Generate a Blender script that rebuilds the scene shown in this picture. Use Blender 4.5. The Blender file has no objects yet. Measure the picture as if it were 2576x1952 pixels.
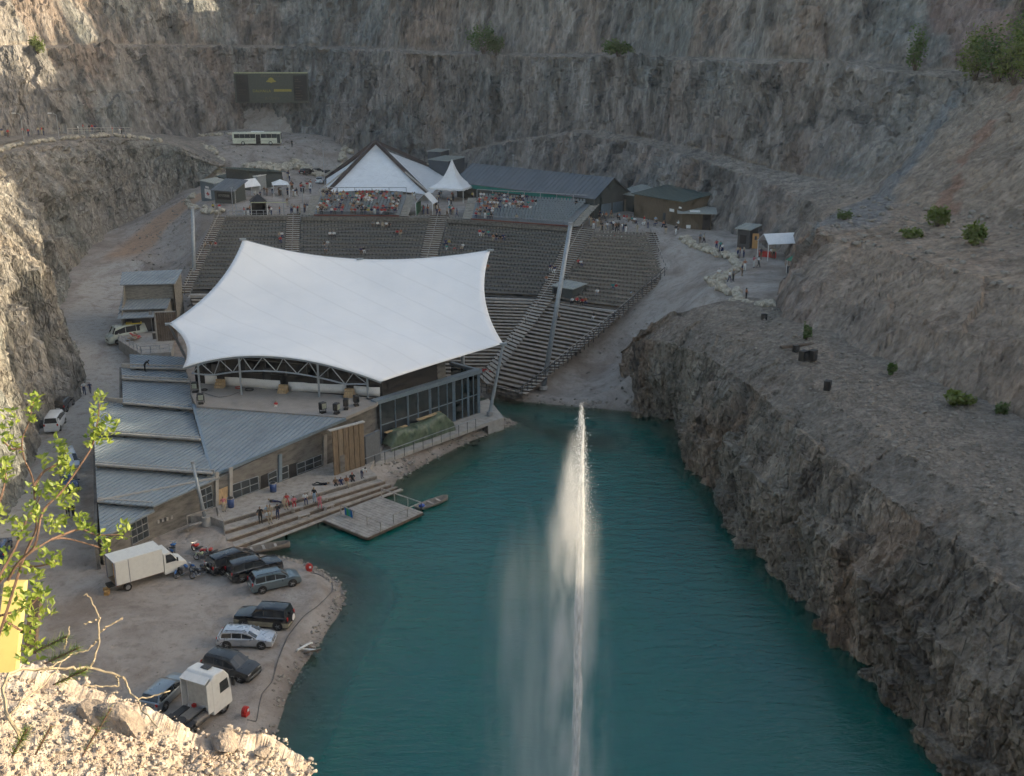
import bpy, bmesh, math, random
import numpy as np
from mathutils import Vector, Matrix
SC = bpy.context.scene
COL = SC.collection
R = math.radians
rnd = random.Random(7)
# ---------------------------------------------------------------- camera, sky, sun, exposure
FPX, PITCH, CAMH = 2750.0, R(17.6), 47.3
cd = bpy.data.cameras.new('camera'); cam = bpy.data.objects.new('camera', cd); COL.objects.link(cam)
cam.location = (0, 0, CAMH); cam.rotation_euler = (R(90) - PITCH, 0, 0)
cd.sensor_width = 36; cd.lens = 36 * FPX / 2576; cd.clip_start = 0.1; cd.clip_end = 3000
SC.camera = cam
SUN_EL, SUN_AZ = R(15.5), R(3)          # azimuth counted from +X towards +Y
w = bpy.data.worlds.new('World'); SC.world = w; w.use_nodes = True
nt = w.node_tree; bg = nt.nodes['Background']
sky = nt.nodes.new('ShaderNodeTexSky'); sky.sky_type = 'NISHITA'; sky.sun_disc = False
sky.sun_elevation = SUN_EL; sky.sun_rotation = R(90) - SUN_AZ
sky.air_density = 1.0; sky.dust_density = 2.5; sky.ozone_density = 0.6
nt.links.new(sky.outputs[0], bg.inputs[0]); bg.inputs[1].default_value = 0.14
sd = bpy.data.lights.new('sun', 'SUN'); sun = bpy.data.objects.new('sun', sd); COL.objects.link(sun)
sd.energy = 3.6; sd.angle = R(0.5); sd.color = (1.0, 0.86, 0.66)
sdir = Vector((math.cos(SUN_EL) * math.cos(SUN_AZ), math.cos(SUN_EL) * math.sin(SUN_AZ), math.sin(SUN_EL)))
sun.rotation_euler = sdir.to_track_quat('Z', 'Y').to_euler()
vs = SC.view_settings; vs.view_transform = 'Standard'; vs.look = 'None'; vs.gamma = 1; vs.exposure = 1.27
vs.use_curve_mapping = False
vs.use_white_balance = True; vs.white_balance_temperature = 7100; vs.white_balance_tint = 8
SC.cycles.max_bounces = 4; SC.cycles.diffuse_bounces = 2; SC.cycles.glossy_bounces = 2; SC.cycles.use_adaptive_sampling = True; SC.cycles.adaptive_threshold = 0.035; SC.cycles.adaptive_min_samples = 12
SC.cycles.transparent_max_bounces = 12; SC.cycles.volume_bounces = 1
SC.cycles.use_denoising = True
SC.cycles.volume_step_rate = 2.0; SC.cycles.volume_max_steps = 64
# ---------------------------------------------------------------- surveying helpers (sight lines from the viewpoint to real heights)
_F = np.array([0, math.cos(PITCH), -math.sin(PITCH)]); _U = np.array([0, math.sin(PITCH), math.cos(PITCH)])
def ray(u, v): return _F + np.array([1, 0, 0]) * ((u - 1288) / FPX) - _U * ((v - 976) / FPX)
def G(u, v, z):
    d = ray(u, v); t = (z - CAMH) / d[2]; return Vector((d[0] * t, d[1] * t, z))
def GY(u, v, y):
    d = ray(u, v); t = y / d[1]; return Vector((d[0] * t, y, CAMH + d[2] * t))
def GD(u, v, D):
    d = ray(u, v); d = d / np.linalg.norm(d) * D; return Vector((d[0], d[1], CAMH + d[2]))
def VP(u, v, A, B):
    """point on the vertical plane through A and B"""
    n = np.array([-(B[1] - A[1]), B[0] - A[0], 0.0]); d = ray(u, v); c = np.array([0, 0, CAMH])
    t = (np.dot(n, np.array(A)[:3]) - np.dot(n, c)) / np.dot(n, d); return Vector(c + d * t)
def proj(p):
    X = np.array(p) - np.array([0, 0, CAMH]); wd = X @ _F
    return 1288 + FPX * X[0] / wd, 976 - FPX * (X @ _U) / wd
def pt(q):
    if q[0] == 'Y': return GY(*q[1:])
    if q[0] == 'W': return Vector(q[1:])
    return G(*q)
# ---------------------------------------------------------------- noise in numpy
def _h(ix, iy, iz, s):
    n = (ix * 374761393 + iy * 668265263 + iz * 2147483647 + s * 1274126177) & 0xffffffff
    n = ((n ^ (n >> 13)) * 1274126177) & 0xffffffff
    n = ((n ^ (n >> 16)) * 2246822519) & 0xffffffff
    return ((n ^ (n >> 15)) & 0xffff) / 65535.0
def vnoise(p, s=0):
    p = np.asarray(p, float); i = np.floor(p).astype(np.int64); f = p - i; f = f * f * f * (f * (f * 6 - 15) + 10)
    r = 0
    for dx in (0, 1):
        for dy in (0, 1):
            for dz in (0, 1):
                wgt = (f[:, 0] if dx else 1 - f[:, 0]) * (f[:, 1] if dy else 1 - f[:, 1]) * (f[:, 2] if dz else 1 - f[:, 2])
                r = r + wgt * _h(i[:, 0] + dx, i[:, 1] + dy, i[:, 2] + dz, s)
    return r * 2 - 1
def fbm(p, s=0, o=4, g=0.5):
    p = np.asarray(p, float); r = 0; a = 1; t = 0
    for k in range(o):
        r = r + a * vnoise(p * (2.03 ** k) + 17.3 * k, s + k); t += a; a *= g
    return r / t
def ridged(p, s=0, o=4):
    p = np.asarray(p, float); r = 0; a = 1; t = 0
    for k in range(o):
        r = r + a * (1 - 2 * np.abs(vnoise(p * (2.1 ** k) + 9.1 * k, s + k))); t += a; a *= 0.5
    return r / t
def cells(p, s=0):
    """Voronoi: a random value per cell and a tilted facet inside it"""
    p = np.asarray(p, float); i = np.floor(p).astype(np.int64); best = np.full(len(p), 1e9); val = np.zeros(len(p)); off = np.zeros((len(p), 3)); f2 = np.full(len(p), 1e9)
    for dx in (-1, 0, 1):
        for dy in (-1, 0, 1):
            for dz in (-1, 0, 1):
                a, b, c = i[:, 0] + dx, i[:, 1] + dy, i[:, 2] + dz
                q = np.column_stack([a + _h(a, b, c, s), b + _h(a, b, c, s + 1), c + _h(a, b, c, s + 2)]); e = p - q; d = (e * e).sum(1); k = d < best
                f2 = np.where(k, best, np.minimum(f2, d)); val = np.where(k, _h(a, b, c, s + 3), val); off = np.where(k[:, None], e, off); best = np.minimum(best, d)
    return val * 2 - 1, off, np.sqrt(f2) - np.sqrt(best)
# ---------------------------------------------------------------- materials
MATS = {}
class NB:
    def __init__(s, m): s.t = m.node_tree; s.n = s.t.nodes; s.l = s.t.links
    def new(s, ty, **k):
        n = s.n.new(ty)
        for a, b in k.items(): setattr(n, a, b)
        return n
    def link(s, a, b): s.l.new(a, b)
    def coords(s, scale=(1, 1, 1), obj=False, rot=(0, 0, 0)):
        mp = s.new('ShaderNodeMapping'); mp.inputs['Scale'].default_value = scale; mp.inputs['Rotation'].default_value = rot
        if obj: s.link(s.new('ShaderNodeTexCoord').outputs['Object'], mp.inputs[0])
        else: s.link(s.new('ShaderNodeNewGeometry').outputs['Position'], mp.inputs[0])
        return mp.outputs[0]
    def noise(s, co, scale=1, detail=5, rough=0.55, dist=0):
        n = s.new('ShaderNodeTexNoise'); s.link(co, n.inputs['Vector'])
        n.inputs['Scale'].default_value = scale; n.inputs['Detail'].default_value = detail
        n.inputs['Roughness'].default_value = rough; n.inputs['Distortion'].default_value = dist
        return n.outputs['Fac']
    def vor(s, co, scale=1, feat='F1', rnd_=1.0):
        n = s.new('ShaderNodeTexVoronoi', feature=feat); s.link(co, n.inputs['Vector']); n.inputs['Scale'].default_value = scale
        n.inputs['Randomness'].default_value = rnd_
        return n
    def ramp(s, fac, stops, mode='LINEAR'):
        r = s.new('ShaderNodeValToRGB'); r.color_ramp.interpolation = mode; e = r.color_ramp.elements
        while len(e) < len(stops): e.new(0.5)
        for q, (p, c) in zip(e, stops):
            q.position = p; q.color = (c, c, c, 1) if not hasattr(c, '__len__') else (c[0], c[1], c[2], 1)
        s.link(fac, r.inputs[0]); return r.outputs[0]
    def mix(s, fac, a, b, mode='MIX'):
        m = s.new('ShaderNodeMix', data_type='RGBA', blend_type=mode)
        for v, i in ((fac, 0), (a, 6), (b, 7)):
            if hasattr(v, 'is_linked'): s.link(v, m.inputs[i])
            elif i == 0: m.inputs[0].default_value = v
            else: m.inputs[i].default_value = (v[0], v[1], v[2], 1)
        return m.outputs[2]
    def math(s, op, a, b=0.0, clamp=False):
        m = s.new('ShaderNodeMath', operation=op, use_clamp=clamp)
        for v, i in ((a, 0), (b, 1)):
            if hasattr(v, 'is_linked'): s.link(v, m.inputs[i])
            else: m.inputs[i].default_value = v
        return m.outputs[0]
    def bump(s, h, strength=0.5, dist=0.1, prev=None):
        b = s.new('ShaderNodeBump'); b.inputs['Strength'].default_value = strength; b.inputs['Distance'].default_value = dist
        s.link(h, b.inputs['Height'])
        if prev is not None: s.link(prev, b.inputs['Normal'])
        return b.outputs[0]
def newmat(name):
    m = bpy.data.materials.new(name); m.use_nodes = True; nb = NB(m); return m, nb, nb.n['Principled BSDF']
def M(name, col=(0.5, 0.5, 0.5), rough=0.6, metal=0.0, var=0.12, scale=3.0, bump=0.0, spec=0.5, obj=True, coat=0.0, stretch=(1, 1, 1)):
    """a plain painted / metal / wood surface with uneven tone and slight wear"""
    if name in MATS: return MATS[name]
    m, nb, b = newmat(name)
    co = nb.coords(stretch, obj)
    n = nb.noise(co, scale, 6, 0.62)
    lo = tuple(max(0, c * (1 - var * 1.6)) for c in col); hi = tuple(min(1, c * (1 + var * 1.2)) for c in col)
    c = nb.ramp(n, [(0.3, lo), (0.5, col), (0.72, hi)])
    nb.link(c, b.inputs['Base Color'])
    nb.link(nb.ramp(nb.noise(co, scale * 2.3, 3), [(0.3, max(0.02, rough - 0.1)), (0.7, min(1, rough + 0.1))]), b.inputs['Roughness'])
    b.inputs['Metallic'].default_value = metal; b.inputs['Specular IOR Level'].default_value = spec
    b.inputs['Coat Weight'].default_value = coat; b.inputs['Coat Roughness'].default_value = 0.06
    if bump: nb.link(nb.bump(nb.noise(co, scale * 5, 4), bump, 0.03), b.inputs['Normal'])
    MATS[name] = m; return m
# ---------------------------------------------------------------- object helpers
def raw(name, me, mat=None, parent=None):
    o = bpy.data.objects.new(name, me); COL.objects.link(o)
    if mat is not None:
        for x in (mat if isinstance(mat, (list, tuple)) else [mat]): me.materials.append(x)
    if parent is not None: o.parent = parent
    return o
def pydata(name, V, Fc, mat=None, parent=None, smooth=False, mi=None):
    me = bpy.data.meshes.new(name); me.from_pydata([tuple(v) for v in V], [], [tuple(f) for f in Fc])
    if smooth: me.polygons.foreach_set('use_smooth', [True] * len(me.polygons))
    if mi is not None: me.polygons.foreach_set('material_index', mi)
    me.update(); return raw(name, me, mat, parent)
def tag(o, label=None, cat=None, group=None, kind=None):
    if label: o['label'] = label
    if cat: o['category'] = cat
    if group: o['group'] = group
    if kind: o['kind'] = kind
    return o
def empty(name, loc=(0, 0, 0), rz=0, label=None, cat=None, group=None):
    o = bpy.data.objects.new(name, None); COL.objects.link(o); o.location = loc; o.rotation_euler = (0, 0, rz)
    o.empty_display_size = 0.2
    return tag(o, label, cat, group)
_ICO = {}
def ico_template(sub):
    if sub not in _ICO:
        bm = bmesh.new(); bmesh.ops.create_icosphere(bm, subdivisions=sub, radius=1); _ICO[sub] = ([tuple(v.co) for v in bm.verts], [tuple(v.index for v in f.verts) for f in bm.faces]); bm.free()
    return _ICO[sub]
class MB:
    """collects shapes, then builds ONE mesh object"""
    def __init__(s): s.v = []; s.f = []; s.m = []
    def add(s, V, Fc, mi=0):
        k = len(s.v); s.v += [tuple(v) for v in V]; s.f += [tuple(i + k for i in f) for f in Fc]; s.m += [mi] * len(Fc); return s
    def box(s, c, d, rz=0, mi=0, taper=1.0):
        x, y, z = d[0] / 2, d[1] / 2, d[2] / 2; ca, sa = math.cos(rz), math.sin(rz); V = []
        for zz, t in ((-z, 1), (z, taper)):
            for xx, yy in ((-x, -y), (x, -y), (x, y), (-x, y)):
                xx *= t; yy *= t; V.append((c[0] + xx * ca - yy * sa, c[1] + xx * sa + yy * ca, c[2] + zz))
        return s.add(V, [(0, 3, 2, 1), (4, 5, 6, 7), (0, 1, 5, 4), (1, 2, 6, 5), (2, 3, 7, 6), (3, 0, 4, 7)], mi)
    def bar(s, a, b, wd, hd=None, mi=0):
        """rectangular bar from a to b, wd wide across, hd high"""
        hd = hd or wd; a = Vector(a); b = Vector(b); d = (b - a).normalized()
        up = Vector((0, 0, 1)) if abs(d.z) < 0.95 else Vector((0, 1, 0))
        sx = d.cross(up).normalized() * wd / 2; sz = sx.cross(d).normalized() * hd / 2
        V = [p + q for p in (a, b) for q in (-sx - sz, sx - sz, sx + sz, -sx + sz)]
        return s.add(V, [(0, 3, 2, 1), (4, 5, 6, 7), (0, 1, 5, 4), (1, 2, 6, 5), (2, 3, 7, 6), (3, 0, 4, 7)], mi)
    def tube(s, pts, r, n=6, mi=0, cap=True):
        P = [Vector(p) for p in pts]; rs = r if hasattr(r, '__len__') else [r] * len(P); V = []; Fc = []
        for i, p in enumerate(P):
            d = (P[min(i + 1, len(P) - 1)] - P[max(i - 1, 0)])
            d = d.normalized() if d.length > 1e-9 else Vector((0, 0, 1))
            a = d.cross(Vector((0, 0, 1))) if abs(d.z) < 0.99 else Vector((1, 0, 0)); a.normalize(); b = d.cross(a)
            for k in range(n):
                t = 2 * math.pi * k / n; V.append(p + (a * math.cos(t) + b * math.sin(t)) * rs[i])
        for i in range(len(P) - 1):
            for k in range(n):
                Fc.append((i * n + k, i * n + (k + 1) % n, (i + 1) * n + (k + 1) % n, (i + 1) * n + k))
        if cap: Fc += [tuple(range(n))[::-1], tuple((len(P) - 1) * n + k for k in range(n))]
        return s.add(V, Fc, mi)
    def cyl(s, c, r, h, n=12, axis='z', mi=0, r2=None):
        c = Vector(c); d = {'x': Vector((1, 0, 0)), 'y': Vector((0, 1, 0)), 'z': Vector((0, 0, 1))}[axis] if isinstance(axis, str) else Vector(axis)
        return s.tube([c - d * h / 2, c + d * h / 2], [r, r if r2 is None else r2], n, mi)
    def prism(s, poly, z0, z1, mi=0):
        """poly: xy(z) list; z0 / z1 numbers or lists"""
        n = len(poly); a = z0 if hasattr(z0, '__len__') else [z0] * n; b = z1 if hasattr(z1, '__len__') else [z1] * n
        V = [(p[0], p[1], a[i]) for i, p in enumerate(poly)] + [(p[0], p[1], b[i]) for i, p in enumerate(poly)]
        return s.add(V, [tuple(range(n))[::-1], tuple(range(n, 2 * n))] + [(i, (i + 1) % n, n + (i + 1) % n, n + i) for i in range(n)], mi)
    def slab(s, pts, th, mi=0, d=None):
        """polygon of 3D points given a thickness along d (default: downwards)"""
        n = len(pts); d = Vector(d) if d is not None else Vector((0, 0, -1)); P = [Vector(p) for p in pts]
        V = P + [p + d * th for p in P]
        return s.add(V, [tuple(range(n)), tuple(range(n, 2 * n))[::-1]] + [(i, n + i, n + (i + 1) % n, (i + 1) % n) for i in range(n)], mi)
    def ico(s, c, r, seed=0, sub=1, mi=0, jag=0.25, sq=(1, 1, 1)):
        rr = random.Random(seed); IV, IF = ico_template(sub)
        ax = rr.uniform(0, 6.28); ca, sa = math.cos(ax), math.sin(ax); V = []
        for v in IV:
            k = 1 + rr.uniform(-jag, jag); x, y, z = v[0] * sq[0] * k, v[1] * sq[1] * k, v[2] * sq[2] * k
            V.append((c[0] + r * (x * ca - y * sa), c[1] + r * (x * sa + y * ca), c[2] + r * z))
        return s.add(V, IF, mi)
    def build(s, name, mat, parent=None, smooth=False):
        o = pydata(name, s.v, s.f, mat, parent, smooth, s.m if any(s.m) else None); return o
def bevel(o, wd=0.02, seg=1):
    b = o.modifiers.new('bevel', 'BEVEL'); b.width = wd; b.segments = seg; b.limit_method = 'ANGLE'; return o
def copy_tree(o, parent=None):
    c = o.copy(); COL.objects.link(c)
    c.parent = parent
    for ch in o.children: copy_tree(ch, c)
    return c
def seg_pts(a, b, n): return [Vector(a).lerp(Vector(b), i / (n - 1)) for i in range(n)]
def lin(x, tab):
    xs = [t[0] for t in tab]; return float(np.interp(x, xs, [t[1] for t in tab]))
# ================================================================ THE QUARRY: rock, ground, water
def rock_material(name, bsc=1.0, zs=0.24, crack=0.0, bd=0.8):
    """albedo of the beds and stains is a vertex attribute; grain and small fractures are added here"""
    m, nb, b = newmat(name); ci = nb.coords((1, 1, zs), rot=(0.06, 0.05, 0.3))
    at = nb.new('ShaderNodeAttribute', attribute_name='rock')
    f = nb.noise(ci, 1.3 * bsc, 5, 0.72, 0.15); vr = nb.vor(ci, 0.85 * bsc); v2 = nb.vor(nb.coords((1, 1, 0.45), rot=(0.1, -0.2, 0.6)), 2.1 * bsc)
    k = nb.math('ADD', nb.math('MULTIPLY', vr.outputs['Distance'], 0.7), nb.math('MULTIPLY', v2.outputs['Distance'], 0.35)); k = nb.math('ADD', k, nb.math('MULTIPLY', f, 0.55))
    c = nb.mix(1.0, at.outputs['Color'], nb.ramp(f, [(0.3, 0.55), (0.42, 0.84), (0.52, 1.0), (0.62, 1.18), (0.74, 1.5)]), 'MULTIPLY')
    sep = nb.new('ShaderNodeSeparateColor'); nb.link(vr.outputs['Color'], sep.inputs[0]); c = nb.mix(1.0, c, nb.ramp(sep.outputs[0], [(0.0, 0.85), (1.0, 1.15)]), 'MULTIPLY')
    if crack:
        cr = nb.vor(nb.coords((1, 1, 0.42), rot=(0.15, 0.25, 0.1)), 0.75, 'DISTANCE_TO_EDGE'); ge = nb.new('ShaderNodeNewGeometry'); sx = nb.new('ShaderNodeSeparateXYZ'); nb.link(ge.outputs['True Normal'], sx.inputs[0]); steep = nb.ramp(nb.math('ABSOLUTE', sx.outputs[2]), [(0.5, 1.0), (0.78, 0.0)]); ck = nb.math('MULTIPLY', nb.math('MULTIPLY', nb.ramp(cr.outputs['Distance'], [(0.0, 1.0), (0.06, 0.0)]), steep), nb.ramp(f, [(0.42, 0.0), (0.55, crack)])); c = nb.mix(ck, c, (0.05, 0.043, 0.037)); k = nb.math('SUBTRACT', k, nb.math('MULTIPLY', ck, 0.35))
    nb.link(c, b.inputs['Base Color']); b.inputs['Roughness'].default_value = 0.95; b.inputs['Specular IOR Level'].default_value = 0.12
    nb.link(nb.bump(k, 1.0, bd), b.inputs['Normal']); return m
ROCK = rock_material('rock'); ROCK_NEAR = rock_material('rock_near', 1.7, 0.6, 0.8, 0.6)
PAL = {'back': ((0.24, 0.22, 0.203), (0.26, 0.2, 0.166), (0.195, 0.203, 0.198), (0.11, 0.108, 0.106)),
       'right': ((0.268, 0.222, 0.176), (0.275, 0.19, 0.135), (0.225, 0.205, 0.172), (0.13, 0.112, 0.095)),
       'left': ((0.272, 0.256, 0.232), (0.285, 0.245, 0.2), (0.24, 0.248, 0.23), (0.13, 0.13, 0.12))}
def rock_colours(p, pal, seed):
    base, warm, cool, dark = [np.array(c) for c in PAL[pal]]; sv = np.array([1, 1, 0.16]); w3 = np.column_stack([fbm(p * 0.12, seed + 1, 2), fbm(p * 0.12, seed + 2, 2), 0 * p[:, 0]]) * 2.2; q = p + w3
    def ss(x, a, b): t = np.clip((x - a) / (b - a), 0, 1); return (t * t * (3 - 2 * t))[:, None]
    c = base + (cool - base) * ss(fbm(p * 0.035, seed + 3, 3), -0.15, 0.25)
    c = c + (warm - c) * 0.75 * ss(fbm(q * sv * 0.1, seed + 4, 4), 0.05, 0.4)
    st = fbm(q * sv * 0.5, seed + 5, 4); c = c + (dark - c) * 0.85 * ss(-st, 0.05, 0.36); c = c + (base * 1.5 - c) * 0.5 * ss(st, 0.12, 0.5)
    val, _, edge = cells(q * np.array([1, 1, 0.45]) * 0.3, seed + 6); c = c * (1 + 0.16 * val)[:, None]
    c = c * (1 - 0.35 * (1 - ss(edge, 0.0, 0.07)) * ss(fbm(p * 0.2, seed + 7, 2), -0.1, 0.3))
    return c
def resample(P, n):
    P = np.array([tuple(p) for p in P]); k = len(P); t = np.linspace(0, k - 1, n)
    i = np.clip(np.floor(t).astype(int), 0, k - 2); f = (t - i)[:, None]
    p0 = P[np.clip(i - 1, 0, k - 1)]; p1 = P[i]; p2 = P[i + 1]; p3 = P[np.clip(i + 2, 0, k - 1)]
    a = 0.5 * (2 * p1 + (p2 - p0) * f + (2 * p0 - 5 * p1 + 4 * p2 - p3) * f ** 2 + (3 * p1 - p0 - 3 * p2 + p3) * f ** 3)
    b = p1 + (p2 - p1) * f
    return 0.45 * a + 0.55 * b
def loft(name, lines, n, rows, amps, mat, seed=0, vstretch=0.25, pal='back', tints=()):
    """rock sheet through several level lines; displaced along its normal by broken, vertically jointed noise"""
    L = [resample(l, n) for l in lines]; grid = []; amp = []
    for j in range(len(L) - 1):
        for r in range(rows[j]):
            t = r / rows[j]; grid.append(L[j] * (1 - t) + L[j + 1] * t); amp.append(amps[j] * (1 - t) + amps[j + 1] * t)
    grid.append(L[-1]); amp.append(amps[-1]); g = np.array(grid); amp = np.array(amp)[:, None]
    du = np.gradient(g, axis=1); dv = np.gradient(g, axis=0); nn = np.cross(du, dv); nn /= np.linalg.norm(nn, axis=2)[:, :, None] + 1e-9
    sm = nn.copy()
    for _ in range(6): sm[1:-1] = (sm[:-2] + sm[1:-1] + sm[2:]) / 3; sm[:, 1:-1] = (sm[:, :-2] + sm[:, 1:-1] + sm[:, 2:]) / 3
    sm /= np.linalg.norm(sm, axis=2)[:, :, None] + 1e-9
    p = g.reshape(-1, 3); sv = np.array([1, 1, vstretch])
    wob = np.stack([fbm(p * 0.09, seed + 50, 2), fbm(p * 0.09, seed + 60, 2), fbm(p * 0.09, seed + 70, 2)], 1) * 2.5
    q = p + wob
    d = 1.5 * fbm(q * sv * 0.055, seed, 3) + 1.15 * ridged(q * sv * 0.13, seed + 10, 3) + 0.75 * fbm(q * sv * 0.42, seed + 20, 3)
    for fr, am in ((0.15, 1.25), (0.38, 0.75), (0.8, 0.36), (1.7, 0.15)):      # broken blocks with tilted faces
        v_, o_, e_ = cells(q * np.array([1, 1, 0.5]) * fr, seed + 40); d += am * (0.8 * v_ + 0.7 * o_[:, 2] + 0.5 * o_[:, 0])
    d = d.reshape(g.shape[:2]) * amp
    flat = np.clip(np.abs(nn[:, :, 2]) * 1.6 - 0.6, 0, 1); d *= (1 - 0.9 * flat)
    g = g + sm * d[:, :, None]
    g[:, :, 2] += 0.22 * fbm(p * 0.6, seed + 80, 3).reshape(g.shape[:2]) * np.minimum(amp, 1) * flat * 2
    h, wn = g.shape[:2]; V = g.reshape(-1, 3); idx = np.arange(h * wn).reshape(h, wn)
    Fq = np.stack([idx[:-1, :-1], idx[:-1, 1:], idx[1:, 1:], idx[1:, :-1]], -1).reshape(-1, 4)
    me = bpy.data.meshes.new(name); me.vertices.add(len(V)); me.vertices.foreach_set('co', V.ravel())
    me.loops.add(Fq.size); me.loops.foreach_set('vertex_index', Fq.ravel().astype(np.int32)); me.polygons.add(len(Fq))
    me.polygons.foreach_set('loop_start', np.arange(0, Fq.size, 4, dtype=np.int32)); me.update(calc_edges=True)
    me.polygons.foreach_set('use_smooth', np.zeros(len(Fq), bool)); me.validate()
    c = rock_colours(p, pal, seed + 100)
    fl = np.clip((np.abs(nn[:, :, 2]) - 0.55) / 0.25, 0, 1).reshape(-1) * np.clip(0.75 + 0.6 * fbm(p * 0.25, seed + 90, 3), 0, 1); gr = np.array((0.30, 0.265, 0.23) if pal != 'right' else (0.25, 0.215, 0.18)) * (1 + 0.22 * fbm(p * 1.1, seed + 91, 3))[:, None]
    c = c * (1 - fl[:, None]) + gr * fl[:, None]
    for fn in tints: c = fn(V, c)
    ca = me.color_attributes.new('rock', 'FLOAT_COLOR', 'POINT'); ca.data.foreach_set('color', np.column_stack([c, np.ones(len(c))]).astype(np.float32).ravel())
    o = raw(name, me, mat); tag(o, kind='structure'); return o, g
# ---- back and right wall: foot, lower bench, upper bench, rim
B2V = [(-900, 135), (0, 122), (300, 118), (560, 118), (900, 125), (1200, 140), (1500, 143), (1760, 155), (2100, 165), (2300, 185), (2400, 200), (2576, 212), (3400, 240)]
B1V = [(1150, 400), (1211, 378), (1294, 334), (1455, 338), (1607, 361), (1723, 390), (1863, 431), (1980, 477), (2084, 530)]
def z_at(x, y, tab):
    z = 30.0
    for _ in range(12):
        u, _v = proj((x, y, z)); v = lin(u, tab); d = ray(u, v); z = CAMH + d[2] / d[1] * y
    return z
FOOT = [('W', -118, -30, 30), ('W', -128, 60, 30), ('W', -128, 150, 30), ('W', -118, 205, 29.5), (0, 332, 29), (150, 330, 28.5), (330, 328, 27), (480, 335, 24.5), (640, 335, 23), (800, 345, 22.3),
        (880, 385, 20), (960, 420, 17.5), (1080, 432, 16.5), (1200, 445, 16.3), (1400, 470, 16.2), (1550, 500, 16), (1700, 560, 16), (1840, 590, 15.8), (1960, 640, 15.5),
        (2002, 692, 15.2), (1966, 742, 15), (1953, 775, 15), (2031, 851, 14.8), (2098, 867, 14.6), (2177, 909, 14.5), (2252, 947, 14.3), (2386, 1001, 14.2), (2576, 1080, 14),
        ('W', 52, 72, 14), ('W', 58, 40, 14), ('W', 62, 0, 14), ('W', 62, -40, 14)]
fp = [pt(q) for q in FOOT]
L2X = {18: (72, 176), 19: (76, 168), 20: (79, 160), 21: (81, 152), 22: (83, 145), 23: (85, 138), 24: (87, 131), 25: (89, 124), 26: (91, 117), 27: (93, 108)}
L1X = {18: (56, 172), 19: (54, 160), 20: (55, 152), 21: (57, 147), 22: (59, 142), 23: (60, 138), 24: (62, 132), 25: (63, 127), 26: (66, 120), 27: (69, 112)}
CREST = {19: (2062, 575, 23.8), 20: (2075, 590, 23.4), 21: (2100, 600, 23.2), 22: (2135, 606, 23.1), 23: (2177, 610, 23), 24: (2240, 630, 23), 25: (2330, 662, 23), 26: (2449, 692, 23), 27: (2576, 725, 23)}
lF, lm, l1o, l1i, l2o, l2i, lR, lP = [], [], [], [], [], [], [], []
K = len(fp)
for i, p in enumerate(fp):
    a = fp[max(0, i - 1)]; b = fp[min(K - 1, i + 1)]
    if i in (18, 19, 20, 21, 22): a, b = fp[16], fp[25]
    t = (b - a); t.z = 0; t.normalize(); o = Vector((-t.y, t.x, 0))
    right = i >= 19; w18 = {16: 0.1, 17: 0.3, 18: 0.65}.get(i, 1.0 if right else 0.0)
    if right and i <= 27:
        o = (o * 0.3 + Vector((0.93, 0.36, 0)) * 0.7).normalized()
    elif i >= 28: o = Vector((1, 0.05, 0))
    z2off = 9 * (1 - w18) + 40 * w18
    q2 = p + o * z2off
    if i in L2X: q2 = Vector((*L2X[i], 0))
    z2 = z_at(q2.x, q2.y, B2V) if 3 <= i <= 25 else {26: 43, 27: 42.5, 28: 41, 29: 40, 30: 40, 31: 40}.get(i, 46.5)
    if i < 3: z2 = 46.5
    if i in CREST: c1 = G(*CREST[i]); c1i = c1 + o * 13 + Vector((0, 0, 2.2))
    elif i >= 28: c1 = p + o * 9 + Vector((0, 0, 9)); c1i = c1 + o * 12 + Vector((0, 0, 2))
    elif i >= 12:
        q1 = p + o * (4 + 3 * w18); c1 = Vector((q1.x, q1.y, z_at(q1.x, q1.y, B1V))); c1i = c1 + o * (3.0 + 7 * w18) + Vector((0, 0, 0.8))
    else:
        q1 = p + o * 4; c1 = Vector((q1.x, q1.y, p.z + (z2 - p.z) * 0.45)); c1i = c1 + o * 0.15 + Vector((0, 0, 0.6))
    if i in L1X: c1i = Vector((*L1X[i], 25.6))
    l1o.append(c1); l1i.append(c1i); lF.append(p + Vector((0, 0, -2.5)) - o * 1.2)
    lm.append((p + c1) / 2 - o * 0.4)
    q2 = Vector((q2.x, q2.y, z2))
    if (q2 - c1i).dot(o) < 3: q2 = Vector((c1i.x, c1i.y, z2)) + o * 3
    l2o.append(q2); wb = 5 + 3 * w18; l2i.append(q2 + o * wb + Vector((0, 0, 0.6)))
    zr = (64 if i < 10 else 76) if i < 15 else {15: 72, 16: 66, 17: 62, 18: 60, 19: 59, 20: 58, 21: 58, 22: 57, 23: 55, 24: 53, 25: 51, 26: 48, 27: 49, 28: 48.5, 29: 47, 30: 44, 31: 42}[i]  # unseen rim: heights shaped to set where its shadow falls in the pit
    rr_ = q2 + o * (wb + 7 + 8 * w18); rr_.z = zr; lR.append(rr_); lP.append(rr_ + o * 60 + Vector((0, 0, 1)))
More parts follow.
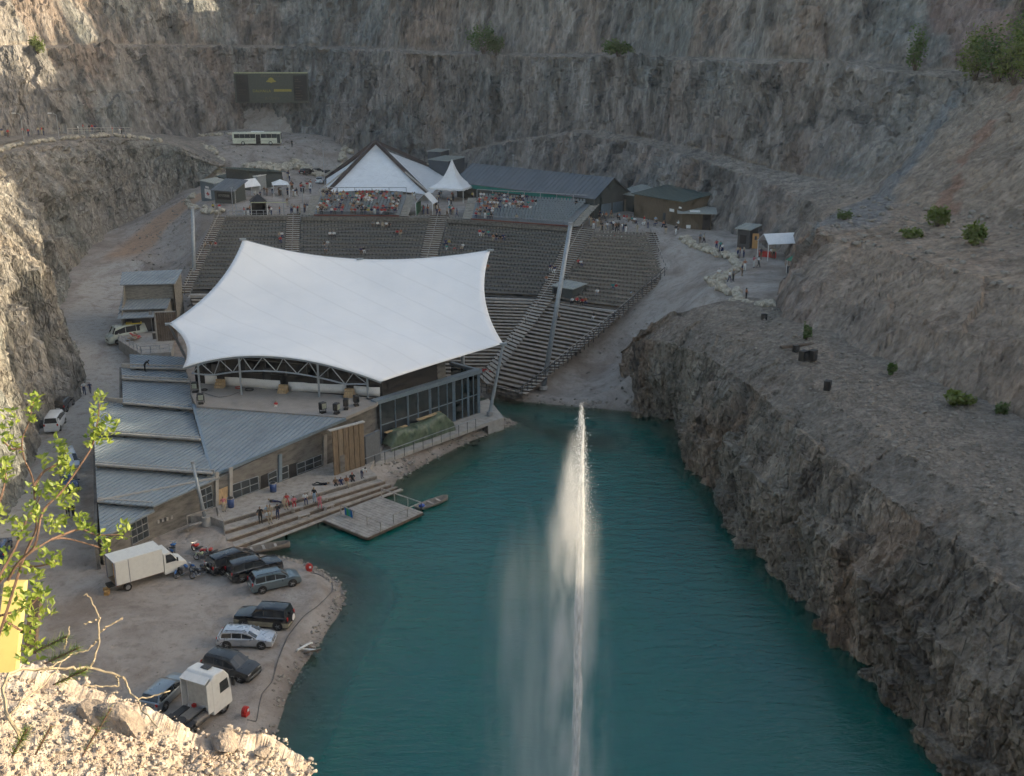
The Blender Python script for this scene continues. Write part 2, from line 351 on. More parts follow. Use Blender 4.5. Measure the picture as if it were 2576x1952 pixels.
def streaks(V, c):
    """scree chute of grey-blue dust and a rusty seam on the right-hand slope"""
    pv = np.array([0, 0, CAMH]); X = V - pv; wd = X @ _F; uv = np.column_stack([1288 + FPX * X[:, 0] / wd, 976 - FPX * (X @ _U) / wd]); ok = wd > 5
    def along(px, rad, col, k, jit):
        nonlocal c
        line = []
        for a, b in px:
            j = np.argmin(np.where(ok, (uv[:, 0] - a) ** 2 + (uv[:, 1] - b) ** 2, 1e12)); line.append(V[j])
        d = np.full(len(V), 1e9); rr = np.zeros(len(V))
        for i in range(len(line) - 1):
            A, B = line[i], line[i + 1]; ab = B - A; t = np.clip(((V - A) @ ab) / (ab @ ab + 1e-9), 0, 1); e = np.linalg.norm(V - A - t[:, None] * ab, axis=1)
            rr = np.where(e < d, rad[i] + (rad[i + 1] - rad[i]) * t, rr); d = np.minimum(d, e)
        d = d + jit * fbm(V * 0.4, 77, 3); f = np.clip((rr - d) / (0.45 * rr + 0.2) + 0.5, 0, 1)[:, None] * k; c = c * (1 - f) + np.array(col) * f
    rgt_ = np.clip((V[:, 0] - 30) / 14, 0, 1) * np.clip((185 - V[:, 1]) / 25, 0, 1); c = c * (1 + rgt_[:, None] * np.array([0.1, -0.03, -0.14]))
    along([(2440, 200), (2375, 290), (2300, 400), (2220, 490), (2120, 555)], [1.0, 1.2, 1.8, 3.2, 5.0], (0.19, 0.205, 0.215), 0.7, 1.8)
    along([(2560, 215), (2500, 290), (2440, 380), (2400, 470), (2370, 540)], [0.8, 0.6, 1.0, 0.9, 2.2], (0.28, 0.15, 0.105), 0.65, 2.6)
    along([(2560, 160), (2480, 90), (2400, 30)], [4, 5, 4], (0.3, 0.2, 0.18), 0.5, 3)
    return c
quarry_wall, gW = loft('quarry_wall', [lF, lm, l1o, l1i, l2o, l2i, lR, lP], 1400, [10, 16, 6, 46, 7, 32, 4], [0.35, 0.75, 0.8, 0.5, 1.0, 0.4, 1.2, 0.6], ROCK, 3, tints=[streaks])
# ---- left cliff below the upper track
LB = [('W', -52, 20, 1), ('W', -52, 60, 1), (-100, 1400, 1), (20, 1300, 1.1), (60, 1200, 1.2), (128, 1060, 1.5), (186, 1000, 1.8), (206, 960, 2), (200, 910, 2.5), (170, 830, 3.6), (146, 760, 5),
      (205, 648, 7.5), (300, 546, 11), (380, 505, 13), (443, 472, 15), (500, 455, 16.5)]
LL = [('W', -68, 10, 28), ('W', -68, 60, 28), ('W', -67, 92, 28.5), ('W', -66, 104, 28.5), ('W', -68, 114, 28.5), ('W', -71, 130, 28.5), ('W', -73, 140, 28.3), ('W', -75, 147, 28.2), ('W', -78, 156, 28), ('W', -84, 170, 28), ('W', -90, 184, 27.8),
      ('W', -95, 214, 27.5), ('W', -92, 243, 27), ('W', -85, 251, 26.3), ('W', -77, 258, 24), ('W', -68, 262, 19.5)]
lb = [pt(q) for q in LB]; ll = [pt(q) for q in LL]
lmid = [a.lerp(b, 0.5) + Vector((1.4, 0, 2.0)) for a, b in zip(lb, ll)]; lm2 = [a.lerp(b, 0.92) + Vector((0.5, 0, 1.4)) for a, b in zip(lb, ll)]
for k in (12, 13, 14, 15):
    lmid[k] = lb[k].lerp(ll[k], 0.45) + Vector((0.4, -0.3, 0.6)); lm2[k] = lb[k].lerp(ll[k], 0.8) + Vector((0.4, -0.3, 0.8))
lin_ = [p + (Vector((-14, 5, 1.2)) if k < 10 else Vector((-6, 14, 0.8))) for k, p in enumerate(ll)]
lend = [p + (Vector((-45, 25, 1.5)) if k < 10 else Vector((-12, 55, 0.5))) for k, p in enumerate(ll)]
for k in (13, 14, 15): lin_[k] = ll[k] + Vector((-2, 12, 0.2)); lend[k] = ll[k] + Vector((-2, 34, -1.5))
left_cliff, gL = loft('left_cliff', [[p + Vector((1.0, 0, -3)) for p in lb], lb, lmid, lm2, ll, lin_, lend], 560, [6, 34, 26, 14, 10, 6], [0.3, 0.45, 1.15, 0.95, 0.45, 0.1, 0.0], ROCK_NEAR, 11, pal='left')
# ---- right cliff above the lake, with its ledge
RW = [(1590, 1036, 0.4), (1640, 1042, 0.2), (1671, 1054, 0), (1706, 1100, 0), (1735, 1176, 0), (1793, 1234, 0), (1863, 1339, 0), (1980, 1467, 0), (2073, 1572, 0), (2166, 1665, 0), (2271, 1782, 0), (2399, 1933, 0), ('W', 31.5, 50, 0), ('W', 33, 30, 0), ('W', 35, 0, 0)]
RT = [(1575, 890, 4.2), (1640, 850, 8.2), (1700, 822, 11.5), (1800, 838, 12.9), (1900, 868, 13.2), (1962, 915, 13.4), (2085, 1001, 13.5), (2180, 1075, 13.5), (2261, 1125, 13.5), (2370, 1200, 13.5), (2470, 1255, 13.5), (2576, 1315, 13.5), ('W', 41, 58, 13.5), ('W', 44, 32, 13.5), ('W', 46, 0, 13.5)]
RI = [(1600, 850, 7.2), (1680, 800, 11.4), (1760, 770, 13.6), (1850, 770, 14.5), (1950, 780, 14.8), (2031, 853, 14.8), (2098, 868, 14.6), (2177, 910, 14.5), (2252, 948, 14.4), (2330, 980, 14.3), (2430, 1020, 14.2), (2576, 1085, 14.1), ('W', 53, 70, 14.1), ('W', 60, 36, 14.1), ('W', 63, 0, 14.1)]
rw = [pt(q) for q in RW]; rt = [pt(q) for q in RT]; ri = [pt(q) for q in RI]
rm = [a.lerp(b, 0.33) + Vector((-1.6, -0.4, 2.2)) for a, b in zip(rw, rt)]; rm2 = [a.lerp(b, 0.72) + Vector((-1.4, -0.4, 1.6)) for a, b in zip(rw, rt)]
rm[0] = rw[0].lerp(rt[0], 0.33); rm2[0] = rw[0].lerp(rt[0], 0.72)
right_cliff, gR = loft('right_cliff', [[p + Vector((-1.0, 0, -6)) for p in rw], [p + Vector((0, 0, -0.2)) for p in rw], rm, rm2, rt, ri, [p + Vector((6, 3, 0.6)) for p in ri]], 780, [5, 38, 38, 28, 24, 4], [0.6, 0.8, 0.95, 0.85, 0.55, 0.3, 0.2], ROCK_NEAR, 23, pal='right')
# ---- lake outline
SHORE = [('W', -20, 30, 0), ('W', -19, 50, 0), (640, 1935, 0), (689, 1858, 0), (731, 1732, 0), (764, 1678, 0), (814, 1607, 0), (858, 1540, 0), (873, 1503, 0), (856, 1465, 0), (814, 1436, 0), (760, 1412, 0), (700, 1398, 0), (640, 1390, 0), (620, 1375, 0),
         (720, 1335, 0), (835, 1290, 0), (980, 1238, 0), (1002, 1205, 0), (1060, 1172, 0), (1165, 1120, 0), (1230, 1090, 0), (1290, 1071, 0), (1302, 1064, 0), (1270, 1052, 0), (1235, 1042, 0), (1180, 1020, 0), (1175, 1002, 0), (1205, 1001, 0), (1339, 1013, 0), (1452, 1024, 0),
         (1510, 1028, 0), (1669, 1045, 0), (1700, 1060, 0)] + [('W', p.x + 2.5, p.y, 0) for p in rw[3:]] + [('W', 36, -10, 0), ('W', -20, -10, 0)]
shore = np.array([tuple(pt(q))[:2] for q in SHORE])
def lake_dist(X):
    """signed distance to the shore, positive on land"""
    d = np.full(len(X), 1e9); ins = np.zeros(len(X), bool); n = len(shore)
    for i in range(n):
        a = shore[i]; b = shore[(i + 1) % n]; ab = b - a; t = np.clip(((X - a) @ ab) / (ab @ ab), 0, 1)
        d = np.minimum(d, np.linalg.norm(X - a - t[:, None] * ab, axis=1))
        c = ((a[1] > X[:, 1]) != (b[1] > X[:, 1])) & (X[:, 0] < (b[0] - a[0]) * (X[:, 1] - a[1]) / (b[1] - a[1] + 1e-12) + a[0]); ins ^= c
    return np.where(ins, -d, d)
# ---- seat plan of the amphitheatre (needed for the ground below it)
ZB, ZA, ZT = 1.2, 7.8, 15.6
CTRL = [(300, 1500, .9), (500, 1600, .9), (700, 1600, .8), (600, 1450, .9), (450, 1420, 1.0), (300, 1420, 1.05), (130, 1400, 1.1), (100, 1250, 1.2), (150, 1150, 1.3), (190, 1060, 1.5), (230, 1005, 1.7), (250, 950, 2.2), (235, 880, 2.9), (215, 800, 4.2), (190, 770, 4.6),
        (260, 715, 5.5), (325, 640, 7.5), (380, 585, 10), (430, 540, 12.3), (500, 490, 15.2), (560, 475, 16), ('W', -45, 40, .9), ('W', -25, 45, .8), ('W', -48, 80, 1), ('W', -40, 70, .9), ('W', -50, 20, 1), ('W', -25, 0, 1),
        (400, 1240, 1.2), (600, 1200, 1.2), (800, 1180, 1.2), ('W', -30, 115, 1.2), ('W', -20, 128, 1.2), ('W', -40, 125, 1.3), ('W', -12, 135, 0.9), (1240, 1035, .9),
        (300, 880, 3.0), (290, 800, 4.3), (330, 760, 4.6), (450, 770, 4.4), (450, 860, 3.2), (330, 700, 5.6), (430, 660, 7), (370, 640, 8.2), (430, 600, 10.2), (480, 560, 13.4), (520, 520, 15.7), (455, 700, 5.8),
        (600, 545, 16), (700, 520, 16), (900, 505, 16), (1100, 540, 16), (1300, 540, 16), (1480, 560, 16), (1600, 585, 16), (1720, 585, 15.9), (1850, 620, 15.6), (1960, 700, 15.2), (1920, 760, 14.9), (1000, 450, 16.3), (1200, 455, 16.2), (1400, 480, 16),
        (640, 470, 16.4), (800, 440, 16.4), ('Y', 700, 420, 262), ('Y', 600, 395, 270), ('Y', 720, 372, 278), (640, 352, 23), (800, 355, 22.6), ('Y', 540, 350, 288), ('Y', 450, 425, 264), ('Y', 480, 395, 272), (880, 395, 19.5), (560, 440, 17), (900, 425, 17),
        ('W', -50, 205, 14.3), ('W', -30, 204, 14.3), ('W', -5, 200, 14.2), ('W', 9, 190, 14.2), ('W', 20, 184, 14.3), ('W', -42, 170, 5.4), ('W', -20, 172, 5.6), ('W', -4, 173, 5.8), ('W', 14, 164, 5.8), ('W', -20, 150, 0.5), ('W', -6, 149, 0.5), ('W', 0, 143, 0.5), ('W', 4, 152, 2.2), ('W', -45, 185, 9), ('W', -20, 188, 9.6), ('W', 0, 184, 9.2), ('W', 17, 176, 9.8),
        (1560, 900, 2.5), (1500, 985, .7), (1600, 820, 6.0), (1640, 760, 8.8), (1700, 700, 11.6), (1760, 740, 12.4), (1680, 650, 13.4), (1800, 690, 14.0), (1850, 740, 14.3), (1450, 960, 1.0), (1520, 880, 3.2), ('W', 28, 150, 14.6), ('W', 32, 135, 14), ('W', 45, 165, 15.5), ('W', 45, 200, 16), ('W', 30, 230, 16), ('W', 0, 275, 16.3), ('W', -60, 320, 23), ('W', -84, 296, 24), ('W', -92, 250, 8), ('W', -84, 262, 12), ('W', -112, 250, 10), ('W', -100, 225, 7), ('W', -90, 220, 9), ('W', -85, 180, 5), ('W', -70, 140, 2)]
cp = np.array([tuple(pt(q)) for q in CTRL])
def _tps(r2): return r2 * np.log(r2 + 1e-6)
_s = 50.0; cx = cp[:, :2] / _s; n_ = len(cp)
Kk = _tps(((cx[:, None] - cx[None]) ** 2).sum(-1)) + np.eye(n_) * 0.004; Pm = np.hstack([np.ones((n_, 1)), cx])
A_ = np.vstack([np.hstack([Kk, Pm]), np.hstack([Pm.T, np.zeros((3, 3))])]); tps_w = np.linalg.solve(A_, np.concatenate([cp[:, 2], np.zeros(3)]))
def base_h(X):
    x = X / _s; out = np.zeros(len(X))
    for k in range(0, len(X), 4000):
        c = x[k:k + 4000]; Kx = _tps(((c[:, None] - cx[None]) ** 2).sum(-1)); out[k:k + 4000] = Kx @ tps_w[:n_] + tps_w[n_] + c @ tps_w[n_ + 1:]
    return out
def ground_h(X, noise=True):
    X = np.asarray(X, float).reshape(-1, 2); h = base_h(X); d = lake_dist(X)
    dd = np.maximum(d, 0); h = np.where(d > 0, np.minimum(np.maximum(h, 0.35), 0.3 * dd + 0.09 * dd * dd), d * 0.55 - 0.05)
    h = np.where(d < -8, -4.4 - (-d - 8) * 0.8, h)
    if noise:
        p = np.column_stack([X, np.zeros(len(X))]); h = h + 0.05 * fbm(p * 0.35, 5, 3) + 0.22 * fbm(p * 0.13, 6, 3) * np.clip((h - 1.6) / 3, 0, 1)
    return h
def gz(x, y): return float(ground_h([[x, y]])[0])
def on(u, v, z=1.0):
    """sight line down to the ground itself"""
    for _ in range(9):
        p = G(u, v, z); z = 0.45 * z + 0.55 * float(ground_h([[p.x, p.y]], False)[0])
    p = G(u, v, z); p.z = gz(p.x, p.y); return p
def grid_axis(a, b, s): return np.arange(a, b + 1e-6, s)
gx = np.concatenate([grid_axis(-125, -62, 1.5), grid_axis(-61, 40, 0.62), grid_axis(41, 70, 1.5)]); gy = np.concatenate([grid_axis(20, 60, 1.6), grid_axis(61, 215, 0.7), grid_axis(216, 330, 1.2)])
XX, YY = np.meshgrid(gx, gy); gp = np.column_stack([XX.ravel(), YY.ravel()]); gh = ground_h(gp)
# ground is taken out where the rock sheets already close the pit: keep it low there
V = np.column_stack([gp, gh]); idx = np.arange(len(V)).reshape(XX.shape)
Fq = np.stack([idx[:-1, :-1], idx[:-1, 1:], idx[1:, 1:], idx[1:, :-1]], -1).reshape(-1, 4)
me = bpy.data.meshes.new('quarry_floor'); me.from_pydata(V.tolist(), [], Fq.tolist()); me.polygons.foreach_set('use_smooth', [True] * len(Fq))
ROADC = [tuple(pt(q))[:2] for q in [(60, 1330, 1.1), (120, 1200, 1.2), (180, 1080, 1.5), (235, 980, 1.9), (240, 880, 2.9), (225, 800, 4.2), (260, 715, 5.5), (325, 640, 7.5), (380, 585, 10), (430, 540, 12.3), (500, 490, 15.2)]]
def polyd(X, P):
    d = np.full(len(X), 1e9); tt = np.zeros(len(X))
    for i in range(len(P) - 1):
        a = np.array(P[i]); ab = np.array(P[i + 1]) - a; t = np.clip(((X - a) @ ab) / (ab @ ab), 0, 1); e = np.linalg.norm(X - a - t[:, None] * ab, axis=1)
        tt = np.where(e < d, i + t, tt); d = np.minimum(d, e)
    return d, tt
rd, rtt = polyd(gp, ROADC); road = np.clip(1 - (rd - 3.4) / 1.4, 0, 1); red = road * np.clip((rtt - 6.6) / 0.4, 0, 1)
wet = np.clip(1 - np.abs(lake_dist(gp)) / 1.4, 0, 1)
ca = me.color_attributes.new('tint', 'FLOAT_COLOR', 'POINT'); ca.data.foreach_set('color', np.column_stack([road, red, wet, np.ones(len(gp))]).astype(np.float32).ravel())
def ground_material():
    m, nb, b = newmat('gravel_ground'); co = nb.coords((1, 1, 1))
    at = nb.new('ShaderNodeAttribute', attribute_name='tint'); sp = nb.new('ShaderNodeSeparateColor'); nb.link(at.outputs['Color'], sp.inputs[0])
    n1 = nb.noise(co, 0.13, 6, 0.62, 1.2); n2 = nb.noise(co, 1.1, 7, 0.7); n3 = nb.noise(co, 9, 4, 0.7)
    c = nb.ramp(n1, [(0.3, (0.225, 0.19, 0.165)), (0.5, (0.34, 0.3, 0.265)), (0.7, (0.40, 0.365, 0.33))])
    c = nb.mix(nb.math('MULTIPLY', sp.outputs[0], 0.85), c, (0.43, 0.4, 0.36)); c = nb.mix(nb.math('MULTIPLY', sp.outputs[1], 0.92), c, (0.4, 0.255, 0.165))
    c = nb.mix(nb.ramp(n2, [(0.35, 0.5), (0.5, 0.0)]), c, (0.17, 0.145, 0.125)); c = nb.mix(nb.ramp(n3, [(0.55, 0), (0.72, 0.45)]), c, (0.46, 0.43, 0.4))
    # long sweeping tyre marks
    wv = nb.noise(nb.coords((1.0, 0.8, 1), rot=(0, 0, 0.5)), 0.16, 6, 0.7, 0.8); c = nb.mix(nb.ramp(wv, [(0.38, 0.5), (0.5, 0)]), c, (0.19, 0.145, 0.115))
    c = nb.mix(nb.math('MULTIPLY', sp.outputs[2], 0.55), c, (0.13, 0.1, 0.08))
    nb.link(c, b.inputs['Base Color']); b.inputs['Roughness'].default_value = 0.97; b.inputs['Specular IOR Level'].default_value = 0.15
    nb.link(nb.bump(n3, 0.5, 0.05, nb.bump(n2, 0.7, 0.2)), b.inputs['Normal']); return m
GROUND = ground_material()
def scree(name, topl, botl, seed):
    T = resample([Vector(p) for p in topl], 70); B = resample([Vector(p) for p in botl], 70); g = np.array([T * (1 - (r / 22) ** .8) + B * (r / 22) ** .8 for r in range(23)]); p = g.reshape(-1, 3); g[:, :, 2] += (.5 * fbm(p * .3, seed, 4) + .2 * ridged(p * 1.1, seed + 3, 2)).reshape(g.shape[:2]); h, w_ = g.shape[:2]; ix = np.arange(h * w_).reshape(h, w_)
    tag(pydata(name, g.reshape(-1, 3).tolist(), np.stack([ix[:-1, :-1], ix[1:, :-1], ix[1:, 1:], ix[:-1, 1:]], -1).reshape(-1, 4).tolist(), GROUND, None, True), kind='structure')
scree('scree_slope', [GY(u, v, 312) for u, v in ((470, 325), (560, 296), (640, 272), (730, 270), (810, 278), (850, 330))], [G(u, 343, 22.4) for u in (455, 540, 640, 730, 820, 870)], 41)
quarry_floor = raw('quarry_floor', me, GROUND); tag(quarry_floor, kind='structure')
# ---- lake surface with depth-dependent clarity
lx = grid_axis(-60, 45, 1.0); ly = np.concatenate([grid_axis(-20, 60, 2.5), grid_axis(61, 150, 1.0)]); LX, LY = np.meshgrid(lx, ly); lp = np.column_stack([LX.ravel(), LY.ravel()])
lidx = np.arange(len(lp)).reshape(LX.shape); lf = np.stack([lidx[:-1, :-1], lidx[:-1, 1:], lidx[1:, 1:], lidx[1:, :-1]], -1).reshape(-1, 4)
ld = lake_dist(lp); keep = (ld[lf].min(1) < 1.5); lf = lf[keep]
used = np.unique(lf); mp_ = -np.ones(len(lp), int); mp_[used] = np.arange(len(used)); lf = mp_[lf]; lpu = lp[used]; ldu = ld[used]
me = bpy.data.meshes.new('lake'); me.from_pydata(np.column_stack([lpu, np.zeros(len(lpu))]).tolist(), [], lf.tolist()); me.polygons.foreach_set('use_smooth', [True] * len(lf))
bar_d, _ = polyd(lpu, [tuple(G(1298, 1068, 0))[:2], tuple(G(1368, 1086, 0))[:2], tuple(G(1500, 1110, 0))[:2]])
dep = np.clip(-ldu * 0.55, 0, 6); dep = np.minimum(dep, 0.55 + bar_d * 0.45)
ca = me.color_attributes.new('depth', 'FLOAT_COLOR', 'POINT'); ca.data.foreach_set('color', np.column_stack([dep / 6, dep / 6, dep / 6, np.ones(len(dep))]).astype(np.float32).ravel())
def water_material():
    m, nb, b = newmat('lake_water'); out = nb.n['Material Output']
    at = nb.new('ShaderNodeAttribute', attribute_name='depth'); co = nb.coords((1, 1, 1))
    murk = nb.ramp(at.outputs['Fac'], [(0.0, (0.04, 0.05, 0.024)), (0.12, (0.01, 0.045, 0.03)), (0.4, (0.0, 0.076, 0.06)), (1.0, (0.0, 0.092, 0.088))])
    murk = nb.mix(nb.ramp(nb.noise(co, 0.05, 3, 0.5, 1.0), [(0.4, 0.0), (0.65, 0.6)]), murk, (0.0, 0.096, 0.074))
    nb.link(murk, b.inputs['Base Color']); b.inputs['Roughness'].default_value = 0.03; b.inputs['IOR'].default_value = 1.43; b.inputs['Specular IOR Level'].default_value = 0.5
    r1 = nb.noise(nb.coords((0.55, 1.5, 1), rot=(0, 0, 0.25)), 0.7, 3, 0.6, 0.4); r2 = nb.noise(nb.coords((1.0, 2.6, 1), rot=(0, 0, -0.2)), 2.2, 3, 0.6); r3 = nb.noise(co, 0.12, 3)
    nrm = nb.bump(r2, 0.4, 0.1, nb.bump(r1, 0.28, 0.4)); nb.link(nrm, b.inputs['Normal'])
    tr = nb.new('ShaderNodeBsdfTransparent'); tr.inputs[0].default_value = (0.72, 0.86, 0.74, 1); gl = nb.new('ShaderNodeBsdfGlossy'); gl.inputs['Roughness'].default_value = 0.06; nb.link(nrm, gl.inputs['Normal'])
    fr = nb.new('ShaderNodeFresnel'); fr.inputs[0].default_value = 1.33; nb.link(nrm, fr.inputs['Normal'])
    clear = nb.new('ShaderNodeMixShader'); nb.link(fr.outputs[0], clear.inputs[0]); nb.link(tr.outputs[0], clear.inputs[1]); nb.link(gl.outputs[0], clear.inputs[2])
    fac = nb.ramp(at.outputs['Fac'], [(0.0, 0.12), (0.13, 0.55), (0.45, 1.0)])
    mx = nb.new('ShaderNodeMixShader'); nb.link(fac, mx.inputs[0]); nb.link(clear.outputs[0], mx.inputs[1]); nb.link(b.outputs[0], mx.inputs[2]); nb.link(mx.outputs[0], out.inputs['Surface'])
    return m
lake = raw('lake', me, water_material()); tag(lake, kind='structure')
# ================================================================ THE STAGE BUILDINGS
CONC = M('weathered_concrete', (0.15, 0.142, 0.13), 0.9, 0, 0.3, 0.8, 0.3, 0.2, stretch=(1, 1, 3))
CONC_L = M('pale_concrete', (0.34, 0.325, 0.3), 0.9, 0, 0.15, 1.2, 0.3, 0.2)
ROOFM = M('grey_roof_sheet', (0.275, 0.305, 0.32), 0.42, 0.35, 0.14, 0.35, 0.0, 0.5)
ROOF_SEAM = M('roof_seam', (0.2, 0.25, 0.29), 0.45, 0.3)
FASCIA = M('pale_fascia', (0.36, 0.34, 0.31), 0.7)
STEEL = M('painted_steel', (0.3, 0.33, 0.35), 0.45, 0.3)
STEEL_B = M('blue_grey_steel', (0.2, 0.26, 0.31), 0.4, 0.4)
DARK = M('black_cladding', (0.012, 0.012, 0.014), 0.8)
DARKG = M('dark_grey', (0.05, 0.052, 0.055), 0.7)
WOOD = M('brown_wood', (0.17, 0.12, 0.075), 0.75, 0, 0.3, 2, 0.2, stretch=(4, 4, 0.6))
WOOD_L = M('pale_wood', (0.42, 0.29, 0.16), 0.75, 0, 0.25, 3, 0.2, stretch=(4, 4, 0.6))
PLANK = M('grey_planks', (0.33, 0.3, 0.265), 0.85, 0, 0.22, 1.5, 0.2)
PLANK_D = M('brown_planks', (0.12, 0.088, 0.065), 0.85, 0, 0.3, 2, 0.2)
WHITEC = M('white_cloth', (0.72, 0.71, 0.68), 0.8, 0, 0.06, 1.2, 0.1)
BLACK = M('black_plastic', (0.015, 0.015, 0.016), 0.5)
RUBBER = M('rubber', (0.018, 0.018, 0.019), 0.85)
GALV = M('galvanised', (0.36, 0.37, 0.38), 0.5, 0.6)
def glassmat(name, col=(0.02, 0.026, 0.03), rough=0.08):
    if name in MATS: return MATS[name]
    m, nb, b = newmat(name); nb.link(nb.ramp(nb.noise(nb.coords((1, 1, 1), True), 0.8, 3), [(0.35, col), (0.7, tuple(c * 1.8 for c in col))]), b.inputs['Base Color'])
    b.inputs['Roughness'].default_value = rough; b.inputs['Specular IOR Level'].default_value = 0.7; MATS[name] = m; return m
GLASS = glassmat('dark_glass')
def clearglass():
    m, nb, b = newmat('clear_pane'); out = nb.n['Material Output']; tr = nb.new('ShaderNodeBsdfTransparent'); tr.inputs[0].default_value = (0.62, 0.68, 0.7, 1)
    b.inputs['Base Color'].default_value = (0.02, 0.03, 0.035, 1); b.inputs['Roughness'].default_value = 0.05
    nb.link(nb.ramp(nb.noise(nb.coords((1, 1, 1)), 0.6, 2), [(0.3, 0.03), (0.7, 0.09)]), b.inputs['Roughness'])
    mx = nb.new('ShaderNodeMixShader'); mx.inputs[0].default_value = 0.45; nb.link(tr.outputs[0], mx.inputs[1]); nb.link(b.outputs[0], mx.inputs[2]); nb.link(mx.outputs[0], out.inputs['Surface']); return m
PANE = clearglass()
def clip_line(poly, p, d):
    """segment of the line p + t d inside a convex or simple plan polygon (first and last crossing)"""
    ts = []
    for i in range(len(poly)):
        a = poly[i]; b = poly[(i + 1) % len(poly)]; e = (b[0] - a[0], b[1] - a[1]); den = d[0] * e[1] - d[1] * e[0]
        if abs(den) < 1e-9: continue
        t = ((a[0] - p[0]) * e[1] - (a[1] - p[1]) * e[0]) / den; s = ((a[0] - p[0]) * d[1] - (a[1] - p[1]) * d[0]) / den
        if -1e-6 <= s <= 1 + 1e-6: ts.append(t)
    return (min(ts), max(ts)) if len(ts) >= 2 and max(ts) - min(ts) > 0.3 else None
def plane_fit(P):
    A = np.array([[p[0], p[1], 1] for p in P]); z = np.array([p[2] for p in P]); c = np.linalg.lstsq(A, z, rcond=None)[0]
    return lambda x, y: c[0] * x + c[1] * y + c[2]
def roof_panel(P, dirv, parent, sp=0.55, th=0.14, mat=None, seam=None, name='roof_panel'):
    zf = plane_fit(P); Q = [Vector((p[0], p[1], zf(p[0], p[1]))) for p in P]
    o = MB().slab(Q, th).build(name, mat or ROOFM, parent)
    d = Vector((dirv[0], dirv[1])).normalized(); n = Vector((-d.y, d.x)); ks = [Vector((q.x, q.y)).dot(n) for q in Q]; mb = MB(); k = min(ks) + sp / 2
    while k < max(ks):
        r = clip_line(Q, n * k, d)
        if r:
            a = n * k + d * r[0]; b = n * k + d * r[1]
            mb.bar((a.x, a.y, zf(a.x, a.y) + 0.025), (b.x, b.y, zf(b.x, b.y) + 0.025), 0.07, 0.09)
        k += sp
    if mb.v: tag(mb.build('standing_seams', seam or ROOF_SEAM, o), kind='stuff')
    return o
def wall_quad(A, B, z0a, z0b, z1a, z1b, th, mat, parent, name='wall'):
    A = Vector(A); B = Vector(B); n = Vector((-(B.y - A.y), B.x - A.x, 0)).normalized() * th
    return MB().prism([A, B, B + n, A + n], [z0a, z0b, z0b, z0a], [z1a, z1b, z1b, z1a]).build(name, mat, parent)
def window(A, B, za, zb, z1a, z1b, cols, rows, parent, frame=None, glass=None, proud=0.06, fw=0.07, name='window', skip=()):
    """framed window on the wall line A-B (outside to the right of A->B): frame bars and one pane per light"""
    A = Vector((A[0], A[1], 0)); B = Vector((B[0], B[1], 0)); n = Vector(((B.y - A.y), -(B.x - A.x), 0)).normalized()
    P = lambda s, t: A.lerp(B, s) + Vector((0, 0, (za + (zb - za) * s) * (1 - t) + (z1a + (z1b - z1a) * s) * t)) + n * proud
    mb = MB()
    for i in range(cols + 1): mb.bar(P(i / cols, 0), P(i / cols, 1), fw, fw)
    for j in range(rows + 1): mb.bar(P(0, j / rows), P(1, j / rows), fw * 0.9, fw * 0.9)
    o = mb.build(name, frame or STEEL, parent)
    for i in range(cols):
        for j in range(rows):
            if (i, j) in skip: continue
            q = [P((i + a) / cols, (j + b) / rows) - n * 0.02 for a, b in ((0, 0), (1, 0), (1, 1), (0, 1))]
            MB().slab(q, 0.012, d=-n).build('pane', glass or GLASS, o)
    return o
# ---- facade line (terrace side) and levels
ZF = 1.9                                                                 # terrace floor
FA = G(551, 1203, 4.9); FB = G(870, 1046, 7.1); FC = G(968, 1003, 7.2); FD = G(1205, 928, 7.2)
DK = 7.3                                                                 # roof deck level
stage = empty('stage_building', (FA.x, FA.y, 0), 0, 'low stage building with stepped grey metal roofs and concrete walls beside the lake', 'building')
stage.location = (0, 0, 0)
fdir = Vector((FB.x - FA.x, FB.y - FA.y)).normalized(); fn = Vector((fdir.y, -fdir.x))       # outward (towards the lake)
# walls along the terrace
FA2 = FA + Vector((fn.x, fn.y, 0)) * -0.35; FC2 = FC + Vector((fn.x, fn.y, 0)) * -0.35
wall_quad(FA2, FC2, 1.2, 1.2, 4.75, 7.0, 0.3, CONC, stage)
def fpt(u, v): return VP(u, v, FA2, FC2)
def fwin(u0, u1, vb, vt, cols, rows, **k):
    a0 = fpt(u0, vb[0]); b0 = fpt(u1, vb[1]); a1 = fpt(u0, vt[0]); b1 = fpt(u1, vt[1])
    return window(a0, b0, max(ZF, a0.z), max(ZF, b0.z), a1.z, b1.z, cols, rows, stage, **k)
Z1 = lambda x, y: (500 + x / 3.687, 1120 + y / 3.687)
def strip(x0, x1, yb0, yb1, yt0, yt1, cols, rows, **k):
    (u0, a), (u1, b) = Z1(x0, yb0), Z1(x1, yb1); return fwin(u0, u1, (a, b), (Z1(0, yt0)[1], Z1(0, yt1)[1]), cols, rows, **k)
strip(318, 560, 528, 455, 360, 280, 3, 2, name='window')
strip(650, 730, 400, 375, 262, 222, 1, 2, name='window')
strip(768, 835, 365, 345, 205, 180, 1, 2, name='window')
strip(915, 1145, 335, 255, 170, 80, 3, 2, name='window')
def slabwall(u0, u1, vb, vt, mat, name, out=0.05, th=0.08):
    a0 = fpt(u0, vb[0]); b0 = fpt(u1, vb[1]); a1 = fpt(u0, vt[0]); b1 = fpt(u1, vt[1]); n = Vector((fn.x, fn.y, 0))
    return MB().slab([a0 + n * out, b0 + n * out, b1 + n * out, a1 + n * out], th, d=-n).build(name, mat, stage)
def zwall(x0, x1, yb0, yb1, yt0, yt1, mat, name, **k):
    (u0, a), (u1, b) = Z1(x0, yb0), Z1(x1, yb1); return slabwall(u0, u1, (a, b), (Z1(0, yt0)[1], Z1(0, yt1)[1]), mat, name, **k)
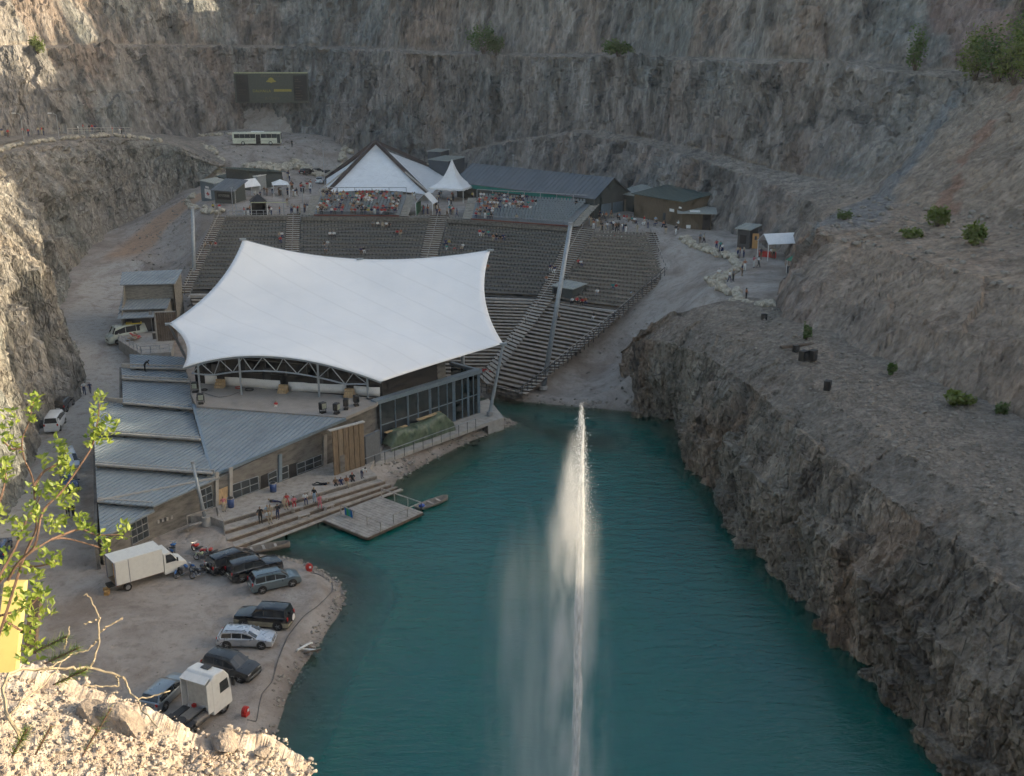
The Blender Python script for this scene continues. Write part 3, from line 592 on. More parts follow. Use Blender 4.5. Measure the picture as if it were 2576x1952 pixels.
zwall(838, 910, 348, 325, 180, 160, DARK, 'doorway', out=0.03)
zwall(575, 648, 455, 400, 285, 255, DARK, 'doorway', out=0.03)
zwall(180, 265, 575, 548, 415, 380, WOOD_L, 'door')
for x, yb, yt in ((290, 540, 205), (748, 400, 85), (1165, 265, -95), (160, 590, 250)):
    zwall(x - 14, x + 14, yb, yb - 8, yt, yt - 8, CONC_L if x != 748 else STEEL_B, 'pillar', out=0.22, th=0.2)
# tall timber gate panel with vertical boards
gateA = G(840, 1196, ZF); gateB = G(918, 1170, ZF)
for i in range(6):
    a = gateA.lerp(gateB, i / 6 + 0.01); b = gateA.lerp(gateB, (i + 1) / 6 - 0.012); n = Vector((fn.x, fn.y, 0))
    MB().prism([a + n * 0.1, b + n * 0.1, b - n * 0.05, a - n * 0.05], ZF, 7.0 - 0.0 * i).build('board', M('tan_board', (0.2, 0.15, 0.1), .8, 0, .25, 2, .2, stretch=(4, 4, .6)) if i == 1 else WOOD, stage)
MB().prism([gateA.lerp(gateB, 0.2) + Vector((fn.x, fn.y, 0)) * 0.14, gateA.lerp(gateB, 0.34) + Vector((fn.x, fn.y, 0)) * 0.14, gateA.lerp(gateB, 0.34) + Vector((fn.x, fn.y, 0)) * 0.11, gateA.lerp(gateB, 0.2) + Vector((fn.x, fn.y, 0)) * 0.11], ZF + 0.1, ZF + 2.1).build('hatch', CONC, stage)
MB().bar(gateA + Vector((-0.3, 0, 5.2)), gateB + Vector((0.1, 0, 5.2)), 0.5, 0.12).build('gate_cap', FASCIA, stage)
# left facade with the tall window (below the lowest roofs)
FE = G(386, 1275, 4.4); FG = G(259, 1352, 3.9); n2 = Vector((FE.y - FG.y, -(FE.x - FG.x), 0)).normalized()
FG2 = FG - n2 * 0.3; FE2 = FE - n2 * 0.3
wall_quad(FG2, FE2, 0.9, 0.9, 3.8, 4.3, 0.3, CONC, stage)
wall_quad(FE2, FA2, 0.9, 1.2, 4.3, 4.75, 0.3, CONC, stage)
def gpt(u, v): return VP(u, v, FG2, FE2)
a0 = gpt(332, 1370); b0 = gpt(374, 1348); a1 = gpt(332, 1315); b1 = gpt(374, 1294)
window(a0, b0, a0.z, b0.z, a1.z, b1.z, 3, 3, stage, name='tall_window', frame=GALV)
e0 = VP(506, 1290, FE2, FA2); e1 = VP(536, 1278, FE2, FA2)
window(e0, e1, 2.0, 2.0, 4.2, 4.3, 2, 3, stage, name='window')
h0 = VP(400, 1322, FE2, FA2)
for k in range(4): MB().box((h0.x + 0.35 * k, h0.y + 0.3 * k - 0.1, 2.6 + 0.05 * (k % 2)), (0.22, 0.12, 0.35), 0.7).build('meter_box', CONC_L, stage)
# left (road) side wall
GL0 = G(238, 1010, 5.8)
wall_quad(G(245, 1360, 3.9), G(240, 1010, 5.9), 0.9, 1.3, 3.7, 5.6, 0.3, CONC, stage)
wall_quad(G(307, 1010, 6.2), G(306, 920, 7.0), 1.3, 2.2, 6.1, 6.8, 0.3, CONC, stage)
# stepped roofs, nearest last
Z4 = lambda x, y, z: G(x / 2.394, 600 + y / 2.394, z)
STEPS = [([(780, 697), (1110, 715), (1120, 785), (785, 778)], 8.1, 7.9), ([(730, 780), (1115, 790), (1145, 862), (735, 842)], 7.6, 7.4), ([(735, 850), (1140, 872), (1160, 1026), (740, 991)], 7.1, 6.8),
         ([(570, 976), (1160, 1036), (1206, 1212), (565, 1167)], 6.4, 6.1), ([(565, 1180), (1210, 1226), (1278, 1416), (575, 1362)], 5.7, 5.4), ([(575, 1376), (1290, 1426), (1322, 1440), (925, 1612), (585, 1582)], 5.0, 4.7), ([(590, 1596), (920, 1622), (932, 1640), (622, 1800), (606, 1812)], 4.3, 4.0)]
SEAM = Vector((0.42, 1.0))
for P_, za, zb in STEPS:
    ys = [p[1] for p in P_]; y0, y1 = min(ys), max(ys)
    pts = [Z4(p[0], p[1], za + (zb - za) * (p[1] - y0) / (y1 - y0)) for p in P_]; rp = roof_panel(pts, SEAM, stage)
    e_ = [q for q, p in zip(pts, P_) if p[1] > y0 + 0.55 * (y1 - y0)]
    if za > 4.5: MB().bar(pts[-1] + Vector((0, 0.05, 0.03)), pts[2] + Vector((0, 0.05, 0.03)), 0.3, 0.16).build('edge_trim', FASCIA, rp)
    if za < 8: # fascia of the roof above: pale upstand along the upper edge
        a, b = pts[0], pts[1]; MB().slab([a + Vector((0, 0.1, 0)), b + Vector((0, 0.1, 0)), b + Vector((0, 0.1, 0.55)), a + Vector((0, 0.1, 0.55))], 0.18, d=(0, 1, 0)).build('fascia', FASCIA, rp)
MAIN = [Z4(1163, 1000, 7.15), Z4(2058, 1075, 7.2), Z4(1272, 1412, 5.0)]
mp = [MAIN[0], MAIN[1] + Vector((0.5, -0.3, 0)), MAIN[2] + Vector((0.2, -0.5, 0))]
roof_panel(mp, SEAM, stage)
MB().bar(mp[1] + Vector((0, 0, -0.12)), mp[2] + Vector((0, 0, -0.12)), 0.2, 0.34).build('eave_board', STEEL_B, stage)
MB().bar(mp[0] + Vector((0, 0, 0.05)), mp[2] + Vector((0, 0, 0.05)), 0.3, 0.12).build('valley_flashing', STEEL_B, stage)
# flat roof deck
DP = [G(478, 985, DK), G(488, 962, DK), G(958, 1002, DK), G(948, 1015, DK), G(868, 1050, DK), G(496, 1021, DK)]
MB().slab(DP, 0.35).build('roof_deck', M('deck_felt', (0.26, 0.24, 0.22), 0.95, 0, 0.12, 0.5, 0.2), stage)
# white parapet sheets with gaps
Z7 = lambda x, y: (460 + x / 4.424, 860 + y / 4.424)
for (x0, y0), (x1, y1) in [((250, 468), (386, 478)), ((474, 486), (1086, 532)), ((1180, 546), (1820, 578)), ((1905, 592), (2192, 610))]:
    a = G(*Z7(x0, y0), DK); b = G(*Z7(x1, y1), DK); n = max(3, int((b - a).length / 0.8)); mb = MB(); V = []; Fc = []
    for i in range(n + 1):
        for z in (0.02, 0.55, 1.12):
            q = a.lerp(b, i / n); V.append((q.x + rnd.uniform(-.03, .03), q.y + rnd.uniform(-.05, .05), DK + z + (0 if z < 1 else rnd.uniform(-.03, .03))))
    Fc = [(i * 3 + j, (i + 1) * 3 + j, (i + 1) * 3 + j + 1, i * 3 + j + 1) for i in range(n) for j in range(2)]
    o = MB().add(V, Fc).build('parapet_sheet', WHITEC, stage, True); o.modifiers.new('s', 'SOLIDIFY').thickness = 0.04
# ---- black stage house behind the deck
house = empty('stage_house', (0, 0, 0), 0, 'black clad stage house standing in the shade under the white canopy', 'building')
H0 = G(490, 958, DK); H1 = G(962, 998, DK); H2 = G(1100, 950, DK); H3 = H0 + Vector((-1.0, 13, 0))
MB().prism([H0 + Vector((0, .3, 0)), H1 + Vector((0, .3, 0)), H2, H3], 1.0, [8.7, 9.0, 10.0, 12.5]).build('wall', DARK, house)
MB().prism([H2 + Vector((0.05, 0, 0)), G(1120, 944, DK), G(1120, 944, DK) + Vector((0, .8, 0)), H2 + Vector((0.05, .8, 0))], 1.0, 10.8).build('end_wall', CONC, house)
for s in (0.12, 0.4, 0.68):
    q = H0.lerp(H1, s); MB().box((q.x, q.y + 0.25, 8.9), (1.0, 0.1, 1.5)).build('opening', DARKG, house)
mbp = MB()
for i in range(9):
    q = H0.lerp(H1, 0.06 + i * 0.11) + Vector((0, 0.6, 0)); mbp.bar((q.x, q.y, 8.6), (q.x, q.y, 10.6), 0.12)
    if i < 8:
        q2 = H0.lerp(H1, 0.06 + (i + 1) * 0.11) + Vector((0, 0.6, 0)); mbp.bar((q.x, q.y, 10.4), (q2.x, q2.y, 10.4), 0.12)
mbp.build('roof_frame', DARKG, house)
# ---- white canopy
canopy = empty('stage_canopy', (0, 0, 0), 0, 'huge white stretched membrane canopy with pointed corners over the stage', 'canopy')
cA, cB, cC, cD, cE, cF = GY(611, 602, 150), GY(1234, 629, 150), GY(1266, 865, 133.5), GY(958, 961, 121.5), GY(460, 926, 124), GY(424, 815, 137)
def curve(a, b, px, n):
    """edge from a to b passing the sighted pixel half way (parabola)"""
    y = (a.y + b.y) / 2; m = GY(px[0], px[1], y); c = m * 2 - (a + b) / 2
    return [a * (1 - t) ** 2 + c * 2 * t * (1 - t) + b * t * t for t in [i / n for i in range(n + 1)]]
top = curve(cA, cB, (905, 652), 48); bot = curve(cE, cD, (690, 897), 48)
lft = curve(cA, cF, (543, 718), 16) + curve(cF, cE, (468, 866), 16)[1:]; rgt = curve(cB, cC, (1220, 748), 16) + curve(cC, cD, (1100, 915), 16)[1:]
nu, nv = 48, 32; V = []
for j in range(nv + 1):
    t = j / nv
    for i in range(nu + 1):
        s = i / nu; p = top[i] * (1 - t) + bot[i] * t + lft[j] * (1 - s) + rgt[j] * s - (cA * (1 - s) * (1 - t) + cB * s * (1 - t) + cE * (1 - s) * t + cD * s * t)
        V.append(p + Vector((0, 0, 0.9 * math.sin(math.pi * s) * math.sin(math.pi * t))))
Fc = [(j * (nu + 1) + i, j * (nu + 1) + i + 1, (j + 1) * (nu + 1) + i + 1, (j + 1) * (nu + 1) + i) for j in range(nv) for i in range(nu)]
def membrane_mat():
    m, nb, b = newmat('membrane'); co = nb.coords((1, 1, 1))
    c = nb.ramp(nb.noise(co, 0.12, 4, 0.6), [(0.3, (0.74, 0.75, 0.76)), (0.7, (0.84, 0.84, 0.84))])
    wv = nb.new('ShaderNodeTexWave', wave_type='BANDS', bands_direction='DIAGONAL'); nb.link(co, wv.inputs['Vector']); wv.inputs['Scale'].default_value = 0.11; wv.inputs['Distortion'].default_value = 0.3
    c = nb.mix(nb.ramp(wv.outputs['Fac'], [(0.0, 0.18), (0.02, 0.0)]), c, (0.5, 0.5, 0.5))
    nb.link(c, b.inputs['Base Color']); b.inputs['Roughness'].default_value = 0.55; b.inputs['Transmission Weight'].default_value = 0.0
    b.inputs['Subsurface Weight'].default_value = 0.0; return m
MEMB = membrane_mat()
mo = pydata('membrane', V, Fc, MEMB, canopy, True); mo.modifiers.new('t', 'SOLIDIFY').thickness = 0.06
bt = MB(); bt.tube([V[i] for i in range(nu + 1)], 0.09, 5); bt.build('edge_cable', STEEL, canopy)
for c_, nm in ((cA, 'corner_plate'), (cB, 'corner_plate'), (cC, 'corner_plate'), (cF, 'corner_plate'), (top[24], 'corner_plate')):
    MB().box((c_.x, c_.y, c_.z), (0.9, 0.5, 0.25), 0.3).build(nm, STEEL, canopy)
# arch truss under the lake-side edge
tr_top = [p + Vector((0, 0.25, -0.18)) for p in bot]; NB_ = 18
span = [tr_top[int(i * 48 / NB_)] for i in range(NB_ + 1)]
low = [p + Vector((0, 0.3, -(0.35 + 1.45 * min(1, math.sin(math.pi * i / NB_) * 2.2)))) for i, p in enumerate(span)]
MB().tube(tr_top, 0.11, 6).build('top_chord', STEEL, canopy); MB().tube(low[1:-1], 0.1, 6).build('bottom_chord', STEEL, canopy)
for i in range(1, NB_):
    MB().tube([low[i], span[i] if i % 2 else span[i]], 0.0, 4) if False else None
    if i < NB_ - 1:
        MB().tube([low[i], span[i + 1]] if i % 2 else [span[i], low[i + 1]], 0.06, 5).build('brace', STEEL, canopy)
for u in (497, 601, 802, 918):
    k = min(range(49), key=lambda i: abs(proj(bot[i])[0] - u)); p = bot[k]
    MB().tube([(p.x, p.y + 0.3, DK - 0.05), (p.x, p.y + 0.3, p.z - 0.15)], 0.13, 8).build('column', STEEL, canopy)
baseC = G(1232, 1040, 1.9); MB().tube([baseC, cC], [0.24, 0.16], 8).build('raking_strut', STEEL, canopy)
MB().cyl((baseC.x, baseC.y, 1.95), 0.4, 0.5, 10).build('strut_foot', GALV, canopy)
bF = G(470, 905, 3.4); MB().tube([bF, cF], [0.24, 0.16], 8).build('raking_strut', STEEL, canopy)
MB().tube([cF + Vector((0.6, 1, -1)), bF + Vector((1.6, 1, 0))], 0.06, 5).build('stay', STEEL, canopy)
for s in ((H0.lerp(H2, 0.3) + Vector((-6, 9, 0))), (H2 + Vector((-4, 14, 0)))):
    pass
for q_ in (0.08, 0.92):
    p_ = V[int(q_ * nu) + 4 * (nu + 1)]; MB().tube([(p_.x, p_.y, 1.0), (p_.x, p_.y, p_.z - 0.1)], [0.3, 0.2], 8).build('rear_mast', STEEL, canopy)
# ---- glass lake-side hall
hall = empty('glass_hall', (0, 0, 0), 0, 'glazed lakeside hall with blue-grey steel beams at the end of the stage building', 'building')
gA = G(960, 1121, ZF - 0.3); gB = G(1204, 1038, ZF - 0.3); gdir = (gB - gA); gdir.z = 0; glen = gdir.length; gd = gdir.normalized(); gn = Vector((gd.y, -gd.x, 0)); ZH = 7.15; ZG = ZF - 0.3
MB().bar(Vector((gA.x, gA.y, ZH + 0.1)) - gd * 1.0, Vector((gB.x, gB.y, ZH + 0.1)) + gd * 0.3, 0.9, 0.5).build('roof_beam', STEEL_B, hall)
for i, wd in ((0, .18), (1.55 / 11, .12), (2.9 / 11, .2), (4.0 / 11, .14), (5.3 / 11, .35), (6.3 / 11, .16), (7.3 / 11, .14), (8.0 / 11, .5), (9.05 / 11, .14), (9.75 / 11, .28), (10.4 / 11, .12), (1.0, .4)):
    p = gA + gd * glen * i; MB().bar((p.x, p.y, ZG), (p.x, p.y, ZH - 0.1), wd, 0.25).build('mullion', STEEL_B, hall)
for z in (2.55,):
    MB().bar(gA + Vector((0, 0, z)), gB + Vector((0, 0, z)), 0.1, 0.12).build('transom', STEEL_B, hall)
xs = [0, 1.55 / 11, 2.9 / 11, 4.0 / 11, 5.3 / 11, 6.3 / 11, 7.3 / 11, 8.0 / 11, 9.05 / 11, 9.75 / 11, 10.4 / 11, 1.0]
for i in range(len(xs) - 1):
    for z0, z1 in ((ZG + 0.05, ZG + 2.5), (ZG + 2.6, ZH - 0.15)):
        a = gA + gd * glen * (xs[i]); b = gA + gd * glen * (xs[i + 1]); mat = GLASS if xs[i] < 0.7 else PANE
        MB().slab([(a.x, a.y, z0), (b.x, b.y, z0), (b.x, b.y, z1), (a.x, a.y, z1)], 0.03, d=-gn).build('pane', mat, hall)
b2 = gB - gn * 5.0
MB().bar(Vector((gB.x, gB.y, ZH + 0.1)), Vector((b2.x, b2.y, ZH + 0.1)), 0.5, 0.4).build('end_beam', STEEL_B, hall)
MB().slab([(gB.x, gB.y, ZG), (b2.x, b2.y, ZG), (b2.x, b2.y, ZH), (gB.x, gB.y, ZH)], 0.03, d=gd).build('end_pane', PANE, hall)
i8 = gA + gd * glen * 0.72
MB().prism([gA - gn * 0.6, i8 - gn * 0.6, i8 - gn * 5, gA - gn * 5], ZG, ZH - 0.2).build('inner_wall', DARK, hall)
MB().prism([gA - gd * 0.4, gB + gd * 0.2, b2 + gd * 0.2, gA - gn * 5 - gd * 0.4], ZG - 0.5, ZG).build('floor', CONC, hall)
# walkway with railing in front
walk = empty('lakeside_walkway', (0, 0, 0), 0, 'narrow concrete walkway with steel railing between the glass hall and the lake', 'walkway')
w0 = G(918, 1176, ZF - 0.3); w1 = G(1228, 1062, ZF - 0.3)
MB().prism([gA - gd * 3.2 + gn * 0.1, gB + gd * 0.4 + gn * 0.1, w1, w0], ZG - 0.45, ZG - 0.02).build('slab', CONC_L, walk)
MB().prism([gB + gd * 0.4 - gn * 3.5, gB + gd * 5 - gn * 3.0, G(1268, 1050, ZG), w1, gB + gd * 0.4 + gn * 0.1], -0.5, ZG - 0.0).build('abutment', CONC_L, walk)
rl = MB(); 
for i in range(13):
    p = w0.lerp(w1, i / 13.5); MB().bar((p.x, p.y, ZG - 0.35), (p.x, p.y, ZG + 1.05), 0.07).build('post', DARKG, walk)
e = w0.lerp(w1, 12 / 13.5); MB().bar((w0.x, w0.y, ZG + 1.05), (e.x, e.y, ZG + 1.05), 0.09, 0.06).build('handrail', STEEL, walk)
# inner wall piece beside the gate
MB().prism([G(922, 1168, ZF) , G(958, 1150, ZF), G(958, 1150, ZF) - gn * 0.3, G(922, 1168, ZF) - gn * 0.3], 1.2, 5.2).build('shutter', M('grey_shutter', (0.12, 0.13, 0.14), 0.6), stage)
# ---- tarpaulin covered stack
def tarp():
    t = empty('covered_stack', (0, 0, 0), 0, 'long stack covered by a crumpled green tarpaulin beside the glass hall', 'tarpaulin')
    q0 = G(962, 1128, ZG) + gn * 0.7; q1 = G(1122, 1074, ZG) + gn * 0.7; d = q1 - q0; L = d.length; d = d.normalized(); nu, nv = 90, 24; V = []
    for i in range(nu + 1):
        s = i / nu; hh = (1.9 + 0.25 * math.sin(s * 9)) * min(1, 0.35 + 6 * s) * min(1, 0.25 + 5 * (1 - s)) + (0.35 if s > 0.42 else 0)
        for j in range(nv + 1):
            a = math.pi * j / nv; yy = 0.95 * math.copysign(abs(math.cos(a)) ** 0.45, math.cos(a)); zz = hh * abs(math.sin(a)) ** 0.6
            p = q0 + d * L * s + gn * yy; V.append(Vector((p.x, p.y, ZG + zz)))
    arr = np.array([tuple(v) for v in V]); k = fbm(arr * np.array([1.6, 1.6, 0.5]), 31, 4) * 0.22 + ridged(arr * np.array([2.0, 2.0, 0.8]), 37, 2) * 0.07
    arr[:, 0] += gn.x * k; arr[:, 1] += gn.y * k; arr[:, 2] = np.maximum(ZG - 0.01, arr[:, 2] + k * 0.5)
    Fc = [(i * (nv + 1) + j, (i + 1) * (nv + 1) + j, (i + 1) * (nv + 1) + j + 1, i * (nv + 1) + j + 1) for i in range(nu) for j in range(nv)]
    pydata('tarpaulin', arr.tolist(), Fc, M('tarp_green', (0.085, 0.118, 0.075), 0.5, 0, 0.3, 1.2), t, True)
    a = q0 + d * L * 0.5 - gn * 0.2; b = q0 + d * L * 0.86 - gn * 0.2
    MB().bar((a.x, a.y, ZG + 2.35), (b.x, b.y, ZG + 2.42), 0.5, 0.14).build('timber', WOOD_L, t)
    a = q0 + d * L * 0.02 - gn * 0.3; b = q0 + d * L * 0.34 - gn * 0.3; MB().bar((a.x, a.y, ZG + 2.0), (b.x, b.y, ZG + 2.05), 0.4, 0.12).build('timber', WOOD_L, t)
tarp()
# ---- stepped lakeside terrace
terr = empty('lakeside_terrace', (0, 0, 0), 0, 'stepped timber terrace running down to the lake in front of the stage building', 'terrace')
ES = [((561, 1311), (948, 1196), 1.9), ((567, 1334), (969, 1208), 1.45), ((571, 1357), (984, 1217), 1.0), ((574, 1381), (1000, 1223), 0.55)]
edges = [(G(*a, z), G(*b, z), z) for a, b, z in ES]
bk0 = FE2.lerp(FA2, 0.55); MBt = MB().prism([edges[0][0], edges[0][1], G(930, 1178, 1.9), FC2 + Vector((0.2, -0.6, 0)), FA2 + Vector((0.1, -0.1, 0)), Vector((bk0.x, bk0.y - 0.1, 0)), G(530, 1300, 1.9)], 0.6, 1.9); MBt.build('upper_deck', PLANK, terr)
for k in range(3):
    a0, b0, z0 = edges[k]; a1, b1, z1 = edges[k + 1]; o = MB().prism([a0 + Vector((0, .02, 0)), b0 + Vector((0, .02, 0)), b1, a1], z1 - 0.16, z1).build('step', PLANK, terr)
    n = Vector(((b0 - a0).y, -(b0 - a0).x, 0)).normalized()
    MB().prism([a0, b0, b0 - n * 0.06, a0 - n * 0.06], z1 - 0.3, z0 - 0.12).build('riser', PLANK_D, terr)
a3, b3, z3 = edges[3]; MB().prism([a3, b3, b3 + Vector((0, .06, 0)), a3 + Vector((0, .06, 0))], -0.4, z3 - 0.16).build('riser', PLANK_D, terr)
MB().bar(G(600, 1388, 0.3), G(1010, 1231, 0.3), 0.45, 0.1).build('fender_board', PLANK, terr)
for u, v in ((620, 1381), (720, 1342), (800, 1311), (930, 1262)): p = G(u, v, 0.2); MB().bar((p.x, p.y, -1.5), (p.x, p.y, 0.28), 0.18).build('pile', PLANK_D, terr)
for (x0, y0), (x1, y1), z in (((860, 590), (968, 565), 1.45), ((920, 660), (1028, 630), 1.0), ((1165, 575), (1250, 545), 1.0), ((1125, 490), (1190, 482), 1.45), ((865, 470), (1020, 425), 1.9)):
    a = G(*Z1(x0, y0), z + 0.4); b = G(*Z1(x1, y1), z + 0.4); mb = MB(); mb.bar(a, b, 0.4, 0.08)
    for q in (a.lerp(b, .12), a.lerp(b, .88)): mb.bar((q.x, q.y, z), (q.x, q.y, z + 0.37), 0.3, 0.08)
    tag(mb.build('terrace_bench', PLANK, None), 'low plank bench on the terrace %s' % {590: 'second step near the pink dress', 660: 'third step, the one furthest left of two', 575: 'third step behind the swimming dock rail', 490: 'second step beside the person in pink', 470: 'upper deck behind the person in red'}[y0], 'bench', 'low benches on the lakeside terrace')
# small side stair and landing rail at the left end of the terrace
for i in range(5):
    p = G(455 + i * 9, 1338 - i * 5, 0.95 + 0.22 * i); MB().box((p.x, p.y, 0.95 + 0.22 * i), (1.3, 0.35, 0.07), 0.75).build('stair_tread', PLANK, terr)
for (u, v), (u2, v2) in (((470, 1298), (545, 1275)), ((545, 1275), (562, 1308))):
    a = G(u, v, 2.9); b = G(u2, v2, 2.9); MB().bar(a, b, 0.08).build('rail', PLANK, terr)
    for q in (a, b): MB().bar((q.x, q.y, 1.2), (q.x, q.y, 2.9), 0.08).build('rail_post', PLANK, terr)
a = G(975, 1200, 1.9); b = G(998, 1199, 1.9); c = G(995, 1222, 1.2)
for z in (0.5, 0.95):
    MB().bar(a + Vector((0, 0, z - .4)), b + Vector((0, 0, z - .4)), 0.07).build('rail', PLANK, terr)
# swimming dock
dock = empty('swimming_dock', (0, 0, 0), 0, 'square pale plank swimming dock with open railings moored to the terrace', 'dock')
dq = [G(816, 1308, 0.5), G(923, 1352, 0.5), G(1064, 1288, 0.5), G(961, 1250, 0.5)]
for i in range(18):
    s0, s1 = i / 18 + 0.003, (i + 1) / 18 - 0.003; MB().slab([dq[0].lerp(dq[3], s0), dq[1].lerp(dq[2], s0), dq[1].lerp(dq[2], s1), dq[0].lerp(dq[3], s1)], 0.07).build('plank', PLANK, dock)
for a, b in ((0, 1), (1, 2), (2, 3), (3, 0)): MB().bar(dq[a] - Vector((0, 0, .18)), dq[b] - Vector((0, 0, .18)), 0.14, 0.22).build('frame_beam', PLANK_D, dock)
MB().prism([dq[0].lerp(dq[2], .06), dq[1].lerp(dq[3], .06), dq[2].lerp(dq[0], .06), dq[3].lerp(dq[1], .06)], -0.25, 0.2).build('float', DARKG, dock)
def rail_run(pts, parent, z0, h, n, mat=PLANK, wd=0.11, mid=False):
    for a, b, k in zip(pts[:-1], pts[1:], n):
        for i in range(k + 1):
            q = Vector(a).lerp(Vector(b), i / k); MB().bar((q.x, q.y, z0(q) if callable(z0) else z0), (q.x, q.y, (z0(q) if callable(z0) else z0) + h), wd).build('post', mat, parent)
        f = lambda q, hh: Vector((q[0], q[1], (z0(q) if callable(z0) else z0) + hh))
        MB().bar(f(a, h), f(b, h), wd, wd * 0.8).build('handrail', mat, parent)
        if mid: MB().bar(f(a, h * 0.5), f(b, h * 0.5), wd * .7, wd * 0.7).build('midrail', mat, parent)
rail_run([G(858, 1292, .5), G(958, 1336, .5)], dock, .5, 0.95, [3]); rail_run([G(960, 1250, .5), G(1060, 1285, .5), G(990, 1316, .5)], dock, .5, 0.95, [3, 2])
# ---- two tall masts
def mast(base, topp, r0, r1, label):
    m = empty('lighting_mast', base, 0, label, 'mast', 'tall steel masts beside the seating'); L = Vector(topp) - Vector(base)
    MB().tube([(0, 0, 0), L * 0.5, L], [r0, (r0 + r1) / 2, r1], 12).build('pole', STEEL, m, True); MB().cyl((0, 0, 0.2), r0 * 1.7, 0.5, 12).build('footing', CONC_L, m)
    MB().cyl(L, r1 * 1.25, 0.25, 12).build('cap', GALV, m); return m
b1 = G(1366, 978, 1.0); mast(b1, GY(1436, 562, b1.y + 4), 0.36, 0.3, 'tall pale steel mast leaning over the right seating block near the shore')
b2_ = G(490, 760, 4.6); mast(b2_, GY(484, 522, b2_.y + 1), 0.36, 0.3, 'tall pale steel mast left of the canopy, behind the stepped shed')
b3_ = G(519, 1318, 1.2); m3 = mast(b3_, GY(484, 1163, b3_.y + 1), 0.2, 0.15, 'short steel mast on a round concrete foot by the terrace stair')
MB().cyl((0, 0, 0.35), 0.55, 0.9, 14, r2=0.42).build('plinth', CONC_L, m3)
# ================================================================ AMPHITHEATRE
SEAT_D = M('seat_dark', (0.085, 0.08, 0.072), 0.8, 0, 0.25, 2); SEAT_DOT = M('seat_shell', (0.2, 0.185, 0.16), 0.7, 0, 0.3, 4)
SEAT_B = M('seat_brown', (0.15, 0.122, 0.095), 0.85, 0, 0.25, 2); SEAT_BL = M('seat_plank', (0.235, 0.205, 0.17), 0.85, 0, 0.2, 1.5); RISER = M('riser_brown', (0.15, 0.118, 0.09), 0.9, 0, 0.25, 1.5)
STAIR = M('stair_wood', (0.32, 0.295, 0.255), 0.85, 0, 0.2, 2); CHAIR = M('grey_chair', (0.19, 0.215, 0.225), 0.55, 0, 0.15, 3)
def at_z(edge, z):
    for a, b in zip(edge[:-1], edge[1:]):
        if min(a.z, b.z) - 1e-6 <= z <= max(a.z, b.z) + 1e-6:
            t = (z - a.z) / (b.z - a.z) if abs(b.z - a.z) > 1e-6 else 0; return a.lerp(b, t)
    return edge[-1]
def seat_block(label, left, right, rows, style):
    t = empty('seating_block', (0, 0, 0), 0, label, 'seating', 'seating blocks of the amphitheatre')
    z1, z0 = left[0].z, left[-1].z; dz = (z1 - z0) / rows
    for k in range(rows):
        z = z0 + dz * k; a = at_z(left, z); b = at_z(right, min(z, max(q.z for q in right))); a2 = at_z(left, z + dz); b2 = at_z(right, min(z + dz, max(q.z for q in right)))
        mb = MB(); up = Vector((0, 0, 1)); d = (b - a).normalized()
        mb.prism([a, b, b2, a2], [z - 0.5] * 4, [z] * 4, 0)                                        # tread
        f = 0.45; sa, sb = a.lerp(a2, 0.3), b.lerp(b2, 0.3); ta, tb = a.lerp(a2, 0.3 + f), b.lerp(b2, 0.3 + f)
        hs = 0.36
        if style == 'bench':
            mb.slab([sa + up * (hs + 0.06), sb + up * (hs + 0.06), tb + up * (hs + 0.06), ta + up * (hs + 0.06)], 0.07, 1)
            mb.slab([sa.lerp(ta, .3), sb.lerp(tb, .3), sb.lerp(tb, .3) + up * hs, sa.lerp(ta, .3) + up * hs], 0.05, 2, d=(0, 1, 0))
            mats = [RISER, SEAT_BL, RISER]
        else:
            n = max(4, int((b - a).length / 0.62)); dk = 2 if style == 'dark' else 0
            mb.slab([sa + up * hs, sb + up * hs, tb + up * hs, ta + up * hs], 0.06, 1)
            for i in range(n):
                s = (i + 0.5) / n; q = ta.lerp(tb, s); mb.slab([q - d * 0.22 + up * (hs - .03), q + d * 0.22 + up * (hs - .03), q + d * 0.2 + up * (hs + 0.36) , q - d * 0.2 + up * (hs + 0.36)], 0.05, 2, d=(0, 1, 0))
            mats = [SEAT_D, SEAT_D, SEAT_DOT] if style == 'dark' else [SEAT_B, SEAT_B, SEAT_BL]
        o = mb.build('seat_row', mats, t); o['kind'] = 'stuff' if style != 'bench' else 'stuff'
    return t
def stairs(label, tl, tr, bl, br, n, mids=None):
    t = empty('stairway', (0, 0, 0), 0, label, 'stairs', 'stairways between the seating blocks'); L = [tl] + ([m[0] for m in mids] if mids else []) + [bl]; Rr = [tr] + ([m[1] for m in mids] if mids else []) + [br]
    V = []; Fc = []; z1, z0 = tl.z, bl.z
    for k in range(n + 1):
        z = z1 + (z0 - z1) * k / n; a = at_z(L, z); b = at_z(Rr, z); zz = z + 0.3
        V += [(a.x, a.y, zz + (z1 - z0) / n), (b.x, b.y, zz + (z1 - z0) / n), (a.x, a.y, zz), (b.x, b.y, zz)]
    mi = []
    for k in range(n + 1):
        j = 4 * k; Fc.append((j, j + 1, j + 3, j + 2)); mi.append(1)
        if k < n: Fc.append((j + 2, j + 3, j + 5, j + 4)); mi.append(0)
    o = pydata('flight', V, Fc, [STAIR, PLANK_D], t, False, mi)
    m0 = [(at_z(L, z1 + (z0 - z1) * k / 10) + at_z(Rr, z1 + (z0 - z1) * k / 10)) / 2 for k in range(11)]
    hr = MB()
    hr.tube([p + Vector((0, 0, 1.3)) for p in m0], 0.05, 4); hr.build('handrail', PLANK, t)
    for p in m0: MB().bar(p, p + Vector((0, 0, 1.3)), 0.07).build('post', DARKG, t)
    return t
ZM = 7.8
seat_block('upper seating block furthest left, dark seats left of the first stairway', [G(568, 549, ZT), G(480, 735, ZM)], [G(721, 547, ZT), G(712, 735, ZM)], 20, 'dark')
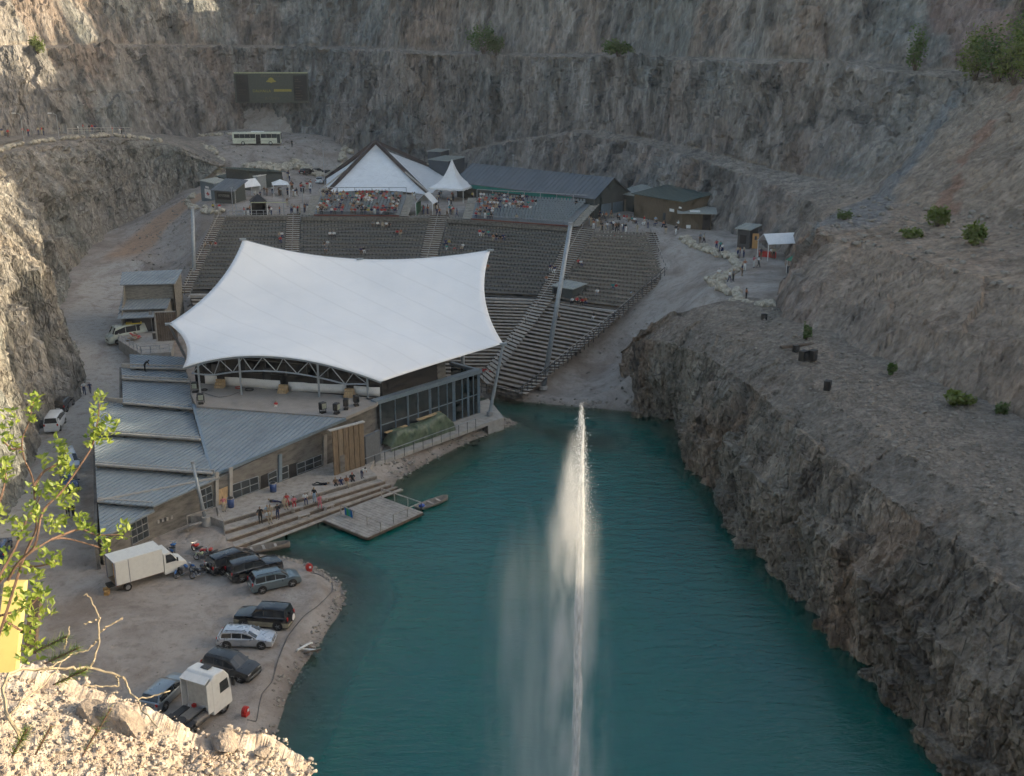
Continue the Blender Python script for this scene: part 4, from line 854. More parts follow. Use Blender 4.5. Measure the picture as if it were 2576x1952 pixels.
seat_block('wide upper middle block of dark seats behind the canopy between two stairways', [G(757, 547, ZT), G(752, 737, ZM)], [G(1080, 549, ZT), G(1036, 738, ZM)], 20, 'dark')
seat_block('upper right-centre block of dark seats right of the canopy peak', [G(1128, 553, ZT), G(1079, 738, ZM)], [G(1438, 577, ZT), G(1352, 750, ZM)], 20, 'dark')
seat_block('upper far right block of brown seats beside the gravel bank', [G(1497, 588, ZT), G(1392, 757, ZM)], [G(1624, 594, ZT), G(1663, 690, 11.5), G(1566, 780, ZM)], 20, 'brown')
seat_block('lower block of plank benches directly right of the canopy', [G(1040, 748, 7.4), Vector((-15, 149, ZB))], [G(1350, 758, 7.4), G(1205, 955, ZB)], 24, 'bench')
seat_block('lower far right block of plank benches running down to the shore', [G(1386, 762, 7.4), G(1226, 978, ZB)], [G(1560, 790, 7.4), G(1298, 997, ZB)], 24, 'bench')
seat_block('lower left block of plank benches behind the steel mast left of the canopy', [G(478, 746, 7.3), Vector((-46, 158, 3.0))], [G(700, 748, 7.3), Vector((-32, 156, 3.0))], 13, 'bench')
stairs('straight stairway left of the middle seats', G(722, 545, ZT), G(756, 545, ZT), G(713, 735, ZM), G(751, 735, ZM), 34)
stairs('stairway leading down from the small white gate tent', G(1081, 547, ZT), G(1127, 549, ZT), G(1037, 738, ZM), G(1078, 738, ZM), 34)
stairs('long stairway beside the leaning mast, from the plaza to the shore', G(1440, 578, ZT), G(1496, 584, ZT), G(1206, 956, ZB), G(1226, 976, ZB), 60, [(G(1352, 752, ZM), G(1391, 757, ZM))])
stairs('outer stairway on the right edge of the seating', G(1624, 592, ZT), G(1650, 594, ZT), G(1664, 694, 11.3), G(1690, 690, 11.3), 18)
stairs('outer stairway on the left edge of the seating', G(540, 552, ZT), G(566, 552, ZT), G(452, 742, ZM - .3), G(478, 742, ZM - .3), 34)
stairs('lower stair strip along the right-hand fence', G(1664, 696, 11.2), G(1690, 692, 11.2), G(1300, 998, ZB), G(1322, 1000, ZB), 46)
# cross aisle
aisle = MB(); ac = [G(478, 740, 7.6), G(1036, 742, 7.6), G(1352, 754, 7.6), G(1566, 784, 7.6)]; ad = [Vector((p.x, p.y - 1.6, 7.35)) for p in ac]
for i in range(3): aisle.add([ad[i], ad[i + 1], ac[i + 1] + Vector((0, .3, 0.05)), ac[i] + Vector((0, .3, 0.05))], [(0, 1, 2, 3)])
ob = aisle.build('seating_aisle', CONC_L); tag(ob, kind='structure')
def fence(label, P, n, h, mat, wd=0.09, group='railings of the amphitheatre', mid=True):
    t = empty('railing', P[0], 0, label, 'railing', group); off = Vector(P[0])
    for a, b, k in zip(P[:-1], P[1:], n):
        for i in range(k + 1):
            q = Vector(a).lerp(Vector(b), i / k) - off; MB().bar(q - Vector((0, 0, .3)), q + Vector((0, 0, h)), wd).build('post', mat, t)
        MB().bar(Vector(a) - off + Vector((0, 0, h)), Vector(b) - off + Vector((0, 0, h)), wd, wd).build('handrail', mat, t)
        if mid: MB().bar(Vector(a) - off + Vector((0, 0, h * .5)), Vector(b) - off + Vector((0, 0, h * .5)), wd * .7, wd * .7).build('midrail', mat, t)
    return t
fence('long sloping dark railing on the right side of the seating', [G(1672, 690, 11.8), G(1480, 868, 5.2), G(1303, 1000, 1.4)], [16, 16], 1.15, DARKG)
fence('railing in front of the lowest bench rows by the shore', [G(1128, 965, 1.2), G(1298, 1000, 1.2)], [14], 1.1, DARKG)
fence('railing between the plaza and the left upper seats', [G(575, 545, 16), G(716, 543, 16)], [8], 1.1, GALV, 0.07)
# booth in the seating
def hut(name, label, A, B, depth, h, roof='mono', hb=None, over=0.35, wall=None, roofm=None, cat='hut', openings=(), group=None, z=None, sign=None):
    """box hut; A-B is its front edge on the ground (seen from the camera left to right)"""
    A = Vector(A); B = Vector(B); z0 = z if z is not None else min(A.z, B.z); t = empty(name, (A.x, A.y, z0), 0, label, cat, group)
    d = Vector((B.x - A.x, B.y - A.y, 0)); L = d.length; d.normalize(); n = Vector((-d.y, d.x, 0)); hb = h if hb is None else hb
    P = lambda x, y, zz: d * x + n * y + Vector((0, 0, zz))
    if roof == 'gablex':                               # ridge along the front
        MB().add([P(0, 0, -.3), P(L, 0, -.3), P(L, depth, -.3), P(0, depth, -.3), P(0, 0, h), P(L, 0, h), P(L, depth, h), P(0, depth, h), P(0, depth / 2, hb), P(L, depth / 2, hb)],
                 [(0, 1, 5, 4), (1, 2, 6, 9, 5), (2, 3, 7, 6), (3, 0, 4, 8, 7), (4, 5, 9, 8), (8, 9, 6, 7)]).build('wall', wall or DARKG, t)
        sl = (hb - h) / (depth / 2)
        for sy in (0, 1):
            y0 = -over if sy == 0 else depth + over; roof_panel([P(-over, y0, h - sl * over + .06), P(L + over, y0, h - sl * over + .06), P(L + over, depth / 2, hb + .06), P(-over, depth / 2, hb + .06)], n, t, 1.1, 0.12, roofm or ROOFM, roofm)
    elif roof == 'gabley':                             # gable facing the front
        MB().add([P(0, 0, -.3), P(L, 0, -.3), P(L, depth, -.3), P(0, depth, -.3), P(0, 0, h), P(L, 0, h), P(L, depth, h), P(0, depth, h), P(L / 2, 0, hb), P(L / 2, depth, hb)],
                 [(0, 1, 5, 8, 4), (1, 2, 6, 5), (2, 3, 7, 9, 6), (3, 0, 4, 7), (4, 8, 9, 7), (5, 6, 9, 8)]).build('wall', wall or DARKG, t)
        sl = (hb - h) / (L / 2)
        for sx in (0, 1):
            x0 = -over if sx == 0 else L + over; roof_panel([P(x0, -over, h - sl * over + .06), P(L / 2, -over, hb + .06), P(L / 2, depth + over, hb + .06), P(x0, depth + over, h - sl * over + .06)], d, t, 1.1, 0.12, roofm or ROOFM, roofm)
    else:
        MB().add([P(0, 0, -.3), P(L, 0, -.3), P(L, depth, -.3), P(0, depth, -.3), P(0, 0, h), P(L, 0, h), P(L, depth, hb), P(0, depth, hb)],
                 [(0, 1, 5, 4), (1, 2, 6, 5), (2, 3, 7, 6), (3, 0, 4, 7), (4, 5, 6, 7)]).build('wall', wall or DARKG, t)
        sl = (hb - h) / depth
        roof_panel([P(-over, -over, h - sl * over + .08), P(L + over, -over, h - sl * over + .08), P(L + over, depth + over, hb + sl * over + .08), P(-over, depth + over, hb + sl * over + .08)], n, t, 0.9, 0.14, roofm or ROOFM, roofm)
    for (x0, x1, za, zb, mat, nm) in openings:
        MB().slab([P(L * x0, -.05, za), P(L * x1, -.05, za), P(L * x1, -.05, zb), P(L * x0, -.05, zb)], 0.06, d=n).build(nm, mat, t)
    return t
GREENROOF = M('dark_green_roof', (0.085, 0.115, 0.108), 0.5, 0.2); DKGREEN = M('dark_green_wall', (0.055, 0.065, 0.062), 0.7); BLUEG = M('blue_grey_container', (0.12, 0.165, 0.195), 0.55)
LIGHTROOF = M('pale_roof', (0.34, 0.36, 0.34), 0.5, 0.2); BROWNW = M('brown_boarding', (0.115, 0.085, 0.055), 0.85, 0, 0.2, 2, 0.2, stretch=(5, 5, .5)); SLATE = M('slate_grey_roof', (0.115, 0.13, 0.142), 0.5, 0.2, 0.08, 0.2)
TEAL = M('teal_fabric', (0.01, 0.2, 0.17), 0.7); REDM = M('red_paint', (0.45, 0.03, 0.025), 0.5); ORANGE = M('orange_board', (0.5, 0.27, 0.1), 0.7); YELLOW = M('yellow_paint', (0.62, 0.46, 0.04), 0.6)
WHITEP = M('white_paint', (0.74, 0.74, 0.72), 0.5, 0, 0.06); WHITET = M('white_tent', (0.76, 0.76, 0.76), 0.6, 0, 0.06, 0.8)
b0 = G(1389, 752, ZM); b1_ = G(1440, 762, ZM)
hut('control_booth', 'small dark control booth with flat grey roof among the right seats', b0, b1_, 3.4, 2.2, 'mono', 2.5, 0.15, DKGREEN, LIGHTROOF, 'booth', [(.08, .5, .2, 1.9, DARK, 'opening')])
# ================================================================ PLAZA
Z1p = lambda x, y: (460 + x / 4.424, 300 + y / 4.424); Z3 = lambda x, y: (780 + x / 4.424, 330 + y / 4.424); Z4p = lambda x, y: (1180 + x / 4.424, 380 + y / 4.424); Z5p = lambda x, y: (1560 + x / 4.424, 480 + y / 4.424)
def og(fn, x, y):
    u, v = fn(x, y); return on(u, v, 16)
hut('event_barn', 'dark boarded barn with sloping dark green roof left on the plaza', og(Z1p, 495, 775), og(Z1p, 755, 790), 9, 4.6, 'mono', 3.6, 0.7, DKGREEN, GREENROOF, 'barn', [(.62, .74, 0, 2.2, DARK, 'door')])
hut('lean_to_shed', 'low timber lean-to with dark green roof at the left end of the barn', og(Z1p, 405, 760), og(Z1p, 485, 770), 5, 2.6, 'mono', 3.2, 0.5, WOOD, GREENROOF, 'shed')
c_ = hut('first_aid_cabin', 'blue-grey container cabin with a white red-cross poster by the plaza edge', og(Z1p, 210, 912), og(Z1p, 358, 905), 3.4, 4.3, 'mono', 4.6, 0.15, BLUEG, LIGHTROOF, 'cabin', [(.3, .75, .9, 2.8, WHITEP, 'poster'), (.5, .56, 1.4, 2.3, REDM, 'red_cross'), (.42, .64, 1.72, 1.98, REDM, 'red_cross'), (.38, .62, 3.0, 3.4, WHITEP, 'sign')])
for ob_ in c_.children:
    if ob_.name.startswith('red_cross'): ob_.location = (0, -0.04, 0)
hut('dark_kiosk', 'dark kiosk with sloping slate roof in front of the first aid cabin', og(Z1p, 362, 945), og(Z1p, 570, 940), 3.6, 2.9, 'mono', 4.3, 0.5, DKGREEN, SLATE, 'kiosk', [(.12, .88, 1.0, 2.3, DARK, 'counter_opening'), (.2, .8, 1.5, 2.05, M('menu_board', (0.2, 0.21, 0.19)), 'menu_board')])
tr = hut('toilet_trailer', 'white box trailer with grey body standing beside the barn', og(Z1p, 748, 785), og(Z1p, 835, 785), 7, 3.0, 'mono', 3.05, 0.05, M('trailer_grey', (0.3, 0.31, 0.3), 0.5), WHITEP, 'trailer', [(.2, .5, .3, 2.0, GALV, 'door')])
def tent(name, label, A, B, depth, he, hr, style='gabley', roofm=None, side=None, cat='tent', group=None, walls=(), val=0.25):
    A = Vector(A); B = Vector(B); t = empty(name, (A.x, A.y, A.z), 0, label, cat, group); d = Vector((B.x - A.x, B.y - A.y, 0)); L = d.length; d.normalize(); n = Vector((-d.y, d.x, 0)); P = lambda x, y, z: d * x + n * y + Vector((0, 0, z)); rm = roofm or WHITET
    for x, y in ((0, 0), (L, 0), (L, depth), (0, depth)): q = P(x, y, 0); MB().bar(q - Vector((0, 0, .2)), q + Vector((0, 0, he)), 0.09).build('pole', WHITEP, t)
    if style == 'pagoda':
        c = P(L / 2, depth / 2, 0); N = 12; V = []; Fc = []
        ring = []
        for k in range(33):
            s = k / 8; e = int(s) % 4; f = s - int(s); cs = [P(0, 0, 0), P(L, 0, 0), P(L, depth, 0), P(0, depth, 0)]; ring.append(cs[e].lerp(cs[(e + 1) % 4], f))
        for j in range(N + 1):
            s = j / N; hgt = he + (hr - he) * (0.32 * s + 0.68 * s ** 3.0)
            for q in ring[:32]: V.append(q.lerp(c, s * 0.985) + Vector((0, 0, hgt)))
        Fc = [(j * 32 + k, j * 32 + (k + 1) % 32, (j + 1) * 32 + (k + 1) % 32, (j + 1) * 32 + k) for j in range(N) for k in range(32)]
        MB().add(V, Fc).build('roof', rm, t, True)
        V = [v - Vector((0, 0, 0)) for v in V[:32]] + [V[k] - Vector((0, 0, 0.3 + (0.14 if k % 2 else 0))) for k in range(32)]
        MB().add(V, [(k, (k + 1) % 32, 32 + (k + 1) % 32, 32 + k) for k in range(32)]).build('valance', rm, t)
    elif style == 'hip':
        MB().add([P(-.1, -.1, he), P(L + .1, -.1, he), P(L + .1, depth + .1, he), P(-.1, depth + .1, he), P(L / 2, depth / 2, hr)], [(0, 1, 4), (1, 2, 4), (2, 3, 4), (3, 0, 4), (3, 2, 1, 0)]).build('roof', rm, t)
    elif style == 'gabley':
        MB().slab([P(-.15, -.1, he), P(L / 2, -.1, hr), P(L / 2, depth + .1, hr), P(-.15, depth + .1, he)], .06).build('roof', rm, t); MB().slab([P(L / 2, -.1, hr), P(L + .15, -.1, he), P(L + .15, depth + .1, he), P(L / 2, depth + .1, hr)], .06).build('roof', rm, t)
        MB().add([P(-.1, depth, he), P(L + .1, depth, he), P(L / 2, depth, hr)], [(0, 1, 2)]).build('gable', rm, t)
    else:
        MB().slab([P(-.1, -.15, he), P(L + .1, -.15, he), P(L + .1, depth / 2, hr), P(-.1, depth / 2, hr)], .06).build('roof', rm, t); MB().slab([P(-.1, depth / 2, hr), P(L + .1, depth / 2, hr), P(L + .1, depth + .15, he), P(-.1, depth + .15, he)], .06).build('roof', rm, t)
        MB().add([P(L, 0, he), P(L, depth, he), P(L, depth / 2, hr)], [(0, 1, 2)]).build('gable', rm, t); MB().add([P(0, 0, he), P(0, depth, he), P(0, depth / 2, hr)], [(0, 2, 1)]).build('gable', rm, t)
    for w_ in walls:
        q = {'back': (P(0, depth, 0), P(L, depth, 0)), 'left': (P(0, 0, 0), P(0, depth, 0)), 'right': (P(L, 0, 0), P(L, depth, 0)), 'front': (P(0, 0, 0), P(L, 0, 0))}[w_[0]]; up = Vector((0, 0, w_[3])); lo = Vector((0, 0, w_[2]))
        MB().slab([q[0] + lo, q[1] + lo, q[1] + up, q[0] + up], 0.04, d=d if w_[0] in ('left', 'right') else n).build('side_wall', w_[1], t)
    return t
tent('party_tent', 'small white gabled tent tucked behind the dark kiosk', og(Z1p, 560, 885), og(Z1p, 660, 890), 5, 2.2, 3.6, 'gabley', walls=[('back', WHITET, 0, 2.2)])
tent('party_tent', 'open white party tent in the middle of the plaza crowd', og(Z1p, 1014, 858), og(Z1p, 1188, 862), 5, 2.3, 3.2, 'hip', group=None)
kt = tent('black_gazebo', 'black gazebo stall with pale edge at the top of the left seats', og(Z1p, 766, 1070), og(Z1p, 942, 1075), 3.5, 2.5, 3.9, 'hip', BLACK, walls=[('back', DARK, 0, 2.4), ('left', DARK, 0, 2.4), ('right', DARK, 0, 2.4), ('front', DARK, 0, 1.0)])
MB().bar(Vector((0, -.15, 2.5)), Vector((7.0, -.15, 2.5)), 0.1, 0.14).build('edge_strip', M('edge_cream', (0.5, 0.48, 0.3)), kt)
tent('gate_tent', 'small white gabled gate tent with green sides above the stairway', og(Z3, 1180, 945), og(Z3, 1365, 945), 3.5, 2.4, 4.2, 'gabley', walls=[('left', M('gate_green', (0.05, 0.2, 0.11)), 0, 2.4)])
tent('pagoda_tent', 'white pagoda tent with a tall pointed peak beside the pyramid tent', og(Z3, 1325, 790), og(Z3, 1705, 800), 7.0, 2.9, 8.2, 'pagoda')
tent('market_tent', 'white gabled market tent over red tables on the right-hand terrace', og(Z5p, 1525, 740), og(Z5p, 1640, 785), 6.5, 2.6, 3.9, 'gabley', walls=[])
mt_a, mt_b = og(Z5p, 1530, 748), og(Z5p, 1800, 770)
tb = empty('market_counter', (mt_a.x, mt_a.y, mt_a.z), 0, 'red draped counter under the white market tent', 'table'); dd = mt_b - mt_a
MB().slab([Vector((0.3, .6, 0.9)), dd * 0.8 + Vector((0, .6, 0.9)), dd * 0.8 + Vector((0, 1.5, 0.9)), Vector((0.3, 1.5, 0.9))], 0.06).build('table_top', REDM, tb); MB().slab([Vector((0.3, .6, 0)), dd * 0.8 + Vector((0, .6, 0)), dd * 0.8 + Vector((0, .6, 0.85)), Vector((0.3, .6, 0.85))], 0.04, d=(0, 1, 0)).build('cloth', REDM, tb)
tent('green_stall', 'stall with a green canvas roof against the right rock wall', og(Z5p, 1850, 910), og(Z5p, 1930, 935), 4.0, 2.0, 3.0, 'gablex', M('green_canvas', (0.02, 0.16, 0.09)), walls=[('front', DARKG, 0, 1.0), ('left', DARKG, 0, 1.0)])
hut('snack_hut', 'narrow dark hut with pale green roof left of the white market tent', og(Z5p, 1300, 640), og(Z5p, 1430, 650), 3.0, 3.3, 'mono', 3.6, 0.4, DARKG, LIGHTROOF, 'hut', [(.2, .75, .9, 2.3, DARK, 'opening')])
q_ = og(Z5p, 1500, 640); sb = empty('orange_board', (q_.x, q_.y, q_.z), 0, 'upright orange wooden board beside the snack hut', 'board'); MB().box((0, 0, 1.2), (1.0, 0.12, 2.4)).build('panel', ORANGE, sb); MB().box((0, -.08, 1.7), (0.35, 0.05, 0.6)).build('poster', DARKG, sb)
# pyramid tent with dark timber ridges
pyr = empty('pyramid_tent', (0, 0, 0), 0, 'large white pyramid tent with dark beams along its edges', 'tent')
pa = GY(945, 362, 249); pf = [G(822, 487, 16.2), G(1082, 492, 16.2), Vector((-12.5, 262, 16.2)), Vector((-44, 262, 16.2))]
N = 14
for k in range(4):
    a, b = pf[k], pf[(k + 1) % 4]; V = []; Fc = []
    for j in range(N + 1):
        t = j / N
        for i in range(N + 1):
            s = i / N; e = a.lerp(b, s); lift = 0.9 * math.sin(math.pi * s) ** 0.8 * (1 - t) ** 2; sag = -0.9 * math.sin(math.pi * s) * math.sin(math.pi * t); cen = (pf[0] + pf[1] + pf[2] + pf[3]) / 4
            p = e.lerp(pa - Vector((0, 0, .6)), t); inn = Vector((cen.x - e.x, cen.y - e.y, 0)).normalized(); V.append(p + Vector((0, 0, lift)) + inn * (-sag) * 0.6)
    Fc = [(j * (N + 1) + i, j * (N + 1) + i + 1, (j + 1) * (N + 1) + i + 1, (j + 1) * (N + 1) + i) for j in range(N) for i in range(N)]
    o = MB().add(V, Fc).build('canvas', WHITET, pyr, True)
    off = (a - (pf[0] + pf[2]) / 2); off.z = 0; off = off.normalized()
    MB().bar(a + off * 0.6 + Vector((0, 0, -.2)), pa + Vector((0, 0, .5)), 0.5, 0.7).build('ridge_beam', M('dark_timber', (0.055, 0.04, 0.038), 0.7), pyr)
    sd2 = Vector((off.y, -off.x, 0)); MB().bar(a + off * 1.6 + sd2 * .6 + Vector((0, 0, .6)), a.lerp(pa, .45) + off * .9 + sd2 * .3, 0.2, 0.3).build('outer_strut', M('pale_strut', (0.4, 0.38, 0.34)), pyr)
MB().add([pa + Vector((0, 0, .6)), pa + Vector((-1.3, -1, -1.3)), pa + Vector((1.3, -1, -1.3)), pa + Vector((1.3, 1, -1.3)), pa + Vector((-1.3, 1, -1.3))], [(0, 1, 2), (0, 2, 3), (0, 3, 4), (0, 4, 1)]).build('peak_cap', WHITET, pyr)
# long shed
sh0 = G(1150, 506, 16.1); sh1 = G(1494, 553, 16.1)
ls = hut('long_shed', 'long low shed with a dark slate grey roof behind the right grandstand', sh0, sh1, 10, 4.2, 'gablex', 7.2, 0.6, DKGREEN, SLATE, 'shed')
d_ = (sh1 - sh0); nsh = Vector((-d_.y, d_.x, 0)).normalized()
MB().slab([d_ * 0.02 - nsh * .3 + Vector((0, 0, 3.0)), d_ * 0.86 - nsh * .3 + Vector((0, 0, 3.0)), d_ * 0.86 - nsh * .4 + Vector((0, 0, 3.9)), d_ * 0.02 - nsh * .4 + Vector((0, 0, 3.9))], 0.05, d=nsh).build('teal_awning', TEAL, ls)
ge = d_; rrd = nsh * 10
for s0, s1 in ((.2, .5), (.55, .85)): MB().slab([ge + rrd * s0 + d_.normalized() * .06 + Vector((0, 0, .1)), ge + rrd * s1 + d_.normalized() * .06 + Vector((0, 0, .1)), ge + rrd * s1 + d_.normalized() * .06 + Vector((0, 0, 2.6)), ge + rrd * s0 + d_.normalized() * .06 + Vector((0, 0, 2.6))], 0.05, d=-d_.normalized()).build('door', BLUEG, ls)
for u, v, lab in ((1118, 470, 'dark cabin with a pale flat roof right behind the pyramid tent'),):
    hut('dark_cabin', lab, on(1080, 455, 16), on(1128, 460, 16), 6, 5.0, 'mono', 5.4, 0.2, M('cabin_slate', (0.06, 0.072, 0.085)), LIGHTROOF, 'cabin')
hut('dark_cabin', 'tall dark cabin with a pale roof strip furthest back beside the rock wall', on(1078, 444, 16), on(1110, 446, 16), 4, 6.0, 'mono', 6.2, 0.2, M('cabin_slate', (0.06, 0.072, 0.085)), LIGHTROOF, 'cabin')
hut('link_shed', 'dark shed with pale lean-to roof between the long shed and the brown building', on(1548, 528, 16), on(1592, 534, 16), 7, 3.2, 'mono', 4.0, 0.5, DKGREEN, LIGHTROOF, 'shed', [(.1, .6, .1, 2.2, M('dim_opening', (0.16, 0.14, 0.11)), 'opening')])
bb = hut('brown_building', 'brown boarded building with a sloping green-grey roof by the rock wall', on(1594, 544, 16), on(1716, 575, 16), 8, 4.7, 'mono', 5.6, 0.4, BROWNW, GREENROOF, 'building', [(.61, .66, .1, 2.2, DARKG, 'door'), (.74, .83, 2.6, 3.1, WHITEP, 'sign'), (.92, .97, 3.4, 3.7, WHITEP, 'sign')])
hut('brown_annexe', 'brown annexe with a pale grey shed roof at the right end of the brown building', on(1715, 575, 16), on(1788, 578, 16), 5, 3.0, 'mono', 3.6, 0.9, BROWNW, LIGHTROOF, 'building', [(.7, .98, 0, 2.6, DARK, 'opening'), (.15, .3, .2, .8, WHITEP, 'sign'), (.25, .6, 3.0, 3.4, WHITEP, 'sign')])
# ---- grandstands with rows of grey chairs
def grandstand(label, bl, br, tl, tr, rows, seat_w=0.62):
    t = empty('grandstand', (0, 0, 0), 0, label, 'grandstand', 'grandstands on the plaza'); slots = []
    MB().add([bl - Vector((0, 0, .6)), br - Vector((0, 0, .6)), Vector((tr.x, tr.y, 15.4)), Vector((tl.x, tl.y, 15.4)), bl, br, tr, tl], [(0, 3, 2, 1), (4, 5, 6, 7), (0, 1, 5, 4), (1, 2, 6, 5), (2, 3, 7, 6), (3, 0, 4, 7)]).build('platform', M('stand_grey', (0.2, 0.215, 0.22), 0.7), t)
    MB().bar(bl + Vector((0, -.2, .05)), br + Vector((0, -.2, .05)), 0.25, 0.22).build('front_beam', M('stand_red', (0.16, 0.05, 0.035), 0.7), t)
    for k in range(rows):
        s = (k + 0.35) / rows; a = bl.lerp(tl, s) + Vector((.5, 0, 0)); b = br.lerp(tr, s) - Vector((.5, 0, 0)); n = int((b - a).length / seat_w); d = (b - a).normalized(); up = Vector((0, 0, 1)); mb = MB()
        for i in range(n):
            p = a.lerp(b, (i + .5) / n) + up * 0.05; slots.append((p, d, k, i, n))
            mb.slab([p - d * .23 + up * .45, p + d * .23 + up * .45, p + d * .23 + Vector((0, .45, 0)) + up * .47, p - d * .23 + Vector((0, .45, 0)) + up * .47], .05); q = p + Vector((0, .45, 0)); mb.slab([q - d * .22 + up * .45, q + d * .22 + up * .45, q + d * .2 + up * .95 + Vector((0, .1, 0)), q - d * .2 + up * .95 + Vector((0, .1, 0))], .04, d=(0, 1, 0))
        tag(mb.build('chair_row', CHAIR, t), kind='stuff')
    rail = MB()
    for i in range(int((tr - tl).length / 3) + 1):
        p = tl.lerp(tr, i / int((tr - tl).length / 3)) + Vector((0, .4, 0)); MB().bar(p, p + Vector((0, 0, 1.5)), 0.12).build('post', GALV, t)
    MB().bar(tl + Vector((0, .4, 1.5)), tr + Vector((0, .4, 1.5)), 0.12).build('back_rail', GALV, t)
    MB().bar(bl + Vector((0, -.35, .9)), br + Vector((0, -.35, .9)), 0.06).build('front_rail', GALV, t)
    for sx, a, b in ((-1, bl, tl), (1, br, tr)):
        V = []; Fc = []; K = 12
        for i in range(K + 1):
            p = a.lerp(b, i / K) + Vector((sx * (0.1), 0, 0)); q = p + Vector((sx * 1.6, 0, 0)); h1 = p.z; h0 = a.lerp(b, max(0, i - 1) / K).z; V += [(p.x, p.y, h0), (q.x, q.y, h0), (p.x, p.y, h1), (q.x, q.y, h1)]
        for i in range(K + 1):
            Fc.append((4 * i, 4 * i + 1, 4 * i + 3, 4 * i + 2))
            if i < K: Fc.append((4 * i + 2, 4 * i + 3, 4 * i + 5, 4 * i + 4))
        MB().add(V, Fc).build('side_steps', STAIR, t)
    return slots
S1 = grandstand('left grandstand of grey chairs full of people in front of the pyramid tent', G(790, 541, 16.4), G(1004, 543, 16.4), G(806, 492, 18.9), G(1022, 492, 18.9), 10)
S2 = grandstand('right grandstand of grey chairs, half empty, in front of the long shed', G(1186, 551, 16.4), G(1432, 569, 16.4), G(1200, 497, 18.9), G(1484, 513, 18.9), 11)
# low gravel lip with hedge-like edge in front of the grandstands
for k, (a, b) in enumerate(((G(757, 552, 15.75), G(1080, 554, 15.75)), (G(1128, 557, 15.75), G(1440, 580, 15.75)), (G(568, 551, 15.75), G(721, 550, 15.75)))):
    tag(MB().bar(a + Vector((0, .9, .1)), b + Vector((0, .9, .1)), 1.6, 0.7).build('parapet_wall', M('gabion', (0.17, 0.15, 0.125), 0.95, 0, 0.4, 3, 0.5)), '%s gravel-coloured parapet wall along the top row of seats' % ('middle long', 'right-hand long', 'short left')[k], 'parapet', 'parapets above the seats')
# ---- stepped shed left of the canopy, loading deck
S6 = lambda x, y, z: G(220 + x / 4.424, 640 + y / 4.424, z)
sh = empty('stepped_shed', (0, 0, 0), 0, 'boarded shed with three stepped grey metal roofs beside the quarry road', 'shed')
R1 = [S6(385, 195, 11.6), S6(1055, 168, 11.6), S6(975, 322, 10.9), S6(362, 338, 10.9)]; R2 = [S6(395, 460, 8.6), S6(940, 450, 8.6), S6(885, 598, 7.9), S6(345, 612, 7.9)]; R3 = [S6(350, 630, 7.4), S6(880, 625, 7.4), S6(860, 690, 7.1), S6(335, 712, 7.1)]
for rr in (R1, R2, R3): roof_panel(rr, Vector((0.1, 1)), sh, 0.6)
BOARD = M('grey_boarding', (0.22, 0.205, 0.175), 0.9, 0, 0.25, 1.5, 0.2, stretch=(1, 1, 4))
def drop(a, b, zb, nm='wall', th=0.25, m=None): return MB().prism([a, b, b + Vector((0, th, 0)), a + Vector((0, th, 0))], zb, [a.z - .1, b.z - .1, b.z - .1, a.z - .1]).build(nm, m or BOARD, sh)
drop(R1[3] + Vector((.6, .5, 0)), R1[2] + Vector((-.3, .5, 0)), 8.2); drop(R2[3] + Vector((.4, .5, 0)), R2[2] + Vector((-.2, .5, 0)), 7.0); drop(R3[3] + Vector((.5, 1.5, 0)), R3[2] + Vector((0, 1.5, 0)), 4.0, m=DARKG)
sw = [R1[1], R1[2], R2[2], R3[2]]; V = [tuple(R1[1] - Vector((.3, 0, .1))), tuple(R1[2] - Vector((.2, 0, .1))), tuple(R2[1] - Vector((0, 0, .05))), tuple(R2[2] - Vector((.1, 0, .1))), tuple(R3[2] - Vector((0, 0, .1)))]
base = [(v[0], v[1], 3.8) for v in V]
for i in range(4): MB().slab([V[i], V[i + 1], base[i + 1], base[i]], 0.2, d=(-1, 0, 0)).build('side_wall', BOARD, sh)
V2 = [tuple(R1[0]), tuple(R1[3]), tuple(R2[3]), tuple(R3[3])]
for i in range(3):
    a, b = Vector(V2[i]) + Vector((.4, .3, -.1)), Vector(V2[i + 1]) + Vector((.4, .3, -.1)); MB().slab([a, b, (b.x, b.y, 3.8), (a.x, a.y, 3.8)], 0.2, d=(1, 0, 0)).build('side_wall', BOARD, sh)
MB().prism([R1[0] + Vector((.4, 0, 0)), R1[1] - Vector((.3, 0, 0)), R1[1] - Vector((.3, .2, 0)), R1[0] + Vector((.4, -.2, 0))], 4, 11.4).build('wall', BOARD, sh)
# loading deck, timber screen, sign post, bin
ldk = empty('loading_deck', (0, 0, 0), 0, 'raised concrete loading deck with pale railing below the stepped shed', 'deck'); ZL = 4.5
MB().prism([S6(340, 950, ZL), S6(600, 1110, ZL), S6(930, 1085, ZL), S6(960, 960, ZL), S6(880, 700, ZL), S6(420, 720, ZL)], 2.5, ZL).build('slab', CONC_L, ldk)
rail_run([S6(350, 955, ZL), S6(600, 1105, ZL), S6(915, 1080, ZL)], ldk, ZL, 1.05, [6, 3], GALV, 0.07, True)
scr = empty('timber_screen', (0, 0, 0), 0, 'tall brown timber screen between the loading deck and the canopy corner', 'screen'); A_s, B_s = S6(785, 965, ZL), S6(1010, 955, ZL)
for i in range(9):
    a, b = A_s.lerp(B_s, i / 9 + .006), A_s.lerp(B_s, (i + 1) / 9 - .006); MB().prism([a, b, b + Vector((0, .08, 0)), a + Vector((0, .08, 0))], ZL, ZL + 4.4).build('board', PLANK_D, scr)
MB().bar(A_s + Vector((0, 0, 4.45)), B_s + Vector((0, 0, 4.45)), 0.16).build('cap_rail', FASCIA, scr); MB().bar(A_s + Vector((-.1, 0, 0)), A_s + Vector((-.1, 0, 4.5)), 0.22).build('end_post', FASCIA, scr)
